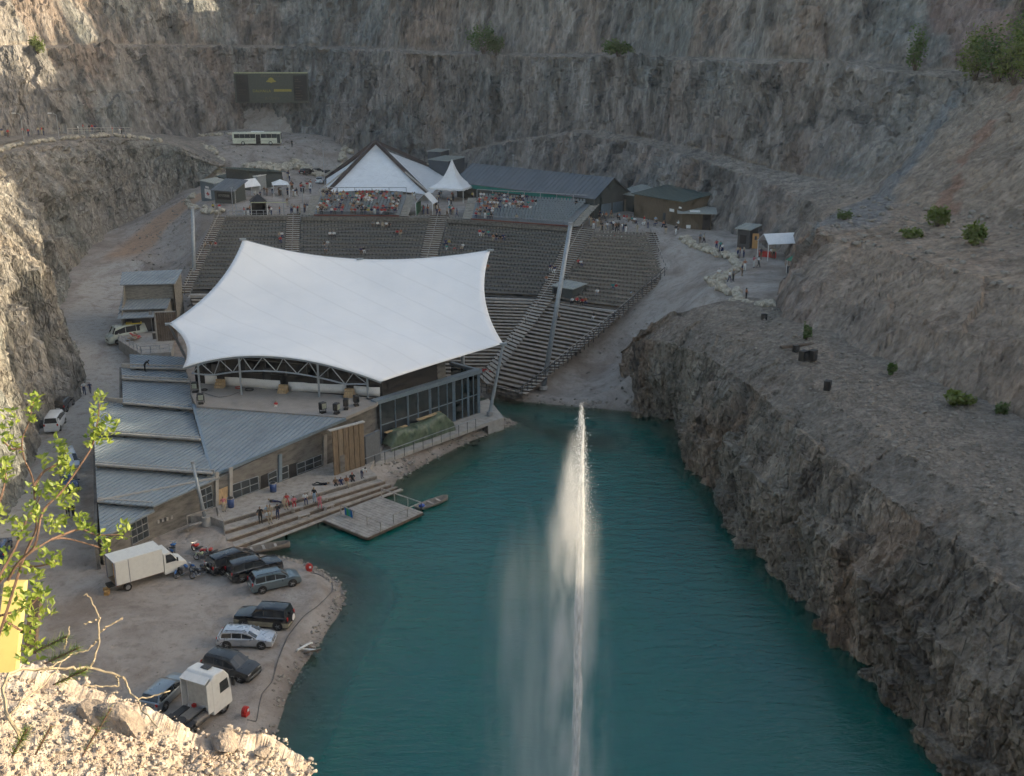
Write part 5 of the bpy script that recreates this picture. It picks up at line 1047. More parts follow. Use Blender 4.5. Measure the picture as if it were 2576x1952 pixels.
q = S6(725, 860, ZL); sg = empty('sign_post', q, 0, 'pale sign board on a thin post on the loading deck', 'sign'); MB().bar((0, 0, 0), (0, 0, 3.3), 0.08).build('post', GALV, sg); MB().box((0, -.06, 2.7), (0.55, 0.05, 1.1)).build('sign_plate', CONC_L, sg)
q = S6(750, 940, ZL); bn = empty('waste_bin', q, 0, 'small dark waste bin with a pale surround on the loading deck', 'bin'); MB().cyl((0, 0, .5), .3, .9, 12).build('body', DARKG, bn); MB().cyl((0, 0, .98), .33, .08, 12).build('rim', CONC_L, bn)
# pallets and yellow crate on the deck
q = S6(530, 950, ZL); pl = empty('scrap_pile', q, 0, 'untidy pile of timber and pallets on the loading deck', 'pile')
for i in range(9): MB().box((rnd.uniform(-1, 1), rnd.uniform(-1.2, 1.2), .15 + .09 * i), (1.6, .25, .1), rnd.uniform(0, 3)).build('plank', rnd.choice([WOOD_L, WOOD, PLANK, REDM]), pl)
q = S6(528, 870, ZL); yc = empty('yellow_crate_lid', q, 0.3, 'bright yellow rectangular crate lid raised on legs beside the minibus', 'crate lid'); MB().box((0, 0, 1.5), (2.2, 1.1, .08)).build('panel', DARKG, yc)
for x, y, a, b in ((0, .5, 2.3, .22), (0, -.5, 2.3, .22), (1.05, 0, .22, 1.1), (-1.05, 0, .22, 1.1)): MB().box((x, y, 1.56), (a, b, .14)).build('edge', YELLOW, yc)
for x in (-.8, .8): MB().bar((x, 0, 0), (x, 0, 1.5), .1).build('leg', YELLOW, yc)
# ---- billboard
bbA = GY(594, 259, 306); bbB = GY(778, 259, 306); bbz1 = GY(594, 183, 306).z
bd = empty('billboard', (0, 0, 0), 0, 'large dark billboard with dim yellow lettering fixed to the back rock wall', 'billboard'); W_ = bbB.x - bbA.x; zc0 = bbA.z; hB = bbz1 - zc0
BBG = M('billboard_green', (0.065, 0.075, 0.06), 0.7); BBD = M('billboard_black', (0.02, 0.02, 0.02), 0.7); GOLD = M('billboard_gold', (0.3, 0.25, 0.05), 0.7); DIMG = M('billboard_dim', (0.12, 0.115, 0.07), 0.7)
MB().box((bbA.x + W_ / 2, bbA.y, zc0 + hB / 2), (W_, .4, hB)).build('board', BBG, bd)
yb = bbA.y - .23
def bpan(x0, x1, y0, y1, m, nm, dy=0.0): MB().box((bbA.x + W_ * (x0 + x1) / 2, yb - dy, zc0 + hB * (1 - (y0 + y1) / 2)), (W_ * (x1 - x0), .04, hB * (y1 - y0))).build(nm, m, bd)
bpan(.02, .19, .06, .96, BBD, 'side_panel'); bpan(.8, .985, .08, .92, BBD, 'side_panel'); bpan(0, 1, -.02, .02, M('billboard_edge', (0.4, 0.4, 0.24)), 'top_edge', .02)
bpan(.53, .77, .54, .62, GOLD, 'name_plate')
c0 = Vector((bbA.x + W_ * .5, yb - .03, zc0 + hB * .70)); prof = [(-1.2, 0), (-1.0, .35), (-.7, .5), (-.5, .95), (0, 1.2), (.5, .95), (.7, .5), (1.0, .35), (1.2, 0), (.3, -.1), (0, -.35), (-.3, -.1)]
MB().slab([c0 + Vector((x * 1.15, 0, z * 1.0)) for x, z in prof], .04, d=(0, 1, 0)).build('emblem', GOLD, bd)
def lettering(txt, x, y, h, m, align='LEFT'):
    cu = bpy.data.curves.new('lettering', 'FONT'); cu.body = txt; cu.size = h; cu.align_x = align; cu.extrude = 0.01; tmp = bpy.data.objects.new('lettering_curve', cu); COL.objects.link(tmp)
    bpy.context.view_layer.update(); me = bpy.data.meshes.new_from_object(tmp.evaluated_get(bpy.context.evaluated_depsgraph_get())); bpy.data.objects.remove(tmp); me.materials.clear(); o = raw('lettering', me, m)
    o.location = (bbA.x + W_ * x, yb - .06, zc0 + hB * (1 - y)); o.rotation_euler = (R(90), 0, 0); o.parent = bd; return o
lettering('DALHALLA', .5, .14, 1.1, DIMG, 'CENTER'); lettering('DALHALLA', .24, .64, 1.0, GOLD); lettering('& Opera', .5, .88, 1.1, DIMG, 'CENTER')
for k, yy in enumerate((.2, .27, .4, .47, .58, .66, .74, .84)): bpan(.82, .82 + (.05, .08, .11, .06, .09, .07, .1, .08)[k], yy, yy + .035, DIMG, 'text_line')
for k, yy in enumerate((.18, .3, .42, .55, .62, .7)): bpan(.04, .04 + (.06, .09, .08, .11, .07, .1)[k], yy, yy + .03, M('billboard_faint', (0.05, 0.05, 0.03)), 'text_line')
# ================================================================ VEHICLES
def paint(name, col, metal=0.0, rough=0.3): return M(name, col, rough, metal, 0.05, 0.8, 0, 0.5, True, 0.5)
TYRE = M('tyre', (0.02, 0.02, 0.021), 0.9); RIM = M('alloy_rim', (0.4, 0.41, 0.42), 0.35, 0.8); LAMP = M('headlamp', (0.6, 0.62, 0.62), 0.15, 0.2); TAIL = M('tail_lamp', (0.4, 0.015, 0.015), 0.25); CGLASS = glassmat('car_glass', (0.018, 0.022, 0.026), 0.05); PLATE = M('number_plate', (0.7, 0.7, 0.66), 0.5); UNDER = M('under_body', (0.02, 0.02, 0.02), 0.9); CHROME = M('chrome', (0.6, 0.6, 0.62), 0.15, 1.0)
def wheel(parent, x, y, r, wd, side):
    t = MB(); n = 18; V = []; Fc = []
    prof = [(r * .62, wd / 2), (r * .93, wd / 2), (r, wd * .36), (r, -wd * .36), (r * .93, -wd / 2), (r * .62, -wd / 2)]
    for k in range(n):
        a = 2 * math.pi * k / n; V += [(x + p * math.cos(a), y + q, r + p * math.sin(a)) for p, q in prof]
    m = len(prof); Fc = [(k * m + j, k * m + j + 1, ((k + 1) % n) * m + j + 1, ((k + 1) % n) * m + j) for k in range(n) for j in range(m - 1)]
    o = MB().add(V, Fc).build('wheel', TYRE, parent, True); rm = MB(); yo = y + side * wd * .3
    rm.cyl((x, yo, r), r * .64, .03, 16, 'y'); rm.cyl((x, yo + side * .02, r), r * .16, .05, 8, 'y')
    for k in range(5):
        a = 2 * math.pi * k / 5; rm.bar((x, yo + side * .025, r), (x + r * .58 * math.cos(a), yo + side * .025, r + r * .58 * math.sin(a)), .03, r * .2)
    rm.build('rim', RIM, o)
def car(name, label, loc, rz, L, W, H, prof, mat, lower=None, belt=0.92, r=0.33, rails=False, spare=False, tinted=None, wins=3, group='cars parked beside the lake', cat='car', rear_glass=True):
    """prof: (x along from rear 0 to front 1, top height as share of H); key stations rr (roof rear), rf (roof front), hb (hood base)"""
    t = empty(name, loc, rz, label, cat, group); rear_b, rr, rf, hb, nose = prof['x']; hz, nz, tz = prof['hood'], prof['nose'], prof['tail']     # heights: hood base, nose, tail top
    X = lambda s: (s - .5) * L
    top = [(0.0, tz * .62), (0.012, tz), (rear_b, tz), (rr, H * .985), ((rr + rf) / 2, H), (rf, H * .965), (hb, hz), ((hb + 1) / 2, (hz + nz) / 2 + .03), (0.985, nz), (1.0, nz * .7)]
    sx = sorted(set([s for s, _ in top] + [i / 40 for i in range(41)])); zt = lambda s: float(np.interp(s, [a for a, _ in top], [b for _, b in top]))
    gc = .23; hw = W / 2
    wid = lambda s: hw * (1 - .11 * max(0, (s - .86) / .14) ** 2 - .07 * max(0, (.1 - s) / .1) ** 2)
    def sec(s):
        z = zt(s); w_ = wid(s); b_ = min(belt, z - .02); up = max(0, (z - belt) / (H - belt)); wr = w_ * (1 - .2 * min(1, up))
        return [(w_ * .9, gc), (w_ * .985, gc + .16), (w_, .55 * belt + .1), (w_ * .985, b_ * .97), (w_ * (.955 if up > .02 else .9), b_), (wr - .02, max(b_, z - .05)), (wr * .86, z), (wr * .4, z + .012), (0, z + .015)]
    secs = [sec(s) for s in sx]; m = len(secs[0]); V = []; Fc = []
    for s, se in zip(sx, secs):
        V += [(X(s), y, z) for y, z in se] + [(X(s), -y, z) for y, z in se[-2::-1]]
    mm = 2 * m - 1
    for i in range(len(sx) - 1):
        for j in range(mm - 1): Fc.append((i * mm + j, (i + 1) * mm + j, (i + 1) * mm + j + 1, i * mm + j + 1))
    Fc += [tuple(range(mm)), tuple((len(sx) - 1) * mm + j for j in range(mm))[::-1]]; mi = [0] * len(Fc)
    if lower is not None:
        for i in range(len(sx) - 1):
            for j in (0, 1, mm - 2, mm - 3): mi[i * (mm - 1) + j] = 1
    bo_ = pydata('body', V, Fc, [mat, lower or mat], t, True, mi); bo_.data.set_sharp_from_angle(angle=R(32))
    MB().box((0, 0, gc + .03), (L * .94, W * .84, .22)).build('chassis', UNDER, t)
    # windows on the cabin sides
    def side_pt(s, k, sg, out=.012):
        se = sec(s); a, b = se[4], se[5]; y = a[0] + (b[0] - a[0]) * k; z = a[1] + (b[1] - a[1]) * k; return Vector((X(s), sg * (y + out), z))
    s0 = rear_b + (rr - rear_b) * .55 + .02; s1 = rf + (hb - rf) * .45; cuts = [s0 + (s1 - s0) * i / wins for i in range(wins + 1)]
    for sg in (-1, 1):
        for i in range(wins):
            a, b = cuts[i] + .006, cuts[i + 1] - .006; al, bl = a, b
            if i == 0: al = a - .015
            if i == wins - 1: bl = b + (hb - rf) * .42
            q = [side_pt(al, .1, sg), side_pt(bl, .1, sg), side_pt(b, .9, sg), side_pt(a, .9, sg)]; MB().slab(q, .01, d=(0, -sg, 0)).build('side_window', tinted or CGLASS, t)
        mb = MB(); p = side_pt(s1 + .02, .05, sg); mb.box((p.x, p.y + sg * .1, p.z + .06), (.1, .2, .14)); bevel(mb.build('mirror', mat, t), .02)
        for s in (.5 * (cuts[1] + cuts[2]) if wins > 2 else cuts[1],):
            MB().box((X(s), sg * (wid(s) * 1.0), belt * .86), (.16, .03, .03)).build('door_handle', mat, t)
    def top_pt(s, k, out=.012): se = sec(s); return Vector((X(s), (se[5][0] * .93) * k, zt(s) + out))
    fw0, fw1 = rf + (hb - rf) * .08, hb - (hb - rf) * .1
    MB().slab([top_pt(fw0, -1), top_pt(fw0, 1), top_pt(fw1, 1.02), top_pt(fw1, -1.02)][::-1], .01, d=(-.3, 0, -.9)).build('windscreen', tinted or CGLASS, t)
    if rear_glass:
        rw0, rw1 = rear_b + (rr - rear_b) * .12, rr - (rr - rear_b) * .1
        MB().slab([top_pt(rw0, -.98) + Vector((-.012, 0, 0)), top_pt(rw0, .98) + Vector((-.012, 0, 0)), top_pt(rw1, .95) + Vector((-.012, 0, 0)), top_pt(rw1, -.95) + Vector((-.012, 0, 0))], .01, d=(.7, 0, -.6)).build('rear_window', tinted or CGLASS, t)
    for xw in (.19, .81):
        for sg in (-1, 1):
            MB().cyl((X(xw), sg * (hw - .1), r + .04), r * 1.17, .215, 18, 'y').build('wheel_arch', UNDER, t); wheel(t, X(xw), sg * (hw - .095), r, .21, sg)
    for sg in (-1, 1):
        bevel(MB().box((X(.975), sg * hw * .68, nz * .86), (.14, hw * .42, .16)).build('headlight', LAMP, t), .03); bevel(MB().box((X(.012), sg * hw * .83, tz * .9), (.1, hw * .2, .3 if H > 1.55 else .2)).build('tail_light', TAIL, t), .02)
    MB().box((X(1.0) - .03, 0, nz * .66), (.08, hw * .8, .17)).build('grille', UNDER, t); bevel(MB().box((X(.993), 0, .42), (.16, W * .9, .2)).build('bumper', lower or mat, t), .05); bevel(MB().box((X(.006), 0, .46), (.16, W * .92, .22)).build('bumper', lower or mat, t), .05)
    MB().box((X(0) - .06, 0, tz * .68), (.02, .5, .12)).build('number_plate', PLATE, t)
    if rails:
        for sg in (-1, 1): MB().tube([(X(rr + .03), sg * hw * .68, H + .0), (X(rr + .05), sg * hw * .68, H + .07), (X(rf - .04), sg * hw * .68, H + .06), (X(rf - .01), sg * hw * .68, H - .02)], .025, 5).build('roof_rail', BLACK, t)
    if spare: s_ = MB(); s_.cyl((X(0) - .14, .15, .98), .36, .2, 18, 'x'); sp = s_.build('spare_wheel', TYRE, t); MB().cyl((X(0) - .25, .15, .98), .28, .03, 18, 'x').build('spare_cover', WHITEP, sp)
    return t
WAGON = dict(x=(.03, .12, .56, .74, 1), hood=.93, nose=.72, tail=.98); SUVP = dict(x=(.025, .09, .6, .76, 1), hood=1.08, nose=.86, tail=1.1); SEDAN = dict(x=(.16, .3, .56, .74, 1), hood=.92, nose=.7, tail=1.0); MPV = dict(x=(.02, .08, .62, .84, 1), hood=1.02, nose=.78, tail=1.0); VANP = dict(x=(.01, .04, .78, .9, 1), hood=1.25, nose=.95, tail=1.2)
def place(px_a, px_b, z=.9):
    """ground centre and heading from the sighted rear and front ends"""
    a = on(*px_a, z); b = on(*px_b, z); c = (a + b) / 2; c.z = gz(c.x, c.y); return c, math.atan2(b.y - a.y, b.x - a.x)
Zc = lambda x, y: (200 + x / 3.95, 1340 + y / 3.95); Zd = lambda x, y: (340 + x / 4.788, 1520 + y / 4.788)
SILVER = paint('silver_paint', (0.52, 0.54, 0.57), .6, .32); BLACKP = paint('black_paint', (0.01, 0.011, 0.014), 0, .2); BLUEGREY = paint('blue_grey_paint', (0.16, 0.21, 0.235), .6, .35); CHARC = paint('charcoal_paint', (0.05, 0.052, 0.055), .5, .35); GREYBL = paint('grey_blue_paint', (0.26, 0.3, 0.33), .6, .35); BEIGE = M('beige_trim', (0.33, 0.29, 0.2), .45); NAVY = paint('navy_paint', (0.015, 0.04, 0.12), .3, .3); WHITEV = paint('white_van_paint', (0.68, 0.69, 0.68), 0, .4)
c, rz = place(Zc(1410, 1095), Zc(1925, 1110)); car('estate_car', 'silver estate car parked between the black off-roader and the charcoal one', c, rz, 4.5, 1.8, 1.45, WAGON, SILVER, rails=True)
c, rz = place(Zc(2110, 925), Zc(1575, 880)); car('off_road_car', 'black off-road car with beige sills and a spare wheel on its tail', c, rz, 4.75, 1.85, 1.85, dict(x=(.02, .06, .58, .68, 1), hood=1.15, nose=1.0, tail=1.15), BLACKP, BEIGE, belt=1.12, r=.38, spare=True)
c, rz = place(Zd(900, 770), Zd(1430, 900)); car('compact_off_roader', 'charcoal compact off-roader with roof rails beside the white tractor unit', c, rz, 4.4, 1.82, 1.68, SUVP, CHARC, belt=1.02, r=.35, rails=True)
c, rz = place(Zc(1740, 580), Zc(2140, 480)); car('compact_off_roader', 'pale blue-grey compact off-roader, nearest of the three parked by the shore', c, rz, 4.4, 1.82, 1.68, SUVP, BLUEGREY, belt=1.02, r=.35, rails=True)
c, rz = place(Zc(1545, 470), Zc(1935, 355)); car('pickup_car', 'black boxy off-roader in the middle of the three cars by the shore', c, rz, 4.9, 1.88, 1.8, dict(x=(.02, .06, .56, .68, 1), hood=1.15, nose=1.0, tail=1.12), BLACKP, CHARC, belt=1.1, r=.38)
c, rz = place(Zc(1350, 400), Zc(1690, 275)); car('people_carrier', 'black people carrier furthest left of the three cars by the shore', c, rz, 4.8, 1.85, 1.7, MPV, BLACKP, belt=.98)
c, rz = place(Zd(200, 1300), Zd(560, 960)); car('estate_car', 'grey-blue estate car half hidden beside the white tractor unit', c, rz, 4.6, 1.78, 1.46, WAGON, GREYBL)
c, rz = place((163, 1140), (190, 1205), 1.3); car('silver_van', 'pale silver people carrier parked on the road left of the stage roofs', c, rz, 4.6, 1.82, 1.75, MPV, SILVER, belt=1.0, group='vehicles on the quarry road')
c, rz = place((172, 1205), (180, 1245), 1.3); car('blue_pickup', 'dark blue car behind the leaves on the quarry road', c, rz, 4.4, 1.75, 1.5, SUVP, NAVY, belt=.95, group='vehicles on the quarry road')
c, rz = place((-12, 1430), (14, 1360), 1.2); car('blue_car', 'blue car at the left picture edge, mostly cut off', c, rz, 4.3, 1.72, 1.45, WAGON, NAVY, group='vehicles on the quarry road')
c, rz = place((150, 1040), (172, 1015), 1.6); car('black_car', 'black car against the rock foot on the left roadside', c, rz, 4.4, 1.75, 1.6, SUVP, BLACKP, belt=.95, group='vehicles on the quarry road')
c, rz = place((128, 1095), (152, 1055), 1.5); car('white_van', 'white van with rounded body behind the black car under the left cliff', c, rz, 4.6, 1.85, 2.0, VANP, WHITEV, belt=1.2, group='vehicles on the quarry road', wins=2)
# minibus on the loading deck
c, rz = (S6(440, 905, ZL - .4), math.atan2((S6(240, 940, 4) - S6(600, 880, 4)).y, (S6(240, 940, 4) - S6(600, 880, 4)).x)); c.z = gz(c.x, c.y)
mbv = car('minibus', 'pale green-grey minibus with dark windows beside the loading deck', c, rz, 6.2, 2.1, 2.7, dict(x=(.008, .02, .8, .89, 1), hood=1.5, nose=1.1, tail=1.4), paint('minibus_paint', (0.42, 0.47, 0.42)), belt=1.5, r=.36, group=None, cat='minibus')
# cars behind the pyramid tent
for i, (u, v, mt, lab) in enumerate(((772, 440, BLACKP, 'black parked car furthest left in the row behind the plaza'), (797, 437, CHARC, 'charcoal parked car in the middle of the row behind the plaza'), (822, 435, BLACKP, 'black parked car next to the red one behind the pyramid tent'), (846, 432, paint('red_car', (0.35, 0.03, 0.03)), 'red parked car half hidden by the pyramid tent'), (806, 460, SILVER, 'silver car parked alone in front of the dark row behind the plaza'),
                                  (1035, 428, CHARC, 'dark car parked right of the pyramid peak by the wall'), (1050, 433, BLACKP, 'black car next to the dark cabin behind the pyramid tent'), (1068, 447, paint('red_car', (0.35, 0.03, 0.03)), 'red car just behind the pyramid tent on the right'), (1085, 463, SILVER, 'silver car between the pyramid and pagoda tents'))):
    p = on(u, v, 16.5); car('parked_car', lab, p, 1.2 + .1 * i if u < 1000 else .4, 4.4, 1.75, 1.48, WAGON, mt, group='cars parked behind the plaza')
# bus
p0 = on(588, 364, 23); p1 = on(708, 364, 23); c = (p0 + p1) / 2; c.z = max(p0.z, p1.z); bus = empty('coach', c, math.atan2(p1.y - p0.y, p1.x - p0.x), 'white coach with a dark window band stopped on the upper road', 'bus'); BL, BW, BH = 11.9, 2.5, 3.2
o = bevel(MB().box((0, 0, .35 + (BH - .35) / 2), (BL, BW, BH - .35)).build('body', paint('coach_white', (0.6, 0.62, 0.5)), bus), .18, 3)
MB().box((.2, 0, BH - .02), (3.2, 1.6, .28)).build('roof_unit', WHITEP, bus)
for sg in (-1, 1):
    for i in range(8):
        if sg < 0 and i == 4: continue
        MB().box((-BL / 2 + 1.1 + i * 1.32, sg * (BW / 2 + .012), 2.25), (1.28, .02, 1.0)).build('side_window', GLASS, bus)
MB().box((-BL / 2 + 1.1 + 4 * 1.32, -(BW / 2 + .012), 1.5), (1.15, .02, 2.3)).build('door', DARK, bus); MB().box((BL / 2 - .5, -(BW / 2 + .014), 1.6), (.8, .02, 2.2)).build('door', GLASS, bus); MB().box((BL / 2 + .01, 0, 2.1), (.02, 2.2, 1.5)).build('windscreen', GLASS, bus); MB().box((0, -(BW / 2 + .013), 1.05), (9.5, .02, .06)).build('stripe', DARKG, bus)
for x in (-3.4, 3.4):
    for sg in (-1, 1): wheel(bus, x, sg * (BW / 2 - .12), .5, .28, sg)
# box truck
pa_ = on(*Zc(300, 545), 1); pb_ = on(*Zc(870, 400), 1)
c = on(*Zc(500, 540), 1); d = Vector((0.86, 0.51, 0)); e0 = G(*Zc(368, 530), 1.75); e1 = G(*Zc(750, 415), 1.75); d = (e1 - e0); d.z = 0; d.normalize(); rz = math.atan2(d.y, d.x); nl = Vector((-d.y, d.x, 0)); org = e0 + nl * 1.05; org.z = gz(org.x, org.y)
bt = empty('box_truck', org, rz, 'white box truck with its rear doors open on the gravel yard', 'truck'); BX = 4.3; z0, z1 = .85, 3.05
WB = M('box_white', (0.66, 0.66, 0.62), .5, 0, .04); BRIM = M('box_frame', (0.2, 0.2, 0.24), .5)
for y in (-1.04, 1.04): MB().box((BX / 2, y, (z0 + z1) / 2), (BX, .06, z1 - z0)).build('box_side', WB, bt)
MB().box((BX / 2, 0, z1 + .02), (BX + .1, 2.16, .07)).build('box_roof', WB, bt); MB().box((BX / 2, 0, z0), (BX, 2.1, .1)).build('box_floor', WOOD, bt); MB().box((BX, 0, (z0 + z1) / 2), (.06, 2.08, z1 - z0)).build('box_front', WB, bt)
for y in (-1.06, 1.06): MB().bar((-.02, y, z0), (-.02, y, z1), .09).build('door_post', BRIM, bt)
MB().bar((-.02, -1.06, z1), (-.02, 1.06, z1), .1).build('door_header', BRIM, bt)
MB().box((.62, -1.11, (z0 + z1) / 2), (1.15, .05, z1 - z0 - .06)).build('open_door', WB, bt); MB().bar((1.22, -1.13, z0), (1.22, -1.13, z1), .05).build('door_edge', BRIM, bt)
car_cab = [(BX + .1, 1.0, 2.5), (BX + .75, 1.0, 2.55), (BX + 1.15, .98, 1.95), (BX + 1.45, .95, 1.5), (BX + 2.15, .9, 1.25), (BX + 2.3, .88, .8), (BX + 2.28, .9, .45)]
V = []
for x, y, z in car_cab: V += [(x, -y, z), (x, y, z)]
nb_ = len(car_cab); bot_ = [(BX + .1, -1.0, .45), (BX + .1, 1.0, .45)]; V += bot_
Fc = [(2 * i, 2 * i + 1, 2 * i + 3, 2 * i + 2) for i in range(nb_ - 1)] + [tuple([2 * i for i in range(nb_)] + [2 * nb_]), tuple([2 * i + 1 for i in range(nb_)] + [2 * nb_ + 1])[::-1], (2 * nb_, 2 * nb_ + 1, 1, 0), (2 * nb_ - 2, 2 * nb_ - 1, 2 * nb_ + 1, 2 * nb_)]
bevel(MB().add(V, Fc).build('cab', WB, bt), .05, 2)
MB().slab([(BX + .8, -.9, 2.5), (BX + .8, .9, 2.5), (BX + 1.42, .86, 1.58), (BX + 1.42, -.86, 1.58)], .01, d=(-.6, 0, -.5)).build('windscreen', CGLASS, bt).location = (.03, 0, .03)
for sg in (-1, 1):
    MB().slab([(BX + .3, sg * 1.012, 1.55), (BX + 1.3, sg * .985, 1.55), (BX + 1.0, sg * 1.0, 2.1), (BX + .78, sg * 1.012, 2.35), (BX + .3, sg * 1.012, 2.35)], .01, d=(0, -sg, 0)).build('side_window', CGLASS, bt); MB().box((BX + 1.3, sg * 1.16, 1.75), (.1, .16, .34)).build('mirror', BLACK, bt); MB().box((BX + 2.2, sg * .65, .95), (.1, .32, .2)).build('headlight', LAMP, bt)
    wheel(bt, BX + 1.55, sg * .88, .36, .22, sg); wheel(bt, 1.0, sg * .88, .36, .3, sg); MB().box((.1, sg * .8, .75), (.08, .25, .12)).build('tail_light', TAIL, bt)
MB().box((BX / 2 + .6, 0, .62), (BX + 2.2, .8, .2)).build('chassis', UNDER, bt)
for i, (x, y, z, sx, sy, sz) in enumerate(((.6, -.5, 0, .6, .6, .8), (.7, .3, 0, .7, .5, 1.3), (.55, .25, 1.3, .5, .4, .45), (.55, -.55, .8, .45, .5, .5), (1.3, .1, 0, .6, 1.4, 1.6))):
    bx = MB().box((0, 0, z0 + .05 + z + sz / 2), (sx, sy, sz)).build('cardboard_box', M('cardboard', (0.4, 0.23, 0.08), .9)); bx.location = org + d * x + nl * y; bx.rotation_euler = (0, 0, rz)
    tag(bx, 'brown cardboard box inside the open white truck, %s' % ('low on the near side', 'tall one on the far side', 'upper one on the far side', 'upper one on the near side', 'largest one at the back')[i], 'box', 'boxes in the truck')
for i, (x, y) in enumerate(((-.5, .2), (-.7, -.4))):
    q = org + d * x + nl * y; bx = MB().box((0, 0, .16), (.5, .4, .32)).build('cardboard_box', M('cardboard', (0.4, 0.23, 0.08), .9)); bx.location = (q.x, q.y, gz(q.x, q.y)); bx.rotation_euler = (0, 0, rz + i); tag(bx, ('brown box on the gravel right behind the open truck', 'second brown box on the gravel, nearer the camera behind the truck')[i], 'box', 'boxes behind the truck')
# tractor unit
ta = on(*Zd(620, 1480), .9); tb_ = on(*Zd(1010, 1170), .9); d = (tb_ - ta); d.z = 0; d.normalize(); rz = math.atan2(d.y, d.x)
cabc = on(*Zd(900, 1290), .9); tu = empty('tractor_unit', (cabc.x, cabc.y, gz(cabc.x, cabc.y)), rz, 'white truck tractor unit with a bare dark frame behind its tall cab', 'truck')
CW = M('cab_white', (0.7, 0.7, 0.68), .4, 0, .05); DKF = M('frame_dark', (0.03, 0.03, 0.032), .7)
cabp = [(-.9, 1.05), (-.9, 3.35), (-.55, 3.62), (.5, 3.5), (.95, 2.9), (1.1, 1.9), (1.15, .5), (-.9, .5)]
V = [(x, y, z) for y in (-1.22, 1.22) for x, z in cabp]; n8 = len(cabp)
bevel(MB().add(V, [tuple(range(n8)), tuple(range(n8, 2 * n8))[::-1]] + [(i, n8 + i, n8 + (i + 1) % n8, (i + 1) % n8) for i in range(n8)]).build('cab', CW, tu), .09, 2)
MB().box((-.93, 0, 2.3), (.04, 1.9, 2.2)).build('rear_panel', M('cab_grey', (0.5, 0.5, 0.47), .6), tu)
for sg in (-1, 1):
    MB().slab([(-1.4, sg * 1.2, .9), (-.85, sg * 1.2, .9), (-.85, sg * 1.2, 3.4), (-1.4, sg * 1.2, 3.2)], .05, d=(0, -sg, 0)).build('wind_deflector', CW, tu); MB().slab([(-.1, sg * 1.235, 1.9), (.85, sg * 1.235, 1.9), (.75, sg * 1.235, 2.75), (-.1, sg * 1.235, 2.75)], .01, d=(0, -sg, 0)).build('side_window', CGLASS, tu); MB().box((1.1, sg * 1.42, 2.3), (.12, .22, .7)).build('mirror', BLACK, tu)
    wheel(tu, .35, sg * 1.0, .5, .32, sg); wheel(tu, -3.2, sg * .95, .5, .5, sg); MB().box((-3.2, sg * .97, 1.06), (1.2, .5, .05)).build('mudguard', DKF, tu)
MB().slab([(-.9, -1.1, 3.6), (-.9, 1.1, 3.6), (-1.5, 1.15, 3.35), (-1.5, -1.15, 3.35)], .05).build('roof_spoiler', CW, tu); MB().box((.1, 0, 3.64), (.5, .7, .06)).build('roof_hatch', DARKG, tu)
for y in (-.45, .45): MB().box((-2.4, y, .85), (3.8, .14, .26)).build('frame_rail', DKF, tu)
for x in (-1.3, -2.2, -3.9): MB().box((x, 0, .86), (.2, 1.0, .2)).build('cross_member', DKF, tu)
MB().cyl((-2.0, -.85, .75), .33, 1.4, 14, 'x').build('fuel_tank', M('tank_grey', (0.14, 0.13, 0.125), .5, .4), tu); MB().box((-2.0, .85, .75), (1.3, .6, .55)).build('battery_box', DKF, tu); MB().cyl((-3.1, 0, 1.1), .5, .1, 16).build('fifth_wheel', DKF, tu); MB().box((-1.2, .3, 1.0), (.25, .25, .5)).build('red_coupling', REDM, tu); MB().box((-1.9, 0, 1.02), (1.5, .9, .04)).build('catwalk', M('chequer', (0.2, 0.185, 0.17), .6), tu)
# motorcycles
def bike(label, px, rz, mat, name='motorcycle', sc=1.0, group='motorcycles by the yard'):
    p = on(*px, .9); t = empty(name, p, rz, label, 'motorcycle', group); t.scale = (sc,) * 3
    for x in (-.72, .78):
        w_ = MB(); n = 16; V = []
        for k in range(n):
            a = 2 * math.pi * k / n
            for rr_, y in ((.33, 0), (.29, .07), (.24, 0), (.29, -.07)): V.append((x + rr_ * math.cos(a), y, .33 + rr_ * math.sin(a)))
        o = w_.add(V, [(k * 4 + j, k * 4 + (j + 1) % 4, ((k + 1) % n) * 4 + (j + 1) % 4, ((k + 1) % n) * 4 + j) for k in range(n) for j in range(4)]).build('wheel', TYRE, t, True)
        s_ = MB()
        for k in range(6): a = math.pi * k / 6; s_.bar((x - .24 * math.cos(a), 0, .33 - .24 * math.sin(a)), (x + .24 * math.cos(a), 0, .33 + .24 * math.sin(a)), .02)
        s_.build('spokes', CHROME, o)
    for y in (-.09, .09): MB().tube([(.78, y, .33), (.48, y, 1.0)], .03, 6).build('fork', CHROME, t)
    MB().tube([(.5, -.38, 1.08), (.48, -.1, 1.0), (.48, .1, 1.0), (.5, .38, 1.08)], .022, 6).build('handlebar', CHROME, t)
    MB().ico((.18, 0, .82), .26, 3, 2, jag=.02, sq=(1.15, .6, .6)).build('fuel_tank', mat, t, True); MB().ico((-.35, 0, .74), .3, 4, 2, jag=.03, sq=(1.3, .55, .3)).build('seat', BLACK, t, True); MB().ico((-.78, 0, .62), .3, 5, 2, jag=.02, sq=(1.1, .35, .5)).build('rear_fender', mat, t, True); MB().ico((.8, 0, .64), .28, 6, 2, jag=.02, sq=(1.0, .3, .35)).build('front_fender', mat, t, True)
    MB().box((.05, 0, .45), (.55, .34, .42)).build('engine', M('engine', (0.2, 0.2, 0.21), .4, .6), t); MB().tube([(.2, -.2, .35), (-.3, -.24, .28), (-.85, -.24, .3)], [.04, .06, .07], 8).build('exhaust', CHROME, t); MB().cyl((.58, 0, .92), .1, .12, 12, 'x').build('headlight', LAMP, t)
    return t
BLUEB = paint('bike_blue', (0.02, 0.11, 0.32), .3)
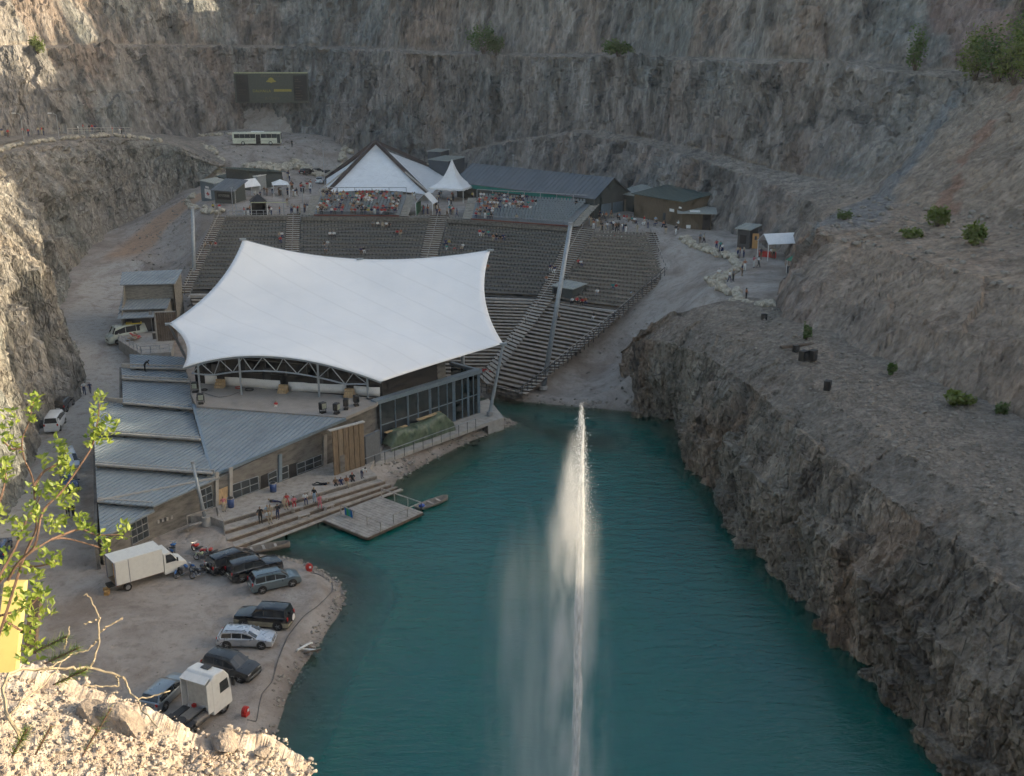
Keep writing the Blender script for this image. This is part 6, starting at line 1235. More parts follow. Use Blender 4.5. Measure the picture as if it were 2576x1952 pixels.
bike('bright blue cruiser motorcycle with chrome pipes, left of the pair', Zc(1045, 425), .85, BLUEB, sc=1.1); bike('black cruiser motorcycle parked right of the blue one', Zc(1205, 425), .85, BLACKP, sc=1.1)
bike('red and white motocross bike behind the cruisers', Zc(1180, 205), 2.4, REDM); bike('green and white dirt bike beside the black cars', Zc(1235, 280), 2.9, M('bike_green', (0.25, 0.3, 0.2)), sc=.95); bike('red dirt bike closest to the black people carrier', Zc(1325, 245), 2.8, REDM)
bike('small blue moped standing alone near the box truck', Zc(932, 195), 1.7, BLUEB, 'moped', .9)
# boats
def boat(label, px, rz, L, W, mat, z=0.0):
    p = G(*px, z); t = empty('rowing_boat', p, rz, label, 'boat', 'rowing boats at the shore'); n = 14; V = []; inn = []
    for i in range(n + 1):
        s = i / n; w_ = W / 2 * (math.sin(math.pi * min(1, .12 + s * .88)) ** .55 if s < .98 else .05); sh_ = .42 + .18 * s * s; x = (s - .45) * L
        V += [(x, -w_, sh_), (x, -w_ * .75, .12), (x, 0, -.08), (x, w_ * .75, .12), (x, w_, sh_)]
    Fc = [(i * 5 + j, (i + 1) * 5 + j, (i + 1) * 5 + j + 1, i * 5 + j + 1) for i in range(n) for j in range(4)] + [(0, 1, 2, 3, 4)]
    o = MB().add(V, Fc).build('hull', mat, t, True); o.modifiers.new('t', 'SOLIDIFY').thickness = .05
    for s in (.2, .45, .7): x = (s - .45) * L; w_ = W / 2 * math.sin(math.pi * (.12 + s * .88)) ** .55 * .95; MB().box((x, 0, .34), (.25, 2 * w_, .04)).build('thwart', PLANK, t)
    return t
bo = boat('grey wooden rowing boat moored at the outer corner of the dock', (1084, 1272), .75, 4.2, 1.3, M('boat_wood', (0.2, 0.18, 0.155), .8)); MB().ico((-1.2, 0, .35), .32, 3, 2, jag=.15, sq=(1, 1, .7)).build('blue_cover', M('blue_tarp', (0.02, 0.09, 0.4), .5), bo, True)
boat('flat brown rowing boat pulled up between the terrace and the black cars', (664, 1385), .38, 4.6, 1.3, M('boat_brown', (0.17, 0.145, 0.12), .85), .15)
# hose pumps, hose, bins, small things of the yard
def hosebox(label, px, rz):
    p = on(*px, .9); t = empty('hose_reel', p, rz, label, 'hose reel', 'red hose reels on the yard'); t.scale = (.8, .8, .8); MB().cyl((0, 0, .5), .42, .3, 18, 'y').build('drum', REDM, t); MB().box((0, 0, .25), (.6, .5, .5)).build('stand', REDM, t); MB().box((.1, -.26, .55), (.25, .03, .25)).build('label_plate', WHITEP, t)
hosebox('red hose reel on the shore corner right of the parked cars', (778, 1436), .3); hosebox('red hose reel on the gravel near the white tractor unit', (618, 1800), 1.2)
hz = [on(*q, .9) + Vector((0, 0, .04)) for q in ((622, 1812), (645, 1815), (652, 1775), (660, 1745), (685, 1715), (700, 1660), (725, 1600), (765, 1550), (800, 1525), (835, 1490), (834, 1465), (800, 1445), (782, 1442))]
hs = [tuple(x) for x in resample(hz, 90)]; tag(MB().tube(hs, .035, 5).build('water_hose', M('hose_grey', (0.08, 0.08, 0.078), .7)), 'dark hose snaking along the shore between the red reels', 'hose')
hz = [on(*q, .9) + Vector((0, 0, .04)) for q in ((790, 1440), (770, 1425), (745, 1405), (700, 1400), (672, 1398))]; tag(MB().tube([tuple(x) for x in resample(hz, 40)], .05, 5).build('water_hose', M('hose_grey', (0.08, 0.08, 0.078), .7)), 'second dark hose running from the shore reel towards the black cars', 'hose')
dr = empty('driftwood_heap', on(773, 1640, .5), 0, 'small heap of driftwood and stones at the waterline', 'driftwood')
for i in range(8): MB().bar((rnd.uniform(-1, 1), rnd.uniform(-1, 1), .1 + .06 * i), (rnd.uniform(-1, 1.4), rnd.uniform(-1, 1), .2 + .06 * i), .14, .1).build('timber', rnd.choice([PLANK, PLANK_D, WHITEP]), dr)
def bin_(label, p, mat, r=.38, h=.95):
    t = empty('litter_bin', p, 0, label, 'bin', 'blue litter bins on the terrace'); MB().cyl((0, 0, h / 2), r * .85, h, 16, r2=r).build('body', mat, t, True); MB().cyl((0, 0, h + .02), r * 1.02, .06, 16).build('rim', CONC_L, t); MB().cyl((0, 0, h + .055), r * .8, .02, 16).build('mouth', BLACK, t)
BINB = M('bin_blue', (0.03, 0.07, 0.2), .5); bin_('blue litter bin left of the long terrace window', G(*Z1(300, 572), ZF), BINB); bin_('blue litter bin beside the open terrace door', G(*Z1(692, 430), ZF), BINB)
p = G(*Z1(1388, 660), 1.45); tw = empty('beach_towel', p, 0, 'blue and green striped towel hung over the dock railing', 'towel'); a = G(*Z1(1350, 570), 1.42); b = G(*Z1(1422, 600), 1.42)
for i in range(4):
    q0, q1 = a.lerp(b, i / 4) - p, a.lerp(b, (i + 1) / 4) - p; MB().slab([q0 + Vector((0, -.07, .08)), q1 + Vector((0, -.07, .08)), q1 + Vector((.03, -.09, -.85)), q0 + Vector((.03, -.09, -.85))], .03, d=(0, 1, 0)).build('stripe', M(('towel_blue', 'towel_green', 'towel_teal', 'towel_blue')[i], ((.01, .13, .36), (.03, .3, .12), (.02, .3, .3), (.01, .13, .36))[i], .9), tw)
# roof deck things: steps, spotlights, coils
for i, (x, y) in enumerate(((420, 500), (1118, 560), (1852, 605))):
    p = G(*Z7(x, y), DK + .02); t = empty('wooden_steps', p, -.1, 'small pale wooden step unit at the %s gap of the roof parapet' % ('left', 'middle', 'right')[i], 'steps', 'step units on the roof deck')
    for k in range(3): MB().box((0, -.45 + .3 * k, .15 + .15 * k), (1.1, .3, .3 + .3 * k)).build('step', WOOD_L, t)
for i, (x, y, lab) in enumerate(((140, 560, 'leftmost black floodlight at the corner of the roof deck'), (200, 690, 'black floodlight with pale lens at the front left of the roof deck'), (1558, 790, 'first black floodlight from the left in the right-hand row of four'), (1712, 800, 'second black floodlight in the right-hand row of four'), (1818, 750, 'third black floodlight in the right-hand row of four'), (1930, 710, 'last black floodlight towards the glass hall'))):
    p = G(*Z7(x, y), DK + .02); t = empty('floodlight', p, .4 * i, lab, 'floodlight', 'floodlights on the roof deck'); bevel(MB().box((0, 0, .85), (.75, .6, .85)).build('housing', BLACK, t), .08, 2); MB().box((0, -.31, .85), (.55, .03, .6)).build('lens', glassmat('lens', (.2, .22, .18), .1), t); MB().box((0, 0, .1), (.6, .5, .2)).build('base', BLACK, t)
    for sx in (-.42, .42): MB().bar((sx, 0, .1), (sx, 0, .9), .06).build('yoke', BLACK, t)
for i, (x, y, rr_) in enumerate(((240, 540, .35), (740, 535, .5), (620, 515, .4), (2080, 630, .4))):
    p = G(*Z7(x, y), DK + .03); pts = [(rr_ * math.cos(a) * (1 + .05 * math.sin(3 * a)), rr_ * math.sin(a), .03 + .03 * k) for k in range(4) for a in [2 * math.pi * j / 16 for j in range(17)]]; ob_ = MB().tube(pts, .035, 4).build('cable_coil', BLACK if i != 2 else M('cable_red', (.25, .04, .03))); ob_.location = p; tag(ob_, 'coil of %s cable on the roof deck, %s' % (('black', 'black', 'red', 'black')[i], ('left behind the front floodlight', 'large one left of the middle steps', 'beside the second truss column', 'far right by the glass hall')[i]), 'cable coil', 'cable coils on the roof deck')
pts = [G(*Z7(x, y), DK + .03) for x, y in ((180, 550), (300, 590), (400, 615), (520, 600), (620, 560))]; tag(MB().tube([tuple(q) for q in resample(pts, 40)], .03, 4).build('loose_cable', BLACK), 'thin black cable lying in a curve on the left of the roof deck', 'cable')
# speakers and planks on the right-hand ledge
for i, (x, y, s, lab) in enumerate(((588, 490, 1.0, 'black loudspeaker box alone nearest the boulder row on the right ledge'), (780, 683, 1.0, 'black loudspeaker box beside the long dark plank on the right ledge'), (826, 735, 1.5, 'larger black loudspeaker box, left of the pair on the right ledge'), (880, 732, 1.5, 'larger black loudspeaker box, right of the pair on the right ledge'), (970, 912, 1.3, 'black loudspeaker box furthest down the right ledge'))):
    u, v = 1676 + x / 2.394, 600 + y / 2.394; p = G(u, v, 14.25); s *= .68; t = empty('loudspeaker', p, .3 + .2 * i, lab, 'loudspeaker', 'loudspeakers on the right ledge'); MB().box((0, 0, .1 + .45 * s), (.9 * s, .7 * s, 1.1 * s)).build('cabinet', BLACK, t); MB().cyl((0, -.36 * s, .15 + .5 * s), .3 * s, .04, 14, 'y').build('cone', DARKG, t)
a = G(1676 + 690 / 2.394, 600 + 655 / 2.394, 14.6); b = G(1676 + 885 / 2.394, 600 + 635 / 2.394, 14.6); tag(MB().bar(a, b, .5, .3).build('timber_beam', PLANK_D), 'long dark timber beam lying across the right ledge', 'beam')
# ================================================================ PEOPLE
J = dict(pel=(0, 0, .95), abd=(0, .01, 1.1), che=(0, 0, 1.32), nek=(0, .01, 1.5), hea=(0, -.01, 1.62), top=(0, 0, 1.74), lsh=(.19, 0, 1.42), rsh=(-.19, 0, 1.42), lel=(.26, .03, 1.15), rel=(-.26, .03, 1.15), lha=(.26, -.08, .9), rha=(-.26, -.08, .9),
         lhi=(.1, 0, .9), rhi=(-.1, 0, .9), lkn=(.11, -.02, .49), rkn=(-.11, -.02, .49), lan=(.11, .02, .09), ran=(-.11, .02, .09), lto=(.12, -.17, .04), rto=(-.12, -.17, .04))
BONES = [('pel', 'abd', 2), ('abd', 'che', 1), ('che', 'nek', 1), ('nek', 'hea', 0), ('hea', 'top', 3), ('che', 'lsh', 1), ('che', 'rsh', 1), ('lsh', 'lel', 1), ('rsh', 'rel', 1), ('lel', 'lha', 0), ('rel', 'rha', 0), ('pel', 'lhi', 2), ('pel', 'rhi', 2), ('lhi', 'lkn', 2), ('rhi', 'rkn', 2), ('lkn', 'lan', 2), ('rkn', 'ran', 2), ('lan', 'lto', 4), ('ran', 'rto', 4)]
RAD = dict(pel=(.15, .11), abd=(.145, .1), che=(.165, .11), nek=(.06, .06), hea=(.092, .105), top=(.07, .085), lsh=(.07, .07), rsh=(.07, .07), lel=(.047, .047), rel=(.047, .047), lha=(.036, .045), rha=(.036, .045), lhi=(.1, .1), rhi=(.1, .1), lkn=(.066, .066), rkn=(.066, .066), lan=(.045, .05), ran=(.045, .05), lto=(.04, .03), rto=(.04, .03))
SKIN = M('skin', (0.42, 0.25, 0.17), .6); HAIRS = [M('hair_dark', (0.03, 0.02, 0.014), .7), M('hair_fair', (0.22, 0.15, 0.07), .7), M('hair_grey', (0.2, 0.19, 0.18), .7)]; SHOE = M('shoe', (0.03, 0.028, 0.025), .7)
def body(pose):
    j = dict(J); j.update(pose); names = list(j); me = bpy.data.meshes.new('figure'); me.from_pydata([j[n] for n in names], [(names.index(a), names.index(b)) for a, b, _ in BONES], [])
    o = bpy.data.objects.new('figure_tmp', me); COL.objects.link(o); sk = o.modifiers.new('skin', 'SKIN'); sk.use_smooth_shade = True; me.skin_vertices[0].data[0].use_root = True
    for i, n in enumerate(names): me.skin_vertices[0].data[i].radius = RAD[n]
    o.modifiers.new('sub', 'SUBSURF').levels = 1; dg = bpy.context.evaluated_depsgraph_get(); dg.update(); m2 = bpy.data.meshes.new_from_object(o.evaluated_get(dg)); bpy.data.objects.remove(o); m2.materials.clear()
    mi = []
    for p in m2.polygons:
        c = p.center; best = (9, 0)
        for a, b, k in BONES:
            A, B = Vector(j[a]), Vector(j[b]); ab = B - A; t = max(0, min(1, (c - A).dot(ab) / ab.dot(ab))); d = (c - A - ab * t).length / (RAD[a][0] * (1 - t) + RAD[b][0] * t)
            if d < best[0]: best = (d, k)
        k = best[1]
        if k == 3 or (k == 0 and (c - Vector(j['hea'])).length < .14 and (c.z > j['hea'][2] + .03 or c.y > j['hea'][1] + .035)): k = 3
        mi.append(k)
    for _ in range(5): m2.materials.append(None)
    m2.polygons.foreach_set('material_index', mi); m2.polygons.foreach_set('use_smooth', [True] * len(mi)); return m2
SIT = dict(pel=(0, .12, .5), abd=(0, .1, .66), che=(0, .06, .88), nek=(0, .03, 1.06), hea=(0, -.01, 1.18), top=(0, .0, 1.3), lsh=(.19, .06, .98), rsh=(-.19, .06, .98), lel=(.25, -.02, .74), rel=(-.25, -.02, .74), lha=(.12, -.28, .64), rha=(-.12, -.28, .64), lhi=(.1, .08, .5), rhi=(-.1, .08, .5), lkn=(.13, -.34, .52), rkn=(-.13, -.34, .52), lan=(.13, -.36, .1), ran=(-.13, -.36, .1), lto=(.14, -.54, .04), rto=(-.14, -.54, .04))
WALK = dict(lkn=(.1, -.16, .5), lan=(.1, -.2, .09), lto=(.1, -.38, .06), rkn=(-.1, .06, .5), ran=(-.1, .3, .16), rto=(-.1, .2, .04), lel=(.25, .14, 1.17), lha=(.24, .1, .92), rel=(-.25, -.08, 1.17), rha=(-.23, -.24, .97))
BEND = dict(abd=(0, -.1, 1.08), che=(0, -.3, 1.2), nek=(0, -.44, 1.28), hea=(0, -.54, 1.33), top=(0, -.64, 1.38), lsh=(.19, -.36, 1.24), rsh=(-.19, -.36, 1.24), lel=(.22, -.44, .98), rel=(-.22, -.44, .98), lha=(.18, -.5, .74), rha=(-.18, -.5, .74))
ARMS = dict(lel=(.36, -.1, 1.25), lha=(.22, -.28, 1.4), rel=(-.3, .0, 1.16), rha=(-.2, -.22, 1.02))
LIE = dict(pel=(0, 0, .14), abd=(.18, 0, .14), che=(.38, 0, .16), nek=(.56, 0, .2), hea=(.68, 0, .24), top=(.8, 0, .27), lsh=(.46, .19, .15), rsh=(.46, -.19, .15), lel=(.2, .3, .1), rel=(.3, -.32, .1), lha=(-.02, .28, .08), rha=(.5, -.42, .08), lhi=(-.05, .1, .13), rhi=(-.05, -.1, .13), lkn=(-.46, .12, .3), rkn=(-.46, -.12, .12), lan=(-.82, .12, .08), ran=(-.88, -.12, .08), lto=(-.9, .12, .22), rto=(-.96, -.12, .22))
FIG = {k: body(v) for k, v in dict(stand={}, sit=SIT, walk=WALK, bend=BEND, arms=ARMS, lie=LIE).items()}
CLOTH = {'red': (.42, .03, .035), 'white': (.66, .66, .64), 'black': (.015, .015, .017), 'navy': (.02, .03, .09), 'orange': (.36, .14, .07), 'beige': (.4, .33, .23), 'pink': (.5, .16, .2), 'teal': (.03, .22, .2), 'grey': (.2, .2, .21), 'pale blue': (.25, .36, .46), 'brown': (.14, .085, .05), 'yellow': (.5, .4, .08)}
CM = {k: M('cloth_' + k.replace(' ', '_'), v, .85, 0, .12, 6) for k, v in CLOTH.items()}
PANTS = ['navy', 'black', 'beige', 'grey', 'brown', 'white', 'black', 'navy']
NPEOPLE = 0; PEOPLE = []
def person(pose, loc, rz, top, label, group=None, pants=None, hair=None, sc=None, cat='person'):
    global NPEOPLE
    NPEOPLE += 1; PEOPLE.append(0); o = bpy.data.objects.new('person', FIG[pose]); COL.objects.link(o); o.location = loc; o.rotation_euler = (0, 0, rz); s = sc or rnd.uniform(.96, 1.08); o.scale = (s * 1.05, s * 1.05, s)
    ms = [SKIN, CM[top], CM[pants or rnd.choice(PANTS)], hair or rnd.choice(HAIRS), SHOE]
    for sl, m in zip(o.material_slots, ms): sl.link = 'OBJECT'; sl.material = m
    PEOPLE[-1] = o; return tag(o, label, cat, group)
ORD = ['first', 'second', 'third', 'fourth', 'fifth', 'sixth', 'seventh', 'eighth', 'ninth', 'tenth', 'eleventh', 'twelfth', 'thirteenth', 'fourteenth', 'fifteenth', 'sixteenth', 'seventeenth', 'eighteenth', 'nineteenth', 'twentieth']
def ordn(i):
    if i < 20: return ORD[i]
    return '%d%s' % (i + 1, {1: 'st', 2: 'nd', 3: 'rd'}.get((i + 1) % 10, 'th'))
TOPS = ['red'] * 6 + ['white'] * 6 + ['black'] * 4 + ['navy'] * 4 + ['orange'] * 3 + ['beige'] * 3 + ['grey'] * 2 + ['pink', 'teal', 'pale blue', 'brown', 'brown', 'yellow']
def crowd_stand(slots, side, dens, cap):
    take = []
    for p, d, k, i, n in slots:
        u = i / n; w_ = dens(u, k)
        v = float(vnoise(np.array([[i * .45, k * .8, 3.3 if side == 'left' else 8.1]]))[0]) * .5 + .5
        if v + rnd.uniform(-.25, .25) > 1 - w_: take.append((p, k, i))
    rnd.shuffle(take); take = take[:cap]; rows = {}
    for p, k, i in take: rows.setdefault(k, []).append((i, p))
    for k, L in rows.items():
        L.sort(key=lambda q: q[0])
        for j, (i, p) in enumerate(L):
            top = rnd.choice(TOPS); st = rnd.random() < .1
            person('arms' if st else 'sit', p + Vector((0, -.3 if st else .05, .02)), rnd.uniform(-.25, .25), top, 'person in %s top, %s row of the %s grandstand, %s from its left end' % (top, ordn(k), side, ordn(j)), 'audience in the %s grandstand' % side)
crowd_stand(S1, 'left', lambda u, k: .62 if (u < .2 or k in (4, 5, 6)) else .56, 150)
crowd_stand(S2, 'right', lambda u, k: .62 if u < .25 else (.48 if u < .55 and k > 4 else (.12 if k > 5 else .02)), 100)
def cluster(name, pts, group, pose=('stand', 'stand', 'walk', 'arms'), z=None, spread=5):
    L = []
    for q in pts:
        u, v, n = (q + (1,))[:3] if len(q) < 3 else q
        for _ in range(n): L.append((u + (rnd.uniform(-spread, spread) if n > 1 else 0), v + (rnd.uniform(-spread * .45, spread * .45) if n > 1 else 0)))
    L.sort()
    for j, (u, v) in enumerate(L):
        p = on(u, v, 16) if z is None else G(u, v, z); top = rnd.choice(TOPS)
        person(rnd.choice(pose), p, rnd.uniform(-3, 3), top, 'person in %s top %s, %s from left' % (top, name, ordn(j)), group)
Q = lambda f, L: [(f(x, y) + (n,)) for x, y, n in L]
cluster('around the white party tent', Q(Z1p, [(925, 850, 2), (990, 830, 3), (1080, 850, 3), (1160, 840, 2), (1210, 790, 5), (1250, 850, 3), (1310, 800, 4), (1350, 815, 2), (1390, 790, 2), (1430, 760, 3), (1420, 830, 1)]), 'people around the party tent')
cluster('near the white trailer', Q(Z1p, [(800, 610, 3), (890, 640, 4), (950, 640, 3), (925, 690, 1), (1025, 710, 1), (1110, 710, 1), (1170, 665, 2), (1190, 690, 1)]), 'people on the upper plaza')
cluster('above the left seats', Q(Z1p, [(600, 900, 2), (640, 870, 2), (685, 1070, 1), (740, 1065, 2), (805, 895, 1), (865, 890, 1), (965, 1060, 1), (990, 1065, 2), (1080, 1065, 1), (1165, 970, 1), (1220, 1050, 2), (1245, 1055, 1), (1280, 1055, 1), (1305, 1055, 1), (1350, 1040, 2), (1385, 1030, 1), (390, 1035, 2), (340, 1030, 1)]), 'people above the left seats')
cluster('by the gate tent', Q(Z3, [(1245, 935, 2), (1330, 925, 2), (1400, 880, 4), (1430, 960, 2), (1410, 800, 3), (1525, 955, 1), (1570, 920, 3), (1600, 930, 2), (1550, 830, 3), (1635, 960, 1), (1450, 750, 3), (1600, 770, 3), (1150, 780, 3), (1120, 830, 1), (1820, 770, 2)]), 'people by the gate tent')
cluster('in the queue right of the grandstands', Q(Z4p, [(1345, 830, 3), (1380, 860, 2), (1400, 700, 2), (1430, 850, 2), (1470, 880, 2), (1500, 870, 2), (1540, 880, 2), (1590, 885, 3), (1640, 900, 2), (1665, 895, 1), (1720, 905, 2), (1745, 905, 1), (1190, 830, 3), (1250, 840, 1)]), 'people in the queue')
cluster('before the brown building', Q(Z4p, [(1440, 740, 3), (1510, 745, 3), (1580, 750, 3), (1660, 760, 2), (1740, 775, 2), (1800, 790, 2), (1860, 800, 2), (1950, 830, 2), (1990, 860, 1), (2080, 830, 2), (2180, 850, 2)]), 'people at the cafe tables', ('sit', 'stand', 'sit'))
for L_, nm in (([(1870, 935)], 'alone between two short posts'),):
    cluster(nm, Q(Z4p, [(x, y, 1) for x, y in L_]), 'people on the right terrace')
cluster('by the terrace boulders', Q(Z5p, [(505, 485, 1), (645, 440, 1), (620, 500, 1), (890, 580, 1), (930, 590, 1), (1070, 660, 1), (1115, 670, 1), (1135, 700, 1), (1315, 735, 2), (1375, 745, 1), (1485, 855, 1), (1538, 855, 1), (1565, 770, 1), (1690, 760, 2), (1385, 890, 1), (1355, 950, 1), (1215, 1020, 1), (1255, 1010, 1), (1100, 990, 1), (1400, 1220, 1)]), 'people on the right terrace')
SEATED = [(675, 535, Zc, 0)]
def seat_group(nm, fn, pts):
    L = sorted([fn(x, y) for x, y in pts])
    for j, (u, v) in enumerate(L):
        # sight down to the seat slope
        z = 10.0
        for _ in range(30):
            p = G(u, v, z); t = (p.y - (174 if p.x < 5 else 166)) / ((206 if p.x < -10 else 190) - (174 if p.x < 5 else 166)); zz = ZM + (ZT - ZM) * t if t > 0 else ZM + (ZM - ZB) * t * ((206 - 174) / 28.0); z = .6 * z + .4 * max(ZB, min(ZT, zz))
        p = G(u, v, z); top = rnd.choice(TOPS); person('sit', p + Vector((0, 0, .15)), rnd.uniform(-.5, .5), top, 'person in %s top %s, %s from left' % (top, nm, ordn(j)), 'spectators scattered on the seats')
seat_group('seated high in the middle seats', Z3, [(700, 1080), (755, 1085), (810, 1085), (850, 1090), (885, 1090), (795, 1030)])
seat_group('seated left of the second stairway', Z3, [(970, 1180), (1010, 1175), (225, 1200), (270, 1200), (160, 1310), (200, 1300), (570, 1380), (600, 1370), (180, 1370)])
seat_group('seated in the right-centre seats', Z3, [(1890, 1180), (1930, 1185), (1985, 1190), (2040, 1230), (2075, 1235), (2120, 1240), (2150, 1230), (1510, 1290), (1550, 1290), (1520, 1345), (1700, 1335), (1690, 1360), (1610, 1370)])
seat_group('seated in the brown right block', Z4p, [(1625, 1000), (1690, 1020), (1215, 1290), (1245, 1300), (905, 1350), (950, 1370), (210, 1340)])
Z5q = lambda x, y: (800 + x / 2.394, 600 + y / 2.394)
seat_group('on the benches near the control booth', Z5q, [(1530, 405), (1560, 405), (1590, 410), (1610, 408), (1680, 355), (1775, 320), (1795, 320), (1890, 365), (1660, 495), (1450, 500), (1375, 270), (1400, 205)])
seat_group('on the lowest benches near the shore', Z5q, [(990, 835), (1010, 835), (1040, 845), (1060, 850), (1075, 820), (1200, 840), (1230, 850), (1075, 760), (910, 830)])
seat_group('on the benches at the canopy corner', Z5q, [(1000, 680), (1030, 675), (1060, 670), (1075, 690), (940, 770), (1020, 700)])
seat_group('in the far left seats', lambda x, y: (x / 2.394, y / 2.394), [(1235, 1500), (1270, 1500), (1300, 1498), (1685, 1440), (1700, 1440), (1690, 1470)])
cluster('beside the coach on the upper road', [(622, 365, 1), (642, 366, 2), (653, 364, 1), (662, 364, 1), (735, 372, 1), (476, 380, 1)], 'people on the upper road')
cluster('on the gravel footpath', Q(Z1p, [(430, 545, 1), (455, 530, 1), (485, 555, 1), (75, 335, 1)]), 'people on the footpath')
for j, (x, y) in enumerate(((30, 360), (95, 375), (260, 350), (320, 360), (430, 345), (470, 345), (490, 350), (670, 340), (875, 330), (930, 305), (1000, 315), (1030, 310), (1065, 318), (1255, 335), (1335, 330), (1355, 330))):
    u, v = x / 4.424, 260 + y / 4.424; yy = 226 + .05 * u; p = GY(u, v + 2, yy); top = rnd.choice(['red', 'white', 'navy', 'red', 'beige', 'black']); person('stand', p, rnd.uniform(-3, 3), top, 'person in %s top on the sunlit upper track, %s from the left' % (top, ordn(j)), 'walkers on the upper track')
# terrace people, one by one
for pose, x, y, z, rz, top, pants, lab in (('stand', 575, 725, 1.45, .5, 'black', 'black', 'person in black leaning forward on the second terrace step'), ('sit', 640, 660, 1.45, .3, 'pale blue', 'beige', 'person in pale blue top seated on the left of the second step'), ('sit', 665, 665, 1.45, .2, 'beige', 'beige', 'person in beige seated beside the pale blue top'), ('stand', 735, 685, 1.45, -.3, 'black', 'navy', 'person in black top and blue shorts standing on the second step'),
        ('sit', 650, 715, 1.0, .6, 'white', 'beige', 'person bending over white things on the third step'), ('sit', 815, 520, 1.9, .4, 'red', 'red', 'person in bright red seated at the upper deck edge'), ('sit', 800, 585, 1.45, .5, 'beige', 'beige', 'person in beige seated below the red one'), ('sit', 885, 575, 1.45, .3, 'pink', 'red', 'bare-armed person in pink seated on the second step'), ('sit', 990, 540, 1.45, .4, 'white', 'navy', 'person in white shirt and dark trousers seated on the second step'),
        ('stand', 1075, 530, 1.45, -.4, 'black', 'pale blue', 'person with fair hair and black top standing on the second step'), ('walk', 1125, 595, 1.0, .6, 'pink', 'pink', 'person in a pink dress walking along the third step'), ('lie', 1140, 368, 1.9, .1, 'black', 'black', 'person in black lying on the upper deck'), ('lie', 705, 528, 1.9, 2.8, 'black', 'navy', 'dark dressed person lying flat at the deck edge'), ('sit', 1270, 365, 1.9, .3, 'brown', 'black', 'bare-shouldered person, first of the five seated in front of the timber gate'), ('sit', 1320, 358, 1.9, .3, 'navy', 'navy', 'person in navy, second of the five seated in front of the timber gate'),
        ('sit', 1372, 350, 1.9, .2, 'orange', 'beige', 'person in orange, third of the five seated in front of the timber gate'), ('sit', 1425, 325, 1.9, .3, 'black', 'black', 'person with a red cap and black top seated before the timber gate'), ('bend', 1515, 305, 1.9, .9, 'white', 'navy', 'person in white shirt bending over at the right end of the deck'), ('stand', 235, 615, 1.9, .5, 'pink', 'beige', 'slim person in pale pink standing at the left end of the deck')):
    o = person(pose, G(*Z1(x, y), z) + Vector((0, 0, -.02 if pose != 'sit' else (.0 if z < 1.9 else -.45))), rz, top, lab, 'people on the lakeside terrace', pants)
    if 'red cap' in lab: o.material_slots[3].material = CM['red']
person('sit', G(*Z7(1040, 745), DK - .35), .1, 'red', 'small child in a red top and white trousers sitting on the roof deck', None, 'white', sc=.75)
person('bend', G(365, 935, 7.75), 2.2, 'black', 'person in black crouching on the rear stepped roof', None, 'black')
person('walk', on(213, 993, 1.8), .4, 'white', 'person in white top walking on the quarry road, left of two', 'walkers on the quarry road', 'navy'); person('walk', on(228, 991, 1.8), .2, 'navy', 'person in dark top walking on the quarry road, right of two', 'walkers on the quarry road', 'navy')
person('bend', on(172, 1300, 1.2), .5, 'orange', 'person in orange bending behind the leaves beside the stage roofs', 'people behind the leaves', 'black'); person('stand', on(186, 1302, 1.2), -.5, 'navy', 'person in navy standing behind the leaves beside the stage roofs', 'people behind the leaves', 'black')
# the 290 people who show largest stay single; the rest of the far crowd is one mass
far = sorted(PEOPLE, key=lambda o: (o.location - cam.location).length); rest = far[290:]; cm_v, cm_f, cm_m, cm_mats = [], [], [], []
for o in rest:
    me = o.data; mw = Matrix.LocRotScale(o.location, o.rotation_euler, o.scale); k = len(cm_v); cm_v += [tuple(mw @ v.co) for v in me.vertices]; ids = []
    for sl in o.material_slots:
        if sl.material not in cm_mats: cm_mats.append(sl.material)
        ids.append(cm_mats.index(sl.material))
    for p in me.polygons: cm_f.append(tuple(v + k for v in p.vertices)); cm_m.append(ids[p.material_index])
    bpy.data.objects.remove(o)
tag(pydata('distant_crowd', cm_v, cm_f, cm_mats, None, True, cm_m), 'densely packed far spectators in the grandstands', None, None, 'stuff')
# ================================================================ BOULDERS, LAMPS, BUSHES
BOULD = M('boulder', (0.42, 0.375, 0.3), .95, 0, .35, 1.2, .6, .15); STONEM = M('loose_stone', (0.27, 0.24, 0.205), .95, 0, .3, 1.5, .5, .15)
def stone_mesh(seed, sub=2):
    o = MB().ico((0, 0, 0), 1, seed, sub, jag=.12, sq=(1.15, .9, .72)); rr = random.Random(seed + 99); V = [Vector(v) for v in o.v]
    for _ in range(7):                                     # cleave flat faces
        n = Vector((rr.uniform(-1, 1), rr.uniform(-1, 1), rr.uniform(-.6, 1))).normalized(); d = rr.uniform(.55, .8); V = [v - n * max(0, v.dot(n) - d) for v in V]
    me = bpy.data.meshes.new('boulder'); me.from_pydata([tuple(v) for v in V], [], o.f); me.materials.append(BOULD); return me
BMESH = [stone_mesh(k) for k in range(10)]
def boulder_row(label, pts, sizes, n, jitter=.5, ground=None, wide=1):
    P = [Vector(p) for p in pts]; t = empty('boulder_row', P[0], 0, label, 'boulders', 'rows of boulders'); RS = resample(P, n)
    for q in RS:
        for k in range(wide):
            s = rnd.uniform(*sizes); x, y = q[0] + rnd.uniform(-jitter, jitter), q[1] + rnd.uniform(-jitter, jitter) + k * .9; z = (gz(x, y) if ground is None else q[2]) + s * .3
            o = bpy.data.objects.new('boulder', rnd.choice(BMESH)); COL.objects.link(o); o.parent = t; o.location = Vector((x, y, z)) - P[0]; o.scale = (s, s * rnd.uniform(.8, 1.1), s * rnd.uniform(.7, 1)); o.rotation_euler = (rnd.uniform(-.4, .4), rnd.uniform(-.4, .4), rnd.uniform(0, 6.3))
ogl = lambda fn, L: [og(fn, x, y) for x, y in L]
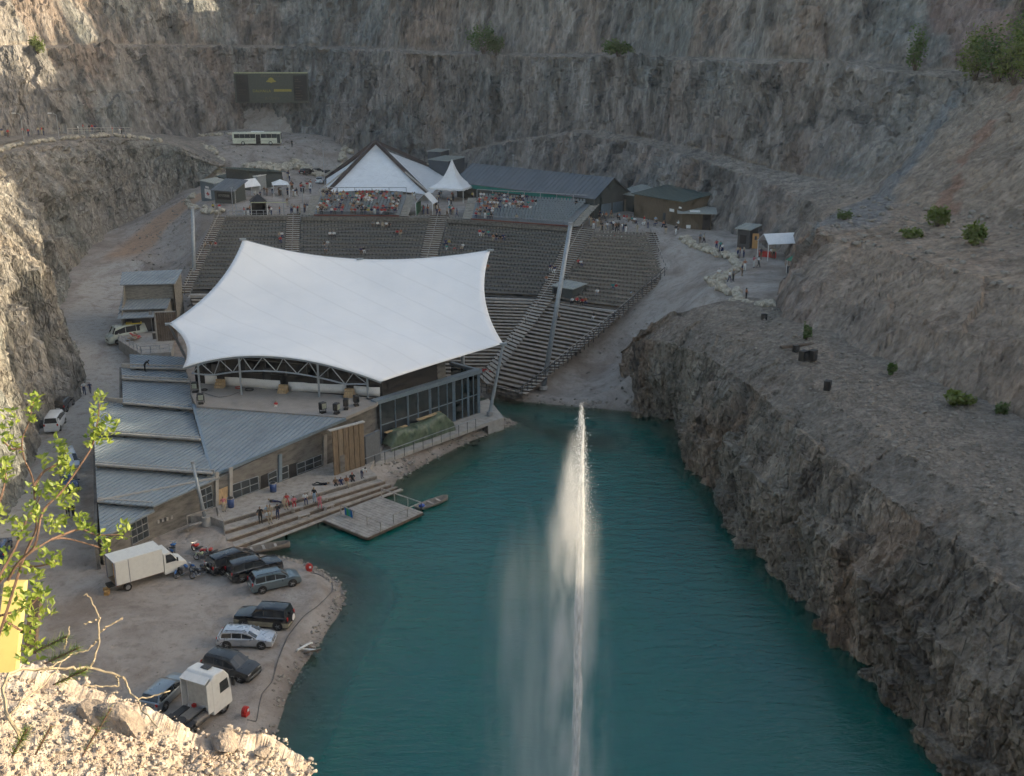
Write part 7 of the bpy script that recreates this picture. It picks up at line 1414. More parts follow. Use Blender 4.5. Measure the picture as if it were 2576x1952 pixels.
boulder_row('winding row of pale boulders edging the right-hand terrace', ogl(Z5p, [(720, 560), (780, 600), (850, 620), (930, 640), (1020, 680), (1100, 710), (1190, 730), (1250, 770), (1310, 810), (1320, 860), (1290, 910), (1200, 960), (1150, 990), (1030, 1000), (1030, 1040), (1110, 1090), (1190, 1130), (1290, 1170), (1310, 1220), (1300, 1270)]), (.55, 1.0), 46, .5, wide=2)
boulder_row('short row of boulders closing the right terrace towards the ledge', ogl(Z5p, [(1390, 1275), (1480, 1285), (1560, 1290), (1640, 1280), (1700, 1265)]), (.6, 1.0), 12, .3)
boulder_row('band of boulders along the foot of the slope below the coach', ogl(Z1p, [(560, 510), (700, 540), (850, 550), (1000, 560), (1150, 550), (1300, 510), (1500, 460), (1700, 430), (1900, 370), (2000, 330)]), (.7, 1.5), 66, 1.2, wide=3)
boulder_row('line of boulders descending beside the gravel footpath', ogl(Z1p, [(20, 270), (120, 300), (240, 360), (340, 400), (430, 460), (520, 500), (600, 530)]), (.7, 1.4), 34, .7, wide=2)
boulder_row('row of boulders at the rock foot behind the coach road', ogl(Z1p, [(-40, 205), (60, 190), (160, 185), (270, 180), (400, 178), (520, 165)]), (.6, 1.0), 18, .4)
boulder_row('row of boulders along the upper quarry road below the left cliff', [on(*q, 13) for q in ((310, 528), (345, 512), (385, 492), (425, 478), (465, 463), (505, 447), (530, 440))], (.7, 1.3), 30, .5)
boulder_row('cluster of boulders at the left corner of the plaza', ogl(Z1p, [(60, 900), (130, 850), (60, 960), (160, 990), (260, 1010), (330, 1040), (400, 1050)]), (.5, 1.0), 22, .6)
lipg = gL[6 + 34 + 26 + 14]; um = np.array([proj(p)[0] for p in lipg]); sel = [Vector(p) for p, u in zip(lipg, um) if -30 < u < 420][::6]
boulder_row('row of boulders along the sunlit lip of the upper track', [p + Vector((-1.2, 1.5, .4)) for p in sel], (.5, .9), 46, .5, ground=1)
# loose stones everywhere: scree, shore and yard edge
sm = MB(); rs = random.Random(5)
def stones(n, gen, s0, s1):
    XY = [tuple(gen()) for _ in range(n)]; ZZ = ground_h(XY)
    for (x, y), z in zip(XY, ZZ):
        s = rs.uniform(s0, s1) * rs.uniform(.6, 1)
        sm.ico((x, y, z + s * .15), s, rs.randrange(9999), 1, jag=.3, sq=(1.2, .9, .7))
SHORE_CCW = lake_dist(np.array([(shore[8] + shore[9]) / 2 + np.array([(shore[9] - shore[8])[1], -(shore[9] - shore[8])[0]]) * .1]))[0] > 0
def near_shore(lo, hi, i0, i1):
    def f():
        i = rs.randrange(i0, i1); a, b = shore[i], shore[i + 1]; t = rs.random(); d = b - a; n = np.array([d[1], -d[0]]) / (np.linalg.norm(d) + 1e-9); q = a + d * t; off = rs.uniform(lo, hi)
        return q + n * off * (1 if SHORE_CCW else -1)
    return f
stones(420, near_shore(-.5, 1.2, 3, 12), .06, .24); stones(420, near_shore(-.6, 2.4, 18, 24), .08, .32); stones(200, near_shore(-.5, 1.6, 27, 33), .08, .3)
def px_area(u0, u1, v0, v1, z): 
    def f(): p = G(rs.uniform(u0, u1), rs.uniform(v0, v1), z); return p.x, p.y
    return f
stones(160, px_area(1450, 1650, 720, 1000, 5), .06, .28); stones(260, px_area(560, 850, 385, 440, 18.5), .15, .45); stones(420, px_area(330, 500, 540, 700, 9.5), .08, .32); stones(160, px_area(150, 700, 1380, 1850, .9), .03, .1)
tag(sm.build('loose_stones', STONEM), kind='stuff')
sm = MB()
def grid_stones(g, jr, ir, n, s0, s1):
    for _ in range(n):
        p = g[rs.randrange(*jr), rs.randrange(*ir)]; s = rs.uniform(s0, s1) * rs.uniform(.5, 1); sm.ico((p[0] + rs.uniform(-.5, .5), p[1] + rs.uniform(-.5, .5), p[2] + s * .2), s, rs.randrange(9999), 1, jag=.3, sq=(1.2, .9, .7))
hR = gR.shape[0]; grid_stones(gR, (5 + 38 + 38 + 26, hR - 3), (180, 645), 600, .06, .32)
i19 = int(19 * 1400 / 31); i28 = int(28 * 1400 / 31); grid_stones(gW, (26, 34), (i19, i28), 320, .15, .55); grid_stones(gW, (26, 32), (int(12 * 45.2), i19), 160, .12, .4)
tag(sm.build('ledge_rubble', STONEM), kind='stuff')
# street lamps on the upper track
for i, (x, y0, y1) in enumerate(((262, 130, 380), (655, 130, 350))):
    u = x / 4.424; p = GY(u, 260 + y1 / 4.424 + 3, 224); tp = GY(u - 2, 260 + y0 / 4.424, 224); t = empty('street_lamp', p, 0, ('street lamp furthest left on the sunlit upper track', 'street lamp in the middle of the upper track, right of the other')[i], 'street lamp', 'street lamps on the upper track'); h = tp.z - p.z
    MB().tube([(0, 0, -.5), (0, 0, h)], [.09, .06], 8).build('pole', GALV, t); MB().tube([(0, 0, h), (-.5, -.1, h + .35), (-1.0, -.2, h + .4)], .05, 6).build('arm', GALV, t); MB().box((-1.2, -.2, h + .38), (.7, .3, .16)).build('lamp_head', WHITEP, t)
fence('light wooden fence along the upper track lip', [GY(170, 336, 225), GY(240, 334, 228), GY(330, 333, 232)], [5, 6], 1.0, FASCIA, .09, None, True)
# plaza poles
for i, (fn, x, y, h) in enumerate(((Z1p, 562, 1080, 5.5), (Z1p, 600, 1080, 5.0), (Z1p, 1125, 1060, 5.0), (Z1p, 1345, 1050, 5.0), (Z1p, 1583, 800, 9.0), (Z4p, 490, 470, 8.0))):
    p = og(fn, x, y); t = empty('lamp_pole', p, 0, 'thin grey lamp pole %s' % ('at the head of the left stairway, left of a close pair', 'at the head of the left stairway, right of a close pair', 'left of the first stairway top', 'right of the first stairway top', 'in front of the left edge of the pyramid tent', 'standing before the roof of the long shed')[i], 'pole', 'thin poles on the plaza'); MB().tube([(0, 0, 0), (0, 0, h)], .07, 6).build('shaft', GALV, t); MB().box((0, 0, h), (.5, .12, .2)).build('lamp_head', GALV, t)
# bushes on the benches
def leafmat(name, c1, c2, trans=.35):
    m, nb, b = newmat(name); out = nb.n['Material Output']; c = nb.ramp(nb.noise(nb.coords((1, 1, 1)), 3, 4, .7), [(.3, c1), (.7, c2)]); nb.link(c, b.inputs['Base Color']); b.inputs['Roughness'].default_value = .5
    tl = nb.new('ShaderNodeBsdfTranslucent'); nb.link(nb.mix(1.0, c, (1.0, 1.0, .45), 'MULTIPLY'), tl.inputs[0]); mx = nb.new('ShaderNodeMixShader'); mx.inputs[0].default_value = trans; nb.link(b.outputs[0], mx.inputs[1]); nb.link(tl.outputs[0], mx.inputs[2]); nb.link(mx.outputs[0], out.inputs[0]); return m
LEAFD = leafmat('bush_leaf', (.05, .1, .025), (.1, .17, .04)); LEAFY = leafmat('bush_leaf_pale', (.1, .15, .035), (.18, .22, .05)); BARK = M('bark', (.09, .065, .045), .9, 0, .3, 8, .4)
allW = np.concatenate([gW.reshape(-1, 3), gR.reshape(-1, 3), gL.reshape(-1, 3)]); _X = allW - np.array([0, 0, CAMH]); _wd = _X @ _F; okW = _wd > 20; UVW = np.column_stack([1288 + FPX * _X[:, 0] / _wd, 976 - FPX * (_X @ _U) / _wd])
def rock_at(u, v, tol=9):
    d = (UVW[:, 0] - u) ** 2 + (UVW[:, 1] - v) ** 2; k = np.where(okW & (d < tol * tol))[0]
    if len(k) == 0: k = np.array([np.argmin(np.where(okW, d, 1e12))])
    return Vector(allW[k[np.argmin(_wd[k])]])
def bush(label, p, wd, h, mat, n=900, ls=.28, name='bush', cat='bush'):
    t = empty(name, p, 0, label, cat, 'shrubs on the quarry benches'); r_ = random.Random(int(abs(p.x * 31 + p.y * 17))); V = []; Fc = []; cl = []
    for _ in range(16): a = r_.uniform(0, 6.28) ; rr = wd * .42 * math.sqrt(r_.random()); cl.append((rr * math.cos(a), rr * .7 * math.sin(a), h * r_.uniform(.25, .85), r_.uniform(.16, .3)))
    st = MB()
    for c in cl[:9]: st.tube([(c[0] * .1, c[1] * .1, -.3), (c[0] * .5, c[1] * .5, c[2] * .5), c[:3]], [.09, .06, .02], 5)
    for i in range(n):
        c = cl[r_.randrange(16)]; q = Vector((r_.gauss(0, 1), r_.gauss(0, 1), r_.gauss(0, 1))).normalized() * (r_.random() ** .4); x = Vector((c[0] + q.x * wd * c[3], c[1] + q.y * wd * c[3] * .8, max(.05, c[2] * (.75 + .5 * r_.random() ** 3) + q.z * h * c[3])))
        a = Vector((r_.gauss(0, 1), r_.gauss(0, 1), r_.gauss(0, .6))).normalized(); b = a.cross(Vector((r_.gauss(0, 1), r_.gauss(0, 1), r_.gauss(0, 1)))).normalized(); s = ls * r_.uniform(.6, 1.3); k = len(V); V += [x - a * s, x + b * s * .45, x + a * s, x - b * s * .45]; Fc.append((k, k + 1, k + 2, k + 3))
    tag(pydata('crown', V, Fc, mat, t), kind='stuff'); st.build('stems', BARK, t)
for u, v, wd, h, mat, lab in ((1222, 128, 7.5, 6.5, LEAFD, 'large dark green bush on the upper bench, centre of the back wall'), (1248, 130, 5, 5.0, LEAFD, 'smaller bush right beside the large bush on the upper bench'), (98, 130, 3.2, 3.5, LEAFY, 'single round bush on the sunlit upper left bench'), (1560, 140, 6, 3.0, LEAFD, 'low bush right of centre on the upper bench'), 
        (2300, 172, 3.5, 7, LEAFD, 'tall narrow bush left of the green thicket on the upper right bench'), (2450, 196, 7, 8, LEAFY, 'yellow-green bush, left part of the thicket on the upper right bench'), (2500, 200, 7, 8, LEAFD, 'dark bush in the middle of the thicket on the upper right bench'), (2545, 206, 7, 9, LEAFY, 'bright bush at the right edge of the upper right bench'), (2576, 190, 7, 13, LEAFD, 'tallest dark bush cut off by the right picture edge'), (2350, 566, 3.6, 4.2, LEAFY, 'yellow-green bush below the rusty seam on the right slope'), (2440, 612, 3.2, 3.6, LEAFY, 'light bush on the right slope crest among rubble'),
        (2410, 1012, 3.6, 1.6, LEAFY, 'low mossy bush at the foot of the right slope on the ledge'), (2520, 1044, 1.6, 2.0, LEAFD, 'small dark bush at the right end of the ledge'), (2290, 602, 3.5, 1.3, LEAFY, 'low bush among rubble on the right bench'), (2028, 845, 1.5, 2.4, LEAFD, 'thin dark shrub at the start of the right ledge'), (2240, 935, 1.2, 1.6, LEAFD, 'small shrub at the rock foot along the ledge'), (2120, 545, 2.5, 1.6, LEAFD, 'small shrub at the lower end of the scree chute')):
    p = rock_at(u, v); k_ = .78 if v > 300 else 1.0; bush(lab, p, wd * k_, h * k_, mat, 1300 if wd > 5 else 600, .3 if wd > 3 else .16)
# forest on the rim, beyond the picture, that breaks the evening sun into patches
fm = MB(); rf_ = random.Random(3)
for i in range(520):
    j = rf_.uniform(10, 30); k = int(j); f = j - k; p = lR[k].lerp(lR[min(k + 1, K - 1)], f); o = (lP[k] - lR[k]); o.z = 0; o.normalize(); q = p + o * rf_.uniform(1, 30); h = rf_.uniform(6, 13) * (1 if j < 26 else .55)
    fm.tube([(q.x, q.y, q.z - 1), (q.x, q.y, q.z + h * .3)], .18, 4, cap=False)
    for l in range(4): zb = q.z + h * (.12 + .2 * l); fm.tube([(q.x, q.y, zb), (q.x, q.y, zb + h * .32)], [h * (.2 - .042 * l), .02], 6, cap=False)
tag(fm.build('rim_forest', LEAFD), kind='stuff')
# ================================================================ FOREGROUND LEDGE AND PLANTS
LIP = [(-260, 1660), (-60, 1680), (0, 1686), (84, 1695), (167, 1730), (240, 1762), (300, 1788), (367, 1812), (418, 1838), (493, 1868), (530, 1880), (552, 1872), (560, 1850), (572, 1858), (590, 1866), (677, 1868), (694, 1884), (740, 1915), (768, 1937), (772, 1960), (790, 2020), (830, 2120)]
def zl(x): return 43.95 - .34 * (x + 1.4)
def lp_(u, v):
    z = 44.0
    for _ in range(12): p = G(u, v, z); z = zl(p.x)
    return G(u, v, z)
top_ = resample([lp_(u, v + 12) for u, v in LIP], 240); inner = resample([lp_(u - 90 if u < 600 else u - 200, max(v + 120, 2350)) for u, v in LIP], 240)
rows = []
for k in range(7): t = k / 6; rows.append(top_ + np.array([0, .25 * (1 - t) + .1, -5.5 * (1 - t) ** 1.5 - .12 * (1 - t)]))
for k in range(1, 60): t = k / 59; rows.append(top_ * (1 - t) + inner * t)
g = np.array(rows); p = g.reshape(-1, 3); am = np.ones(g.shape[:2]); am[:6] = 1.2
dz = (.03 * fbm(p * 2.2, 301, 4) + .025 * ridged(p * 7, 310, 3) + .012 * fbm(p * 25, 305, 2)).reshape(g.shape[:2]) * am; g[:, :, 2] += dz; g[:7, :, 1] -= .22 * np.abs(fbm(p * 3.0, 307, 3).reshape(g.shape[:2]))[:7] * (1 - np.arange(7) / 6)[:, None]; h_, w_ = g.shape[:2]; idx = np.arange(h_ * w_).reshape(h_, w_)
Fq = np.stack([idx[:-1, :-1], idx[:-1, 1:], idx[1:, 1:], idx[1:, :-1]], -1).reshape(-1, 4)
def pale_rock():
    m, nb, b = newmat('pale_limestone'); co = nb.coords((1, 1, 1)); c = nb.ramp(nb.noise(co, 9, 7, .7), [(.3, (.3, .24, .19)), (.5, (.46, .39, .33)), (.7, (.58, .52, .46))]); c = nb.mix(nb.ramp(nb.noise(co, 2.2, 4), [(.5, 0), (.65, .5)]), c, (.4, .27, .2)); nb.link(c, b.inputs['Base Color']); b.inputs['Roughness'].default_value = .95; b.inputs['Specular IOR Level'].default_value = .15
    nb.link(nb.bump(nb.noise(co, 28, 5, .7), 1.0, .02), b.inputs['Normal']); return m
PALE = pale_rock(); fo = pydata('foreground_ledge', g.reshape(-1, 3).tolist(), Fq.tolist(), PALE, None, False); tag(fo, kind='structure')
me = bpy.data.meshes.new('rim_ground')                                    # rock mass under the viewpoint
tag(MB().prism([(-60, -40), (70, -40), (70, -2), (6, .2), (-6, .6), (-60, 6)], -6, [46, 43, 42, 43.2, 44.6, 46]).build('rim_ground', PALE), kind='structure')
pb = MB(); rp = random.Random(9)
for _ in range(13000):
    a = g[rp.randrange(6, h_ - 6), rp.randrange(3, w_ - 3)]; s = .0035 + .011 * rp.random() ** 3 + (.02 * rp.random() if rp.random() < .012 else 0); pb.ico((a[0] + rp.uniform(-.03, .03), a[1] + rp.uniform(-.03, .03), a[2] + s * .35), s, rp.randrange(99999), 1, jag=.42, sq=(1.25, .95, .62))
tag(pb.build('gravel_on_ledge', PALE), kind='stuff')
def slab_stone(label, px, s, rot, sq):
    p = lp_(*px); t = empty('stone_slab', p, 0, label, 'stone', 'stones on the foreground ledge'); o = MB().ico((0, 0, 0), 1, int(px[0]), 3, jag=.05, sq=sq); rr = random.Random(int(px[0])); V = [Vector(v) for v in o.v]
    for _ in range(9): n = Vector((rr.uniform(-1, 1), rr.uniform(-1, 1), rr.uniform(-1, 1))).normalized(); d = rr.uniform(.35, .6); V = [v - n * max(0, v.dot(n) - d) for v in V]
    ob = pydata('stone', [tuple(v * s) for v in V], o.f, M('slab_grey', (.24, .2, .17), .95, 0, .35, 8, .8), t); ob.rotation_euler = rot; ob.location = (0, 0, s * .12)
slab_stone('long leaning grey stone slab on the rim of the foreground ledge', (285, 1822), .19, (.3, .25, -.75), (1.5, .42, .5)); slab_stone('short upright grey stone left of the leaning slab', (235, 1808), .13, (.1, -.5, .4), (.8, .6, .75)); slab_stone('pale pointed rock spike on the right part of the ledge lip', (562, 1868), .11, (.2, -.9, .3), (1.4, .5, .6)); slab_stone('rounded pale rock at the far right end of the ledge', (665, 1905), .06, (.1, .2, .3), (1.3, .8, .6))
# leafy shrub
LEAF1 = leafmat('shrub_leaf', (.2, .28, .04), (.32, .38, .09), .45); LEAF2 = leafmat('shrub_leaf_dark', (.1, .17, .03), (.18, .25, .05), .4); TWIG = M('twig', (.15, .09, .065), .8, 0, .3, 20); DRYTW = M('dry_twig', (.3, .25, .18), .85, 0, .3, 20)
def leaf_mesh():
    V = []; Fc = []; n = 6
    for i in range(n + 1):
        s = i / n; w2 = .24 * math.sin(math.pi * s ** .85) * (1 - .25 * s); z = -.22 * s * s; V += [(-w2, s, z + .07 * (w2 / .24)), (0, s, z - .02), (w2, s, z + .07 * (w2 / .24))]
    for i in range(n): Fc += [(3 * i, 3 * i + 1, 3 * i + 4, 3 * i + 3), (3 * i + 1, 3 * i + 2, 3 * i + 5, 3 * i + 4)]
    me = bpy.data.meshes.new('leaf'); me.from_pydata(V, [], Fc); me.polygons.foreach_set('use_smooth', [True] * len(Fc)); return me
LM = [leaf_mesh(), leaf_mesh()]; LM[0].materials.append(LEAF1); LM[1].materials.append(LEAF2)
shrub = empty('leafy_shrub', GD(-60, 1760, 5.0), 0, 'sunlit yellow-green leafy shrub rising along the left picture edge', 'shrub'); so = Vector(shrub.location)
BR = [[(-60, 1760, 5.0), (10, 1560, 4.9), (60, 1400, 4.85), (92, 1330, 4.8), (89, 1273, 4.8), (85, 1222, 4.75), (80, 1196, 4.75), (64, 1163, 4.7), (55, 1127, 4.7), (57, 1100, 4.7), (72, 1064, 4.7), (84, 1010, 4.65)],
      [(-30, 1500, 4.95), (9, 1452, 4.9), (39, 1422, 4.9), (78, 1389, 4.9), (128, 1357, 4.95), (167, 1354, 5.0), (239, 1373, 5.05), (262, 1384, 5.05)],
      [(20, 1460, 4.8), (45, 1416, 4.75), (89, 1372, 4.7), (107, 1285, 4.7), (152, 1240, 4.7), (191, 1187, 4.7), (233, 1121, 4.7), (247, 1050, 4.65), (250, 1015, 4.65)],
      [(-20, 1480, 4.7), (30, 1395, 4.7), (45, 1362, 4.7), (69, 1303, 4.7), (90, 1273, 4.7), (100, 1250, 4.65)], [(85, 1222, 4.75), (110, 1185, 4.75), (150, 1165, 4.75), (165, 1140, 4.7)], [(55, 1127, 4.7), (30, 1130, 4.7), (8, 1110, 4.7)], [(-40, 1560, 5.2), (30, 1540, 5.2), (80, 1520, 5.25), (105, 1490, 5.25)], [(10, 1560, 4.9), (60, 1590, 5.3), (95, 1600, 5.3)], [(128, 1357, 4.95), (200, 1330, 5.0), (240, 1345, 5.0), (300, 1345, 5.0)], [(-30, 1300, 4.6), (0, 1260, 4.6), (15, 1200, 4.6), (10, 1160, 4.6)], [(39, 1422, 4.9), (90, 1425, 4.9), (140, 1415, 4.9)]]
for br in BR:
    P = resample([GD(*q) - so for q in br], len(br) * 3); n = len(P); MB().tube([tuple(q) for q in P], [.0052 * (1 - .75 * i / n) + .0009 for i in range(n)], 5).build('branch', TWIG, shrub)
CL = [(250, 1010, 6, 4.65), (244, 1045, 6, 4.65), (240, 1085, 10, 4.68), (258, 1100, 8, 4.68), (282, 1075, 6, 4.68), (232, 1108, 6, 4.7), (84, 1015, 7, 4.65), (80, 1045, 5, 4.68), (26, 1050, 5, 4.7), (30, 1120, 6, 4.7), (8, 1095, 5, 4.7), (12, 1175, 7, 4.6), (5, 1200, 5, 4.6), (145, 1120, 6, 4.72), (160, 1150, 8, 4.72), (118, 1170, 6, 4.75), (150, 1175, 8, 4.75), (172, 1190, 6, 4.72), (128, 1240, 9, 4.7), (150, 1235, 7, 4.7), (86, 1240, 6, 4.75), (185, 1250, 8, 4.8), (165, 1265, 7, 4.8), (75, 1290, 7, 4.7), (95, 1300, 6, 4.7), (130, 1325, 10, 4.8), (205, 1315, 9, 5.0), (150, 1320, 7, 4.9), (40, 1330, 7, 4.7), (60, 1340, 7, 4.7), (238, 1345, 6, 5.0), (312, 1338, 9, 5.0), (265, 1375, 7, 5.05), (110, 1400, 9, 4.9), (140, 1410, 7, 4.9), (60, 1425, 8, 4.85), (90, 1445, 6, 4.9), (15, 1440, 7, 4.8), (20, 1400, 6, 4.7), (30, 1500, 7, 5.1), (70, 1515, 8, 5.2), (100, 1490, 9, 5.25), (120, 1530, 8, 5.3), (90, 1560, 9, 5.3), (75, 1600, 8, 5.3), (95, 1640, 7, 5.3), (40, 1560, 6, 5.1), (15, 1590, 6, 5.0), (60, 1650, 6, 5.25), (5, 1300, 6, 4.6)]
rl_ = random.Random(21); nl_ = 0; lmb = [MB(), MB()]
for u, v, n, D in CL:
    for k in range(int(n * 3.6)):
        q = GD(u + rl_.uniform(-16, 16), v + rl_.uniform(-22, 22), D + rl_.uniform(-.07, .07)); li = 0 if rl_.random() < .72 else 1; L = rl_.uniform(.018, .036) * (1.15 if v > 1480 else 1); eu = (rl_.uniform(.1, 1.5), rl_.uniform(-.8, .8), rl_.uniform(-1.9, 1.9)); nl_ += 1
        if (k < 6 and nl_ < 900):
            o = bpy.data.objects.new('leaf', LM[li]); COL.objects.link(o); o.parent = shrub; o.location = q - so; o.scale = (L * 1.15, L, L); o.rotation_euler = eu
        else:
            mw = Matrix.LocRotScale(q - so, Matrix.Identity(3).to_euler().__class__(eu), Vector((L * 1.15, L, L))); lmb[li].add([mw @ v_.co for v_ in LM[li].vertices], [tuple(f_.vertices) for f_ in LM[li].polygons])
for li in (0, 1): tag(lmb[li].build('more_leaves', (LEAF1, LEAF2)[li], shrub, True), kind='stuff')
# bare twigs and pine sprigs
tw = empty('dry_twig', GD(60, 1870, 4.7), 0, 'bare dry twig arching over the yard above the ledge rim', 'twig'); to = Vector(tw.location)
for br in ([(60, 1870, 4.7), (20, 1800, 4.7), (5, 1740, 4.8), (30, 1690, 4.9), (90, 1684, 5.0), (170, 1683, 5.05), (225, 1680, 5.1), (290, 1697, 5.1), (313, 1708, 5.1), (328, 1744, 5.1), (345, 1757, 5.1), (385, 1752, 5.1), (424, 1738, 5.1)], [(225, 1680, 5.1), (244, 1640, 5.1), (250, 1598, 5.1), (248, 1550, 5.1), (228, 1507, 5.1), (214, 1496, 5.1)], [(248, 1590, 5.1), (272, 1574, 5.1), (300, 1560, 5.1), (309, 1556, 5.1)], [(246, 1605, 5.1), (222, 1635, 5.1), (190, 1642, 5.1)], [(290, 1697, 5.1), (300, 1725, 5.05), (260, 1726, 5.05), (218, 1727, 5.0)], [(345, 1757, 5.1), (360, 1790, 5.0), (400, 1830, 4.95)], [(20, 1800, 4.7), (60, 1760, 4.75), (110, 1725, 4.85), (157, 1667, 5.0)], [(100, 1690, 4.95), (160, 1660, 5.0), (185, 1642, 5.05)], [(250, 1553, 5.1), (215, 1570, 5.1), (212, 1568, 5.1)], [(160, 1630, 5.05), (170, 1600, 5.05), (176, 1575, 5.05)]):
    P = resample([GD(*q) - to for q in br], len(br) * 4); n = len(P); P = P + np.random.RandomState(1).normal(0, .003, P.shape); MB().tube([tuple(q) for q in P], [(.0062 if len(br) > 8 else .0034) * (1 - .7 * i / n) + .0012 for i in range(n)], 5).build('branch', DRYTW, tw)
NEED = leafmat('pine_needle', (.09, .15, .03), (.16, .22, .05), .3)
for i, (u, v, D, lab) in enumerate(((128, 1620, 5.05, 'upper left pine sprig above the ledge'), (158, 1648, 5.05, 'middle pine sprig on the dry twig'), (178, 1702, 5.0, 'right pine sprig hanging over the ledge rim'), (50, 1868, 4.6, 'pine sprig low at the left on the gravel'), (110, 1860, 4.55, 'tiny green sprig on the gravel left of centre'), (228, 1865, 4.5, 'tiny green sprig on the gravel right of centre'), (260, 1815, 4.7, 'short green sprig just below the stone slab'))):
    c = GD(u, v, D); t = empty('pine_sprig', c, 0, lab, 'sprig', 'pine sprigs on the ledge'); nd = MB(); k = 150 if i < 4 else 45
    ax = Vector((.06, 0, .03)) if i < 3 else Vector((.03, .0, .05))
    for _ in range(k):
        f = rl_.uniform(-1, 1); b0_ = ax * f * 1.1; dd_ = (Vector((rl_.gauss(0, 1), rl_.gauss(0, 1), rl_.gauss(0, 1))).normalized() + ax.normalized() * 1.0).normalized() * rl_.uniform(.03, .055) * (1 if i < 4 else .7); sd_ = dd_.cross(Vector((rl_.gauss(0, 1), rl_.gauss(0, 1), 1))).normalized() * .0016; nd.add([b0_ - sd_, b0_ + sd_, b0_ + dd_], [(0, 1, 2)])
    tag(nd.build('needles', NEED, t), kind='stuff'); MB().tube([-ax * 1.3, ax * 1.2], .004, 5).build('stem', TWIG, t)
# yellow board at the left edge
q4 = [GD(10, 1466, 5.6), GD(60, 1466, 5.6), GD(38, 1692, 5.45), GD(-18, 1692, 5.45)]; yb_ = empty('yellow_board', q4[3], 0, 'plain yellow board standing behind the shrub at the left picture edge', 'board'); yo = Vector(yb_.location)
MB().slab([q - yo for q in q4], .03, d=(.2, 1, 0)).build('panel', M('pale_yellow', (.4, .33, .12), .7), yb_); MB().bar(GD(92, 1500, 5.62) - yo, GD(76, 1640, 5.5) - yo, .045).build('post', M('dark_post', (.05, .035, .025), .8), yb_)
# ================================================================ FOUNTAIN
FB_ = Vector((3.9, 58.0, 0)); FT = GY(1462, 1030, 58.0); fh = FT.z
ft = empty('fountain', FB_, 0, 'tall white water jet with drifting spray rising from the lake', 'fountain')
def volmat(name, dens, ex, ey, ztop, soft, nscale, thr, streak, tf=10.0, lowf=.14):
    """density: soft cone around the jet axis in object space, torn by noise stretched along the fall"""
    m = bpy.data.materials.new(name); m.use_nodes = True; nb = NB(m); nb.n.remove(nb.n['Principled BSDF']); out = nb.n['Material Output']; tc = nb.new('ShaderNodeTexCoord'); sp = nb.new('ShaderNodeSeparateXYZ'); nb.link(tc.outputs['Object'], sp.inputs[0])
    zf = nb.math('DIVIDE', sp.outputs[2], ztop); inv = nb.math('SUBTRACT', 1.0, zf)
    wx = nb.math('ADD', nb.math('MULTIPLY', nb.math('POWER', nb.math('MAXIMUM', inv, 0.001), soft), ex), .12); wy = nb.math('ADD', nb.math('MULTIPLY', nb.math('POWER', nb.math('MAXIMUM', inv, 0.001), soft), ey), .12)
    dx = nb.math('DIVIDE', sp.outputs[0], wx); dy = nb.math('DIVIDE', sp.outputs[1], wy); r2 = nb.math('ADD', nb.math('MULTIPLY', dx, dx), nb.math('MULTIPLY', dy, dy)); fall = nb.math('POWER', 2.7182, nb.math('MULTIPLY', r2, -2.2))
    mp = nb.new('ShaderNodeMapping'); mp.inputs['Scale'].default_value = (1, 1, streak); nb.link(tc.outputs['Object'], mp.inputs[0]); nz = nb.noise(mp.outputs[0], nscale, 3, .6)
    tear = nb.ramp(nz, [(thr, 0.0), (thr + .28, 1.0)]); topf = nb.math('MULTIPLY', inv, tf, True)
    low = nb.math('ADD', nb.math('MULTIPLY', nb.math('POWER', nb.math('MAXIMUM', zf, 0.0), 2.2), 1.0), lowf); d = nb.math('MULTIPLY', nb.math('MULTIPLY', nb.math('MULTIPLY', fall, tear), low), nb.math('MULTIPLY', topf, dens)); v = nb.new('ShaderNodeVolumePrincipled'); v.inputs['Color'].default_value = (.97, .98, 1, 1); v.inputs['Anisotropy'].default_value = 0.2; nb.link(d, v.inputs['Density']); nb.link(v.outputs[0], out.inputs['Volume']); return m
def cone_hull(r0x, r0y, z0, z1, r1=.3, skew=0.0, n=14, pw=1.0):
    V = []; Fc = []; L = 10
    for j in range(L + 1):
        t = j / L; k = (1 - t) ** pw
        for i in range(n): a = 2 * math.pi * i / n; V.append(((r1 + (r0x - r1) * k) * math.cos(a), (r1 + (r0y - r1) * k) * math.sin(a), z0 + (z1 - z0) * t))
    Fc = [(j * n + i, j * n + (i + 1) % n, (j + 1) * n + (i + 1) % n, (j + 1) * n + i) for j in range(L) for i in range(n)] + [tuple(range(n))[::-1], tuple(L * n + i for i in range(n))]; return V, Fc
lean = FT - FB_
def volume_part(name, V, Fc, mat, off, shear):
    o = pydata(name, V, Fc, mat, ft); o.location = off; o.data.transform(Matrix.Identity(4)); tag(o, kind='stuff'); return o
V, Fc = cone_hull(5.2, 4.2, 0.1, fh * .96, .5, pw=.6); volume_part('spray_plume', V, Fc, volmat('spray', 3.6, 2.5, 2.2, fh * .97, .55, .75, .41, .22), (-.4, 0, 0), 0)
V, Fc = cone_hull(5.2, 3.2, 0.1, fh * .8, .5, pw=.8); volume_part('drifting_mist', V, Fc, volmat('mist', .42, 3.2, 2.2, fh * .86, .5, .4, .37, .16, 2.0, .5), (-3.4, .5, 0), 0)
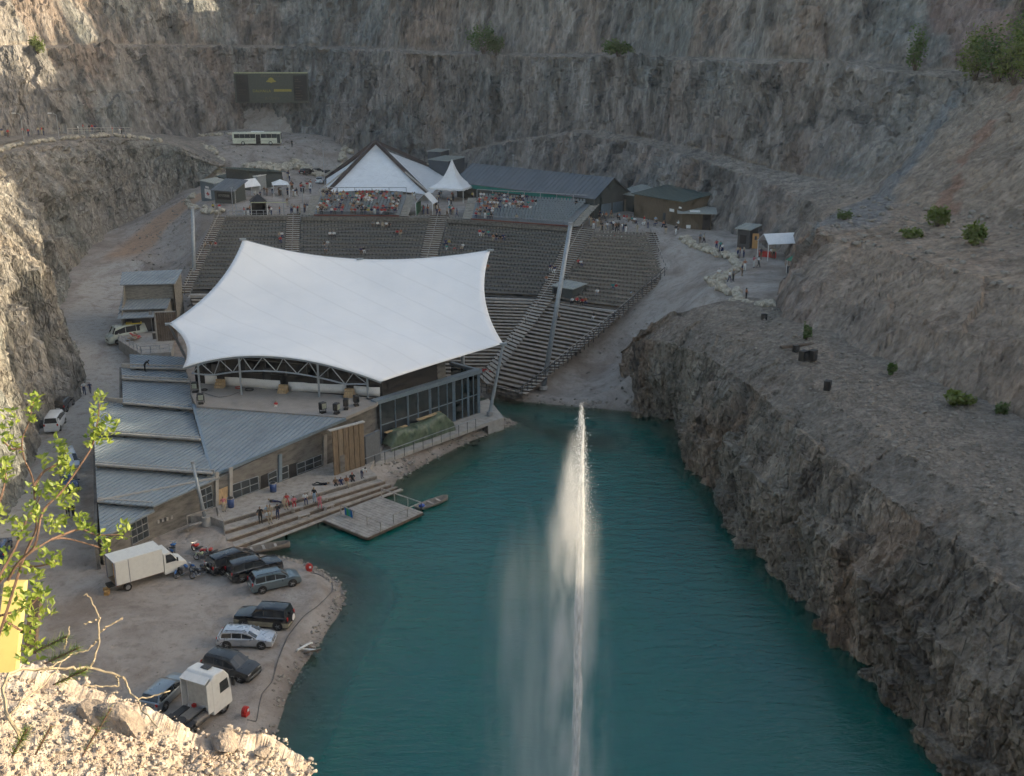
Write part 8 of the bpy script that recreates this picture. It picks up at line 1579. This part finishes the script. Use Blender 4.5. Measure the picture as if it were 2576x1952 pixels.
def jetmat():
    m, nb, b = newmat('white_water'); out = nb.n['Material Output']; co = nb.coords((1, 1, .12)); nz = nb.noise(co, 7, 4, .6); b.inputs['Base Color'].default_value = (.86, .88, .9, 1); b.inputs['Roughness'].default_value = .6; tl = nb.new('ShaderNodeBsdfTranslucent'); tl.inputs[0].default_value = (.85, .88, .9, 1); m0 = nb.new('ShaderNodeMixShader'); m0.inputs[0].default_value = .45; nb.link(b.outputs[0], m0.inputs[1]); nb.link(tl.outputs[0], m0.inputs[2])
    tr = nb.new('ShaderNodeBsdfTransparent'); lw = nb.new('ShaderNodeLayerWeight'); lw.inputs[0].default_value = .35; f = nb.math('ADD', nb.ramp(nz, [(.4, .55), (.6, .0)]), nb.math('MULTIPLY', lw.outputs['Facing'], .75), True); mx = nb.new('ShaderNodeMixShader'); nb.link(f, mx.inputs[0]); nb.link(m0.outputs[0], mx.inputs[1]); nb.link(tr.outputs[0], mx.inputs[2]); nb.link(mx.outputs[0], out.inputs[0]); return m
JM = jetmat()
for k, (r_0, ph) in enumerate(((.25, 0.0), (.17, 2.1), (.12, 4.0))):
    zz = np.linspace(0, fh * .97, 120); q = np.column_stack([zz * 0 + ph, zz * .55, zz * 0]); nx = vnoise(q * .6, 5 + k) * .07; ny = vnoise(q * .6 + 31, 9 + k) * .07; rr = r_0 * (1 + .25 * vnoise(q * 1.3, 15 + k)) * np.clip((fh * .97 - zz) / 6, .12, 1); MB().tube([(.1 + a_, b_, c_) for a_, b_, c_ in zip(nx, ny, zz)], [float(max(.02, x)) for x in rr], 10).build('water_column', JM, ft, True)
DROP = M('water_drop', (.85, .87, .9), .15, 0, .03); dm = MB(); rd_ = random.Random(8)
for _ in range(5200):
    t = rd_.random() ** .8; z = fh * (1.0 - .3 * t); w2 = .14 + 1.15 * t; s = rd_.uniform(.005, .019) * (1.35 - .6 * t); dm.ico((rd_.gauss(-.12 * t, w2 * .42), rd_.gauss(0, w2 * .42), z + rd_.uniform(-.4, .5)), s, rd_.randrange(999), 1, jag=.1)
for _ in range(2500):
    z = fh * rd_.random() * .95; s = rd_.uniform(.006, .016); dm.ico((rd_.gauss(.12, .09 + .1 * z / fh), rd_.gauss(0, .1), z), s, rd_.randrange(999), 1, jag=.1, sq=(.8, .8, 2.6))
tag(dm.build('droplets', DROP, ft), kind='stuff')
# ================================================================ AIR
HAZE = True
if HAZE:
    m = bpy.data.materials.new('haze'); m.use_nodes = True; nb = NB(m); nb.n.remove(nb.n['Principled BSDF']); v = nb.new('ShaderNodeVolumePrincipled'); v.inputs['Color'].default_value = (.86, .9, 1, 1); v.inputs['Density'].default_value = .00009; v.inputs['Anisotropy'].default_value = 0.0; nb.link(v.outputs[0], nb.n['Material Output'].inputs['Volume'])
    tag(MB().box((0, 130, 41), (460, 460, 106)).build('haze', m), kind='stuff')
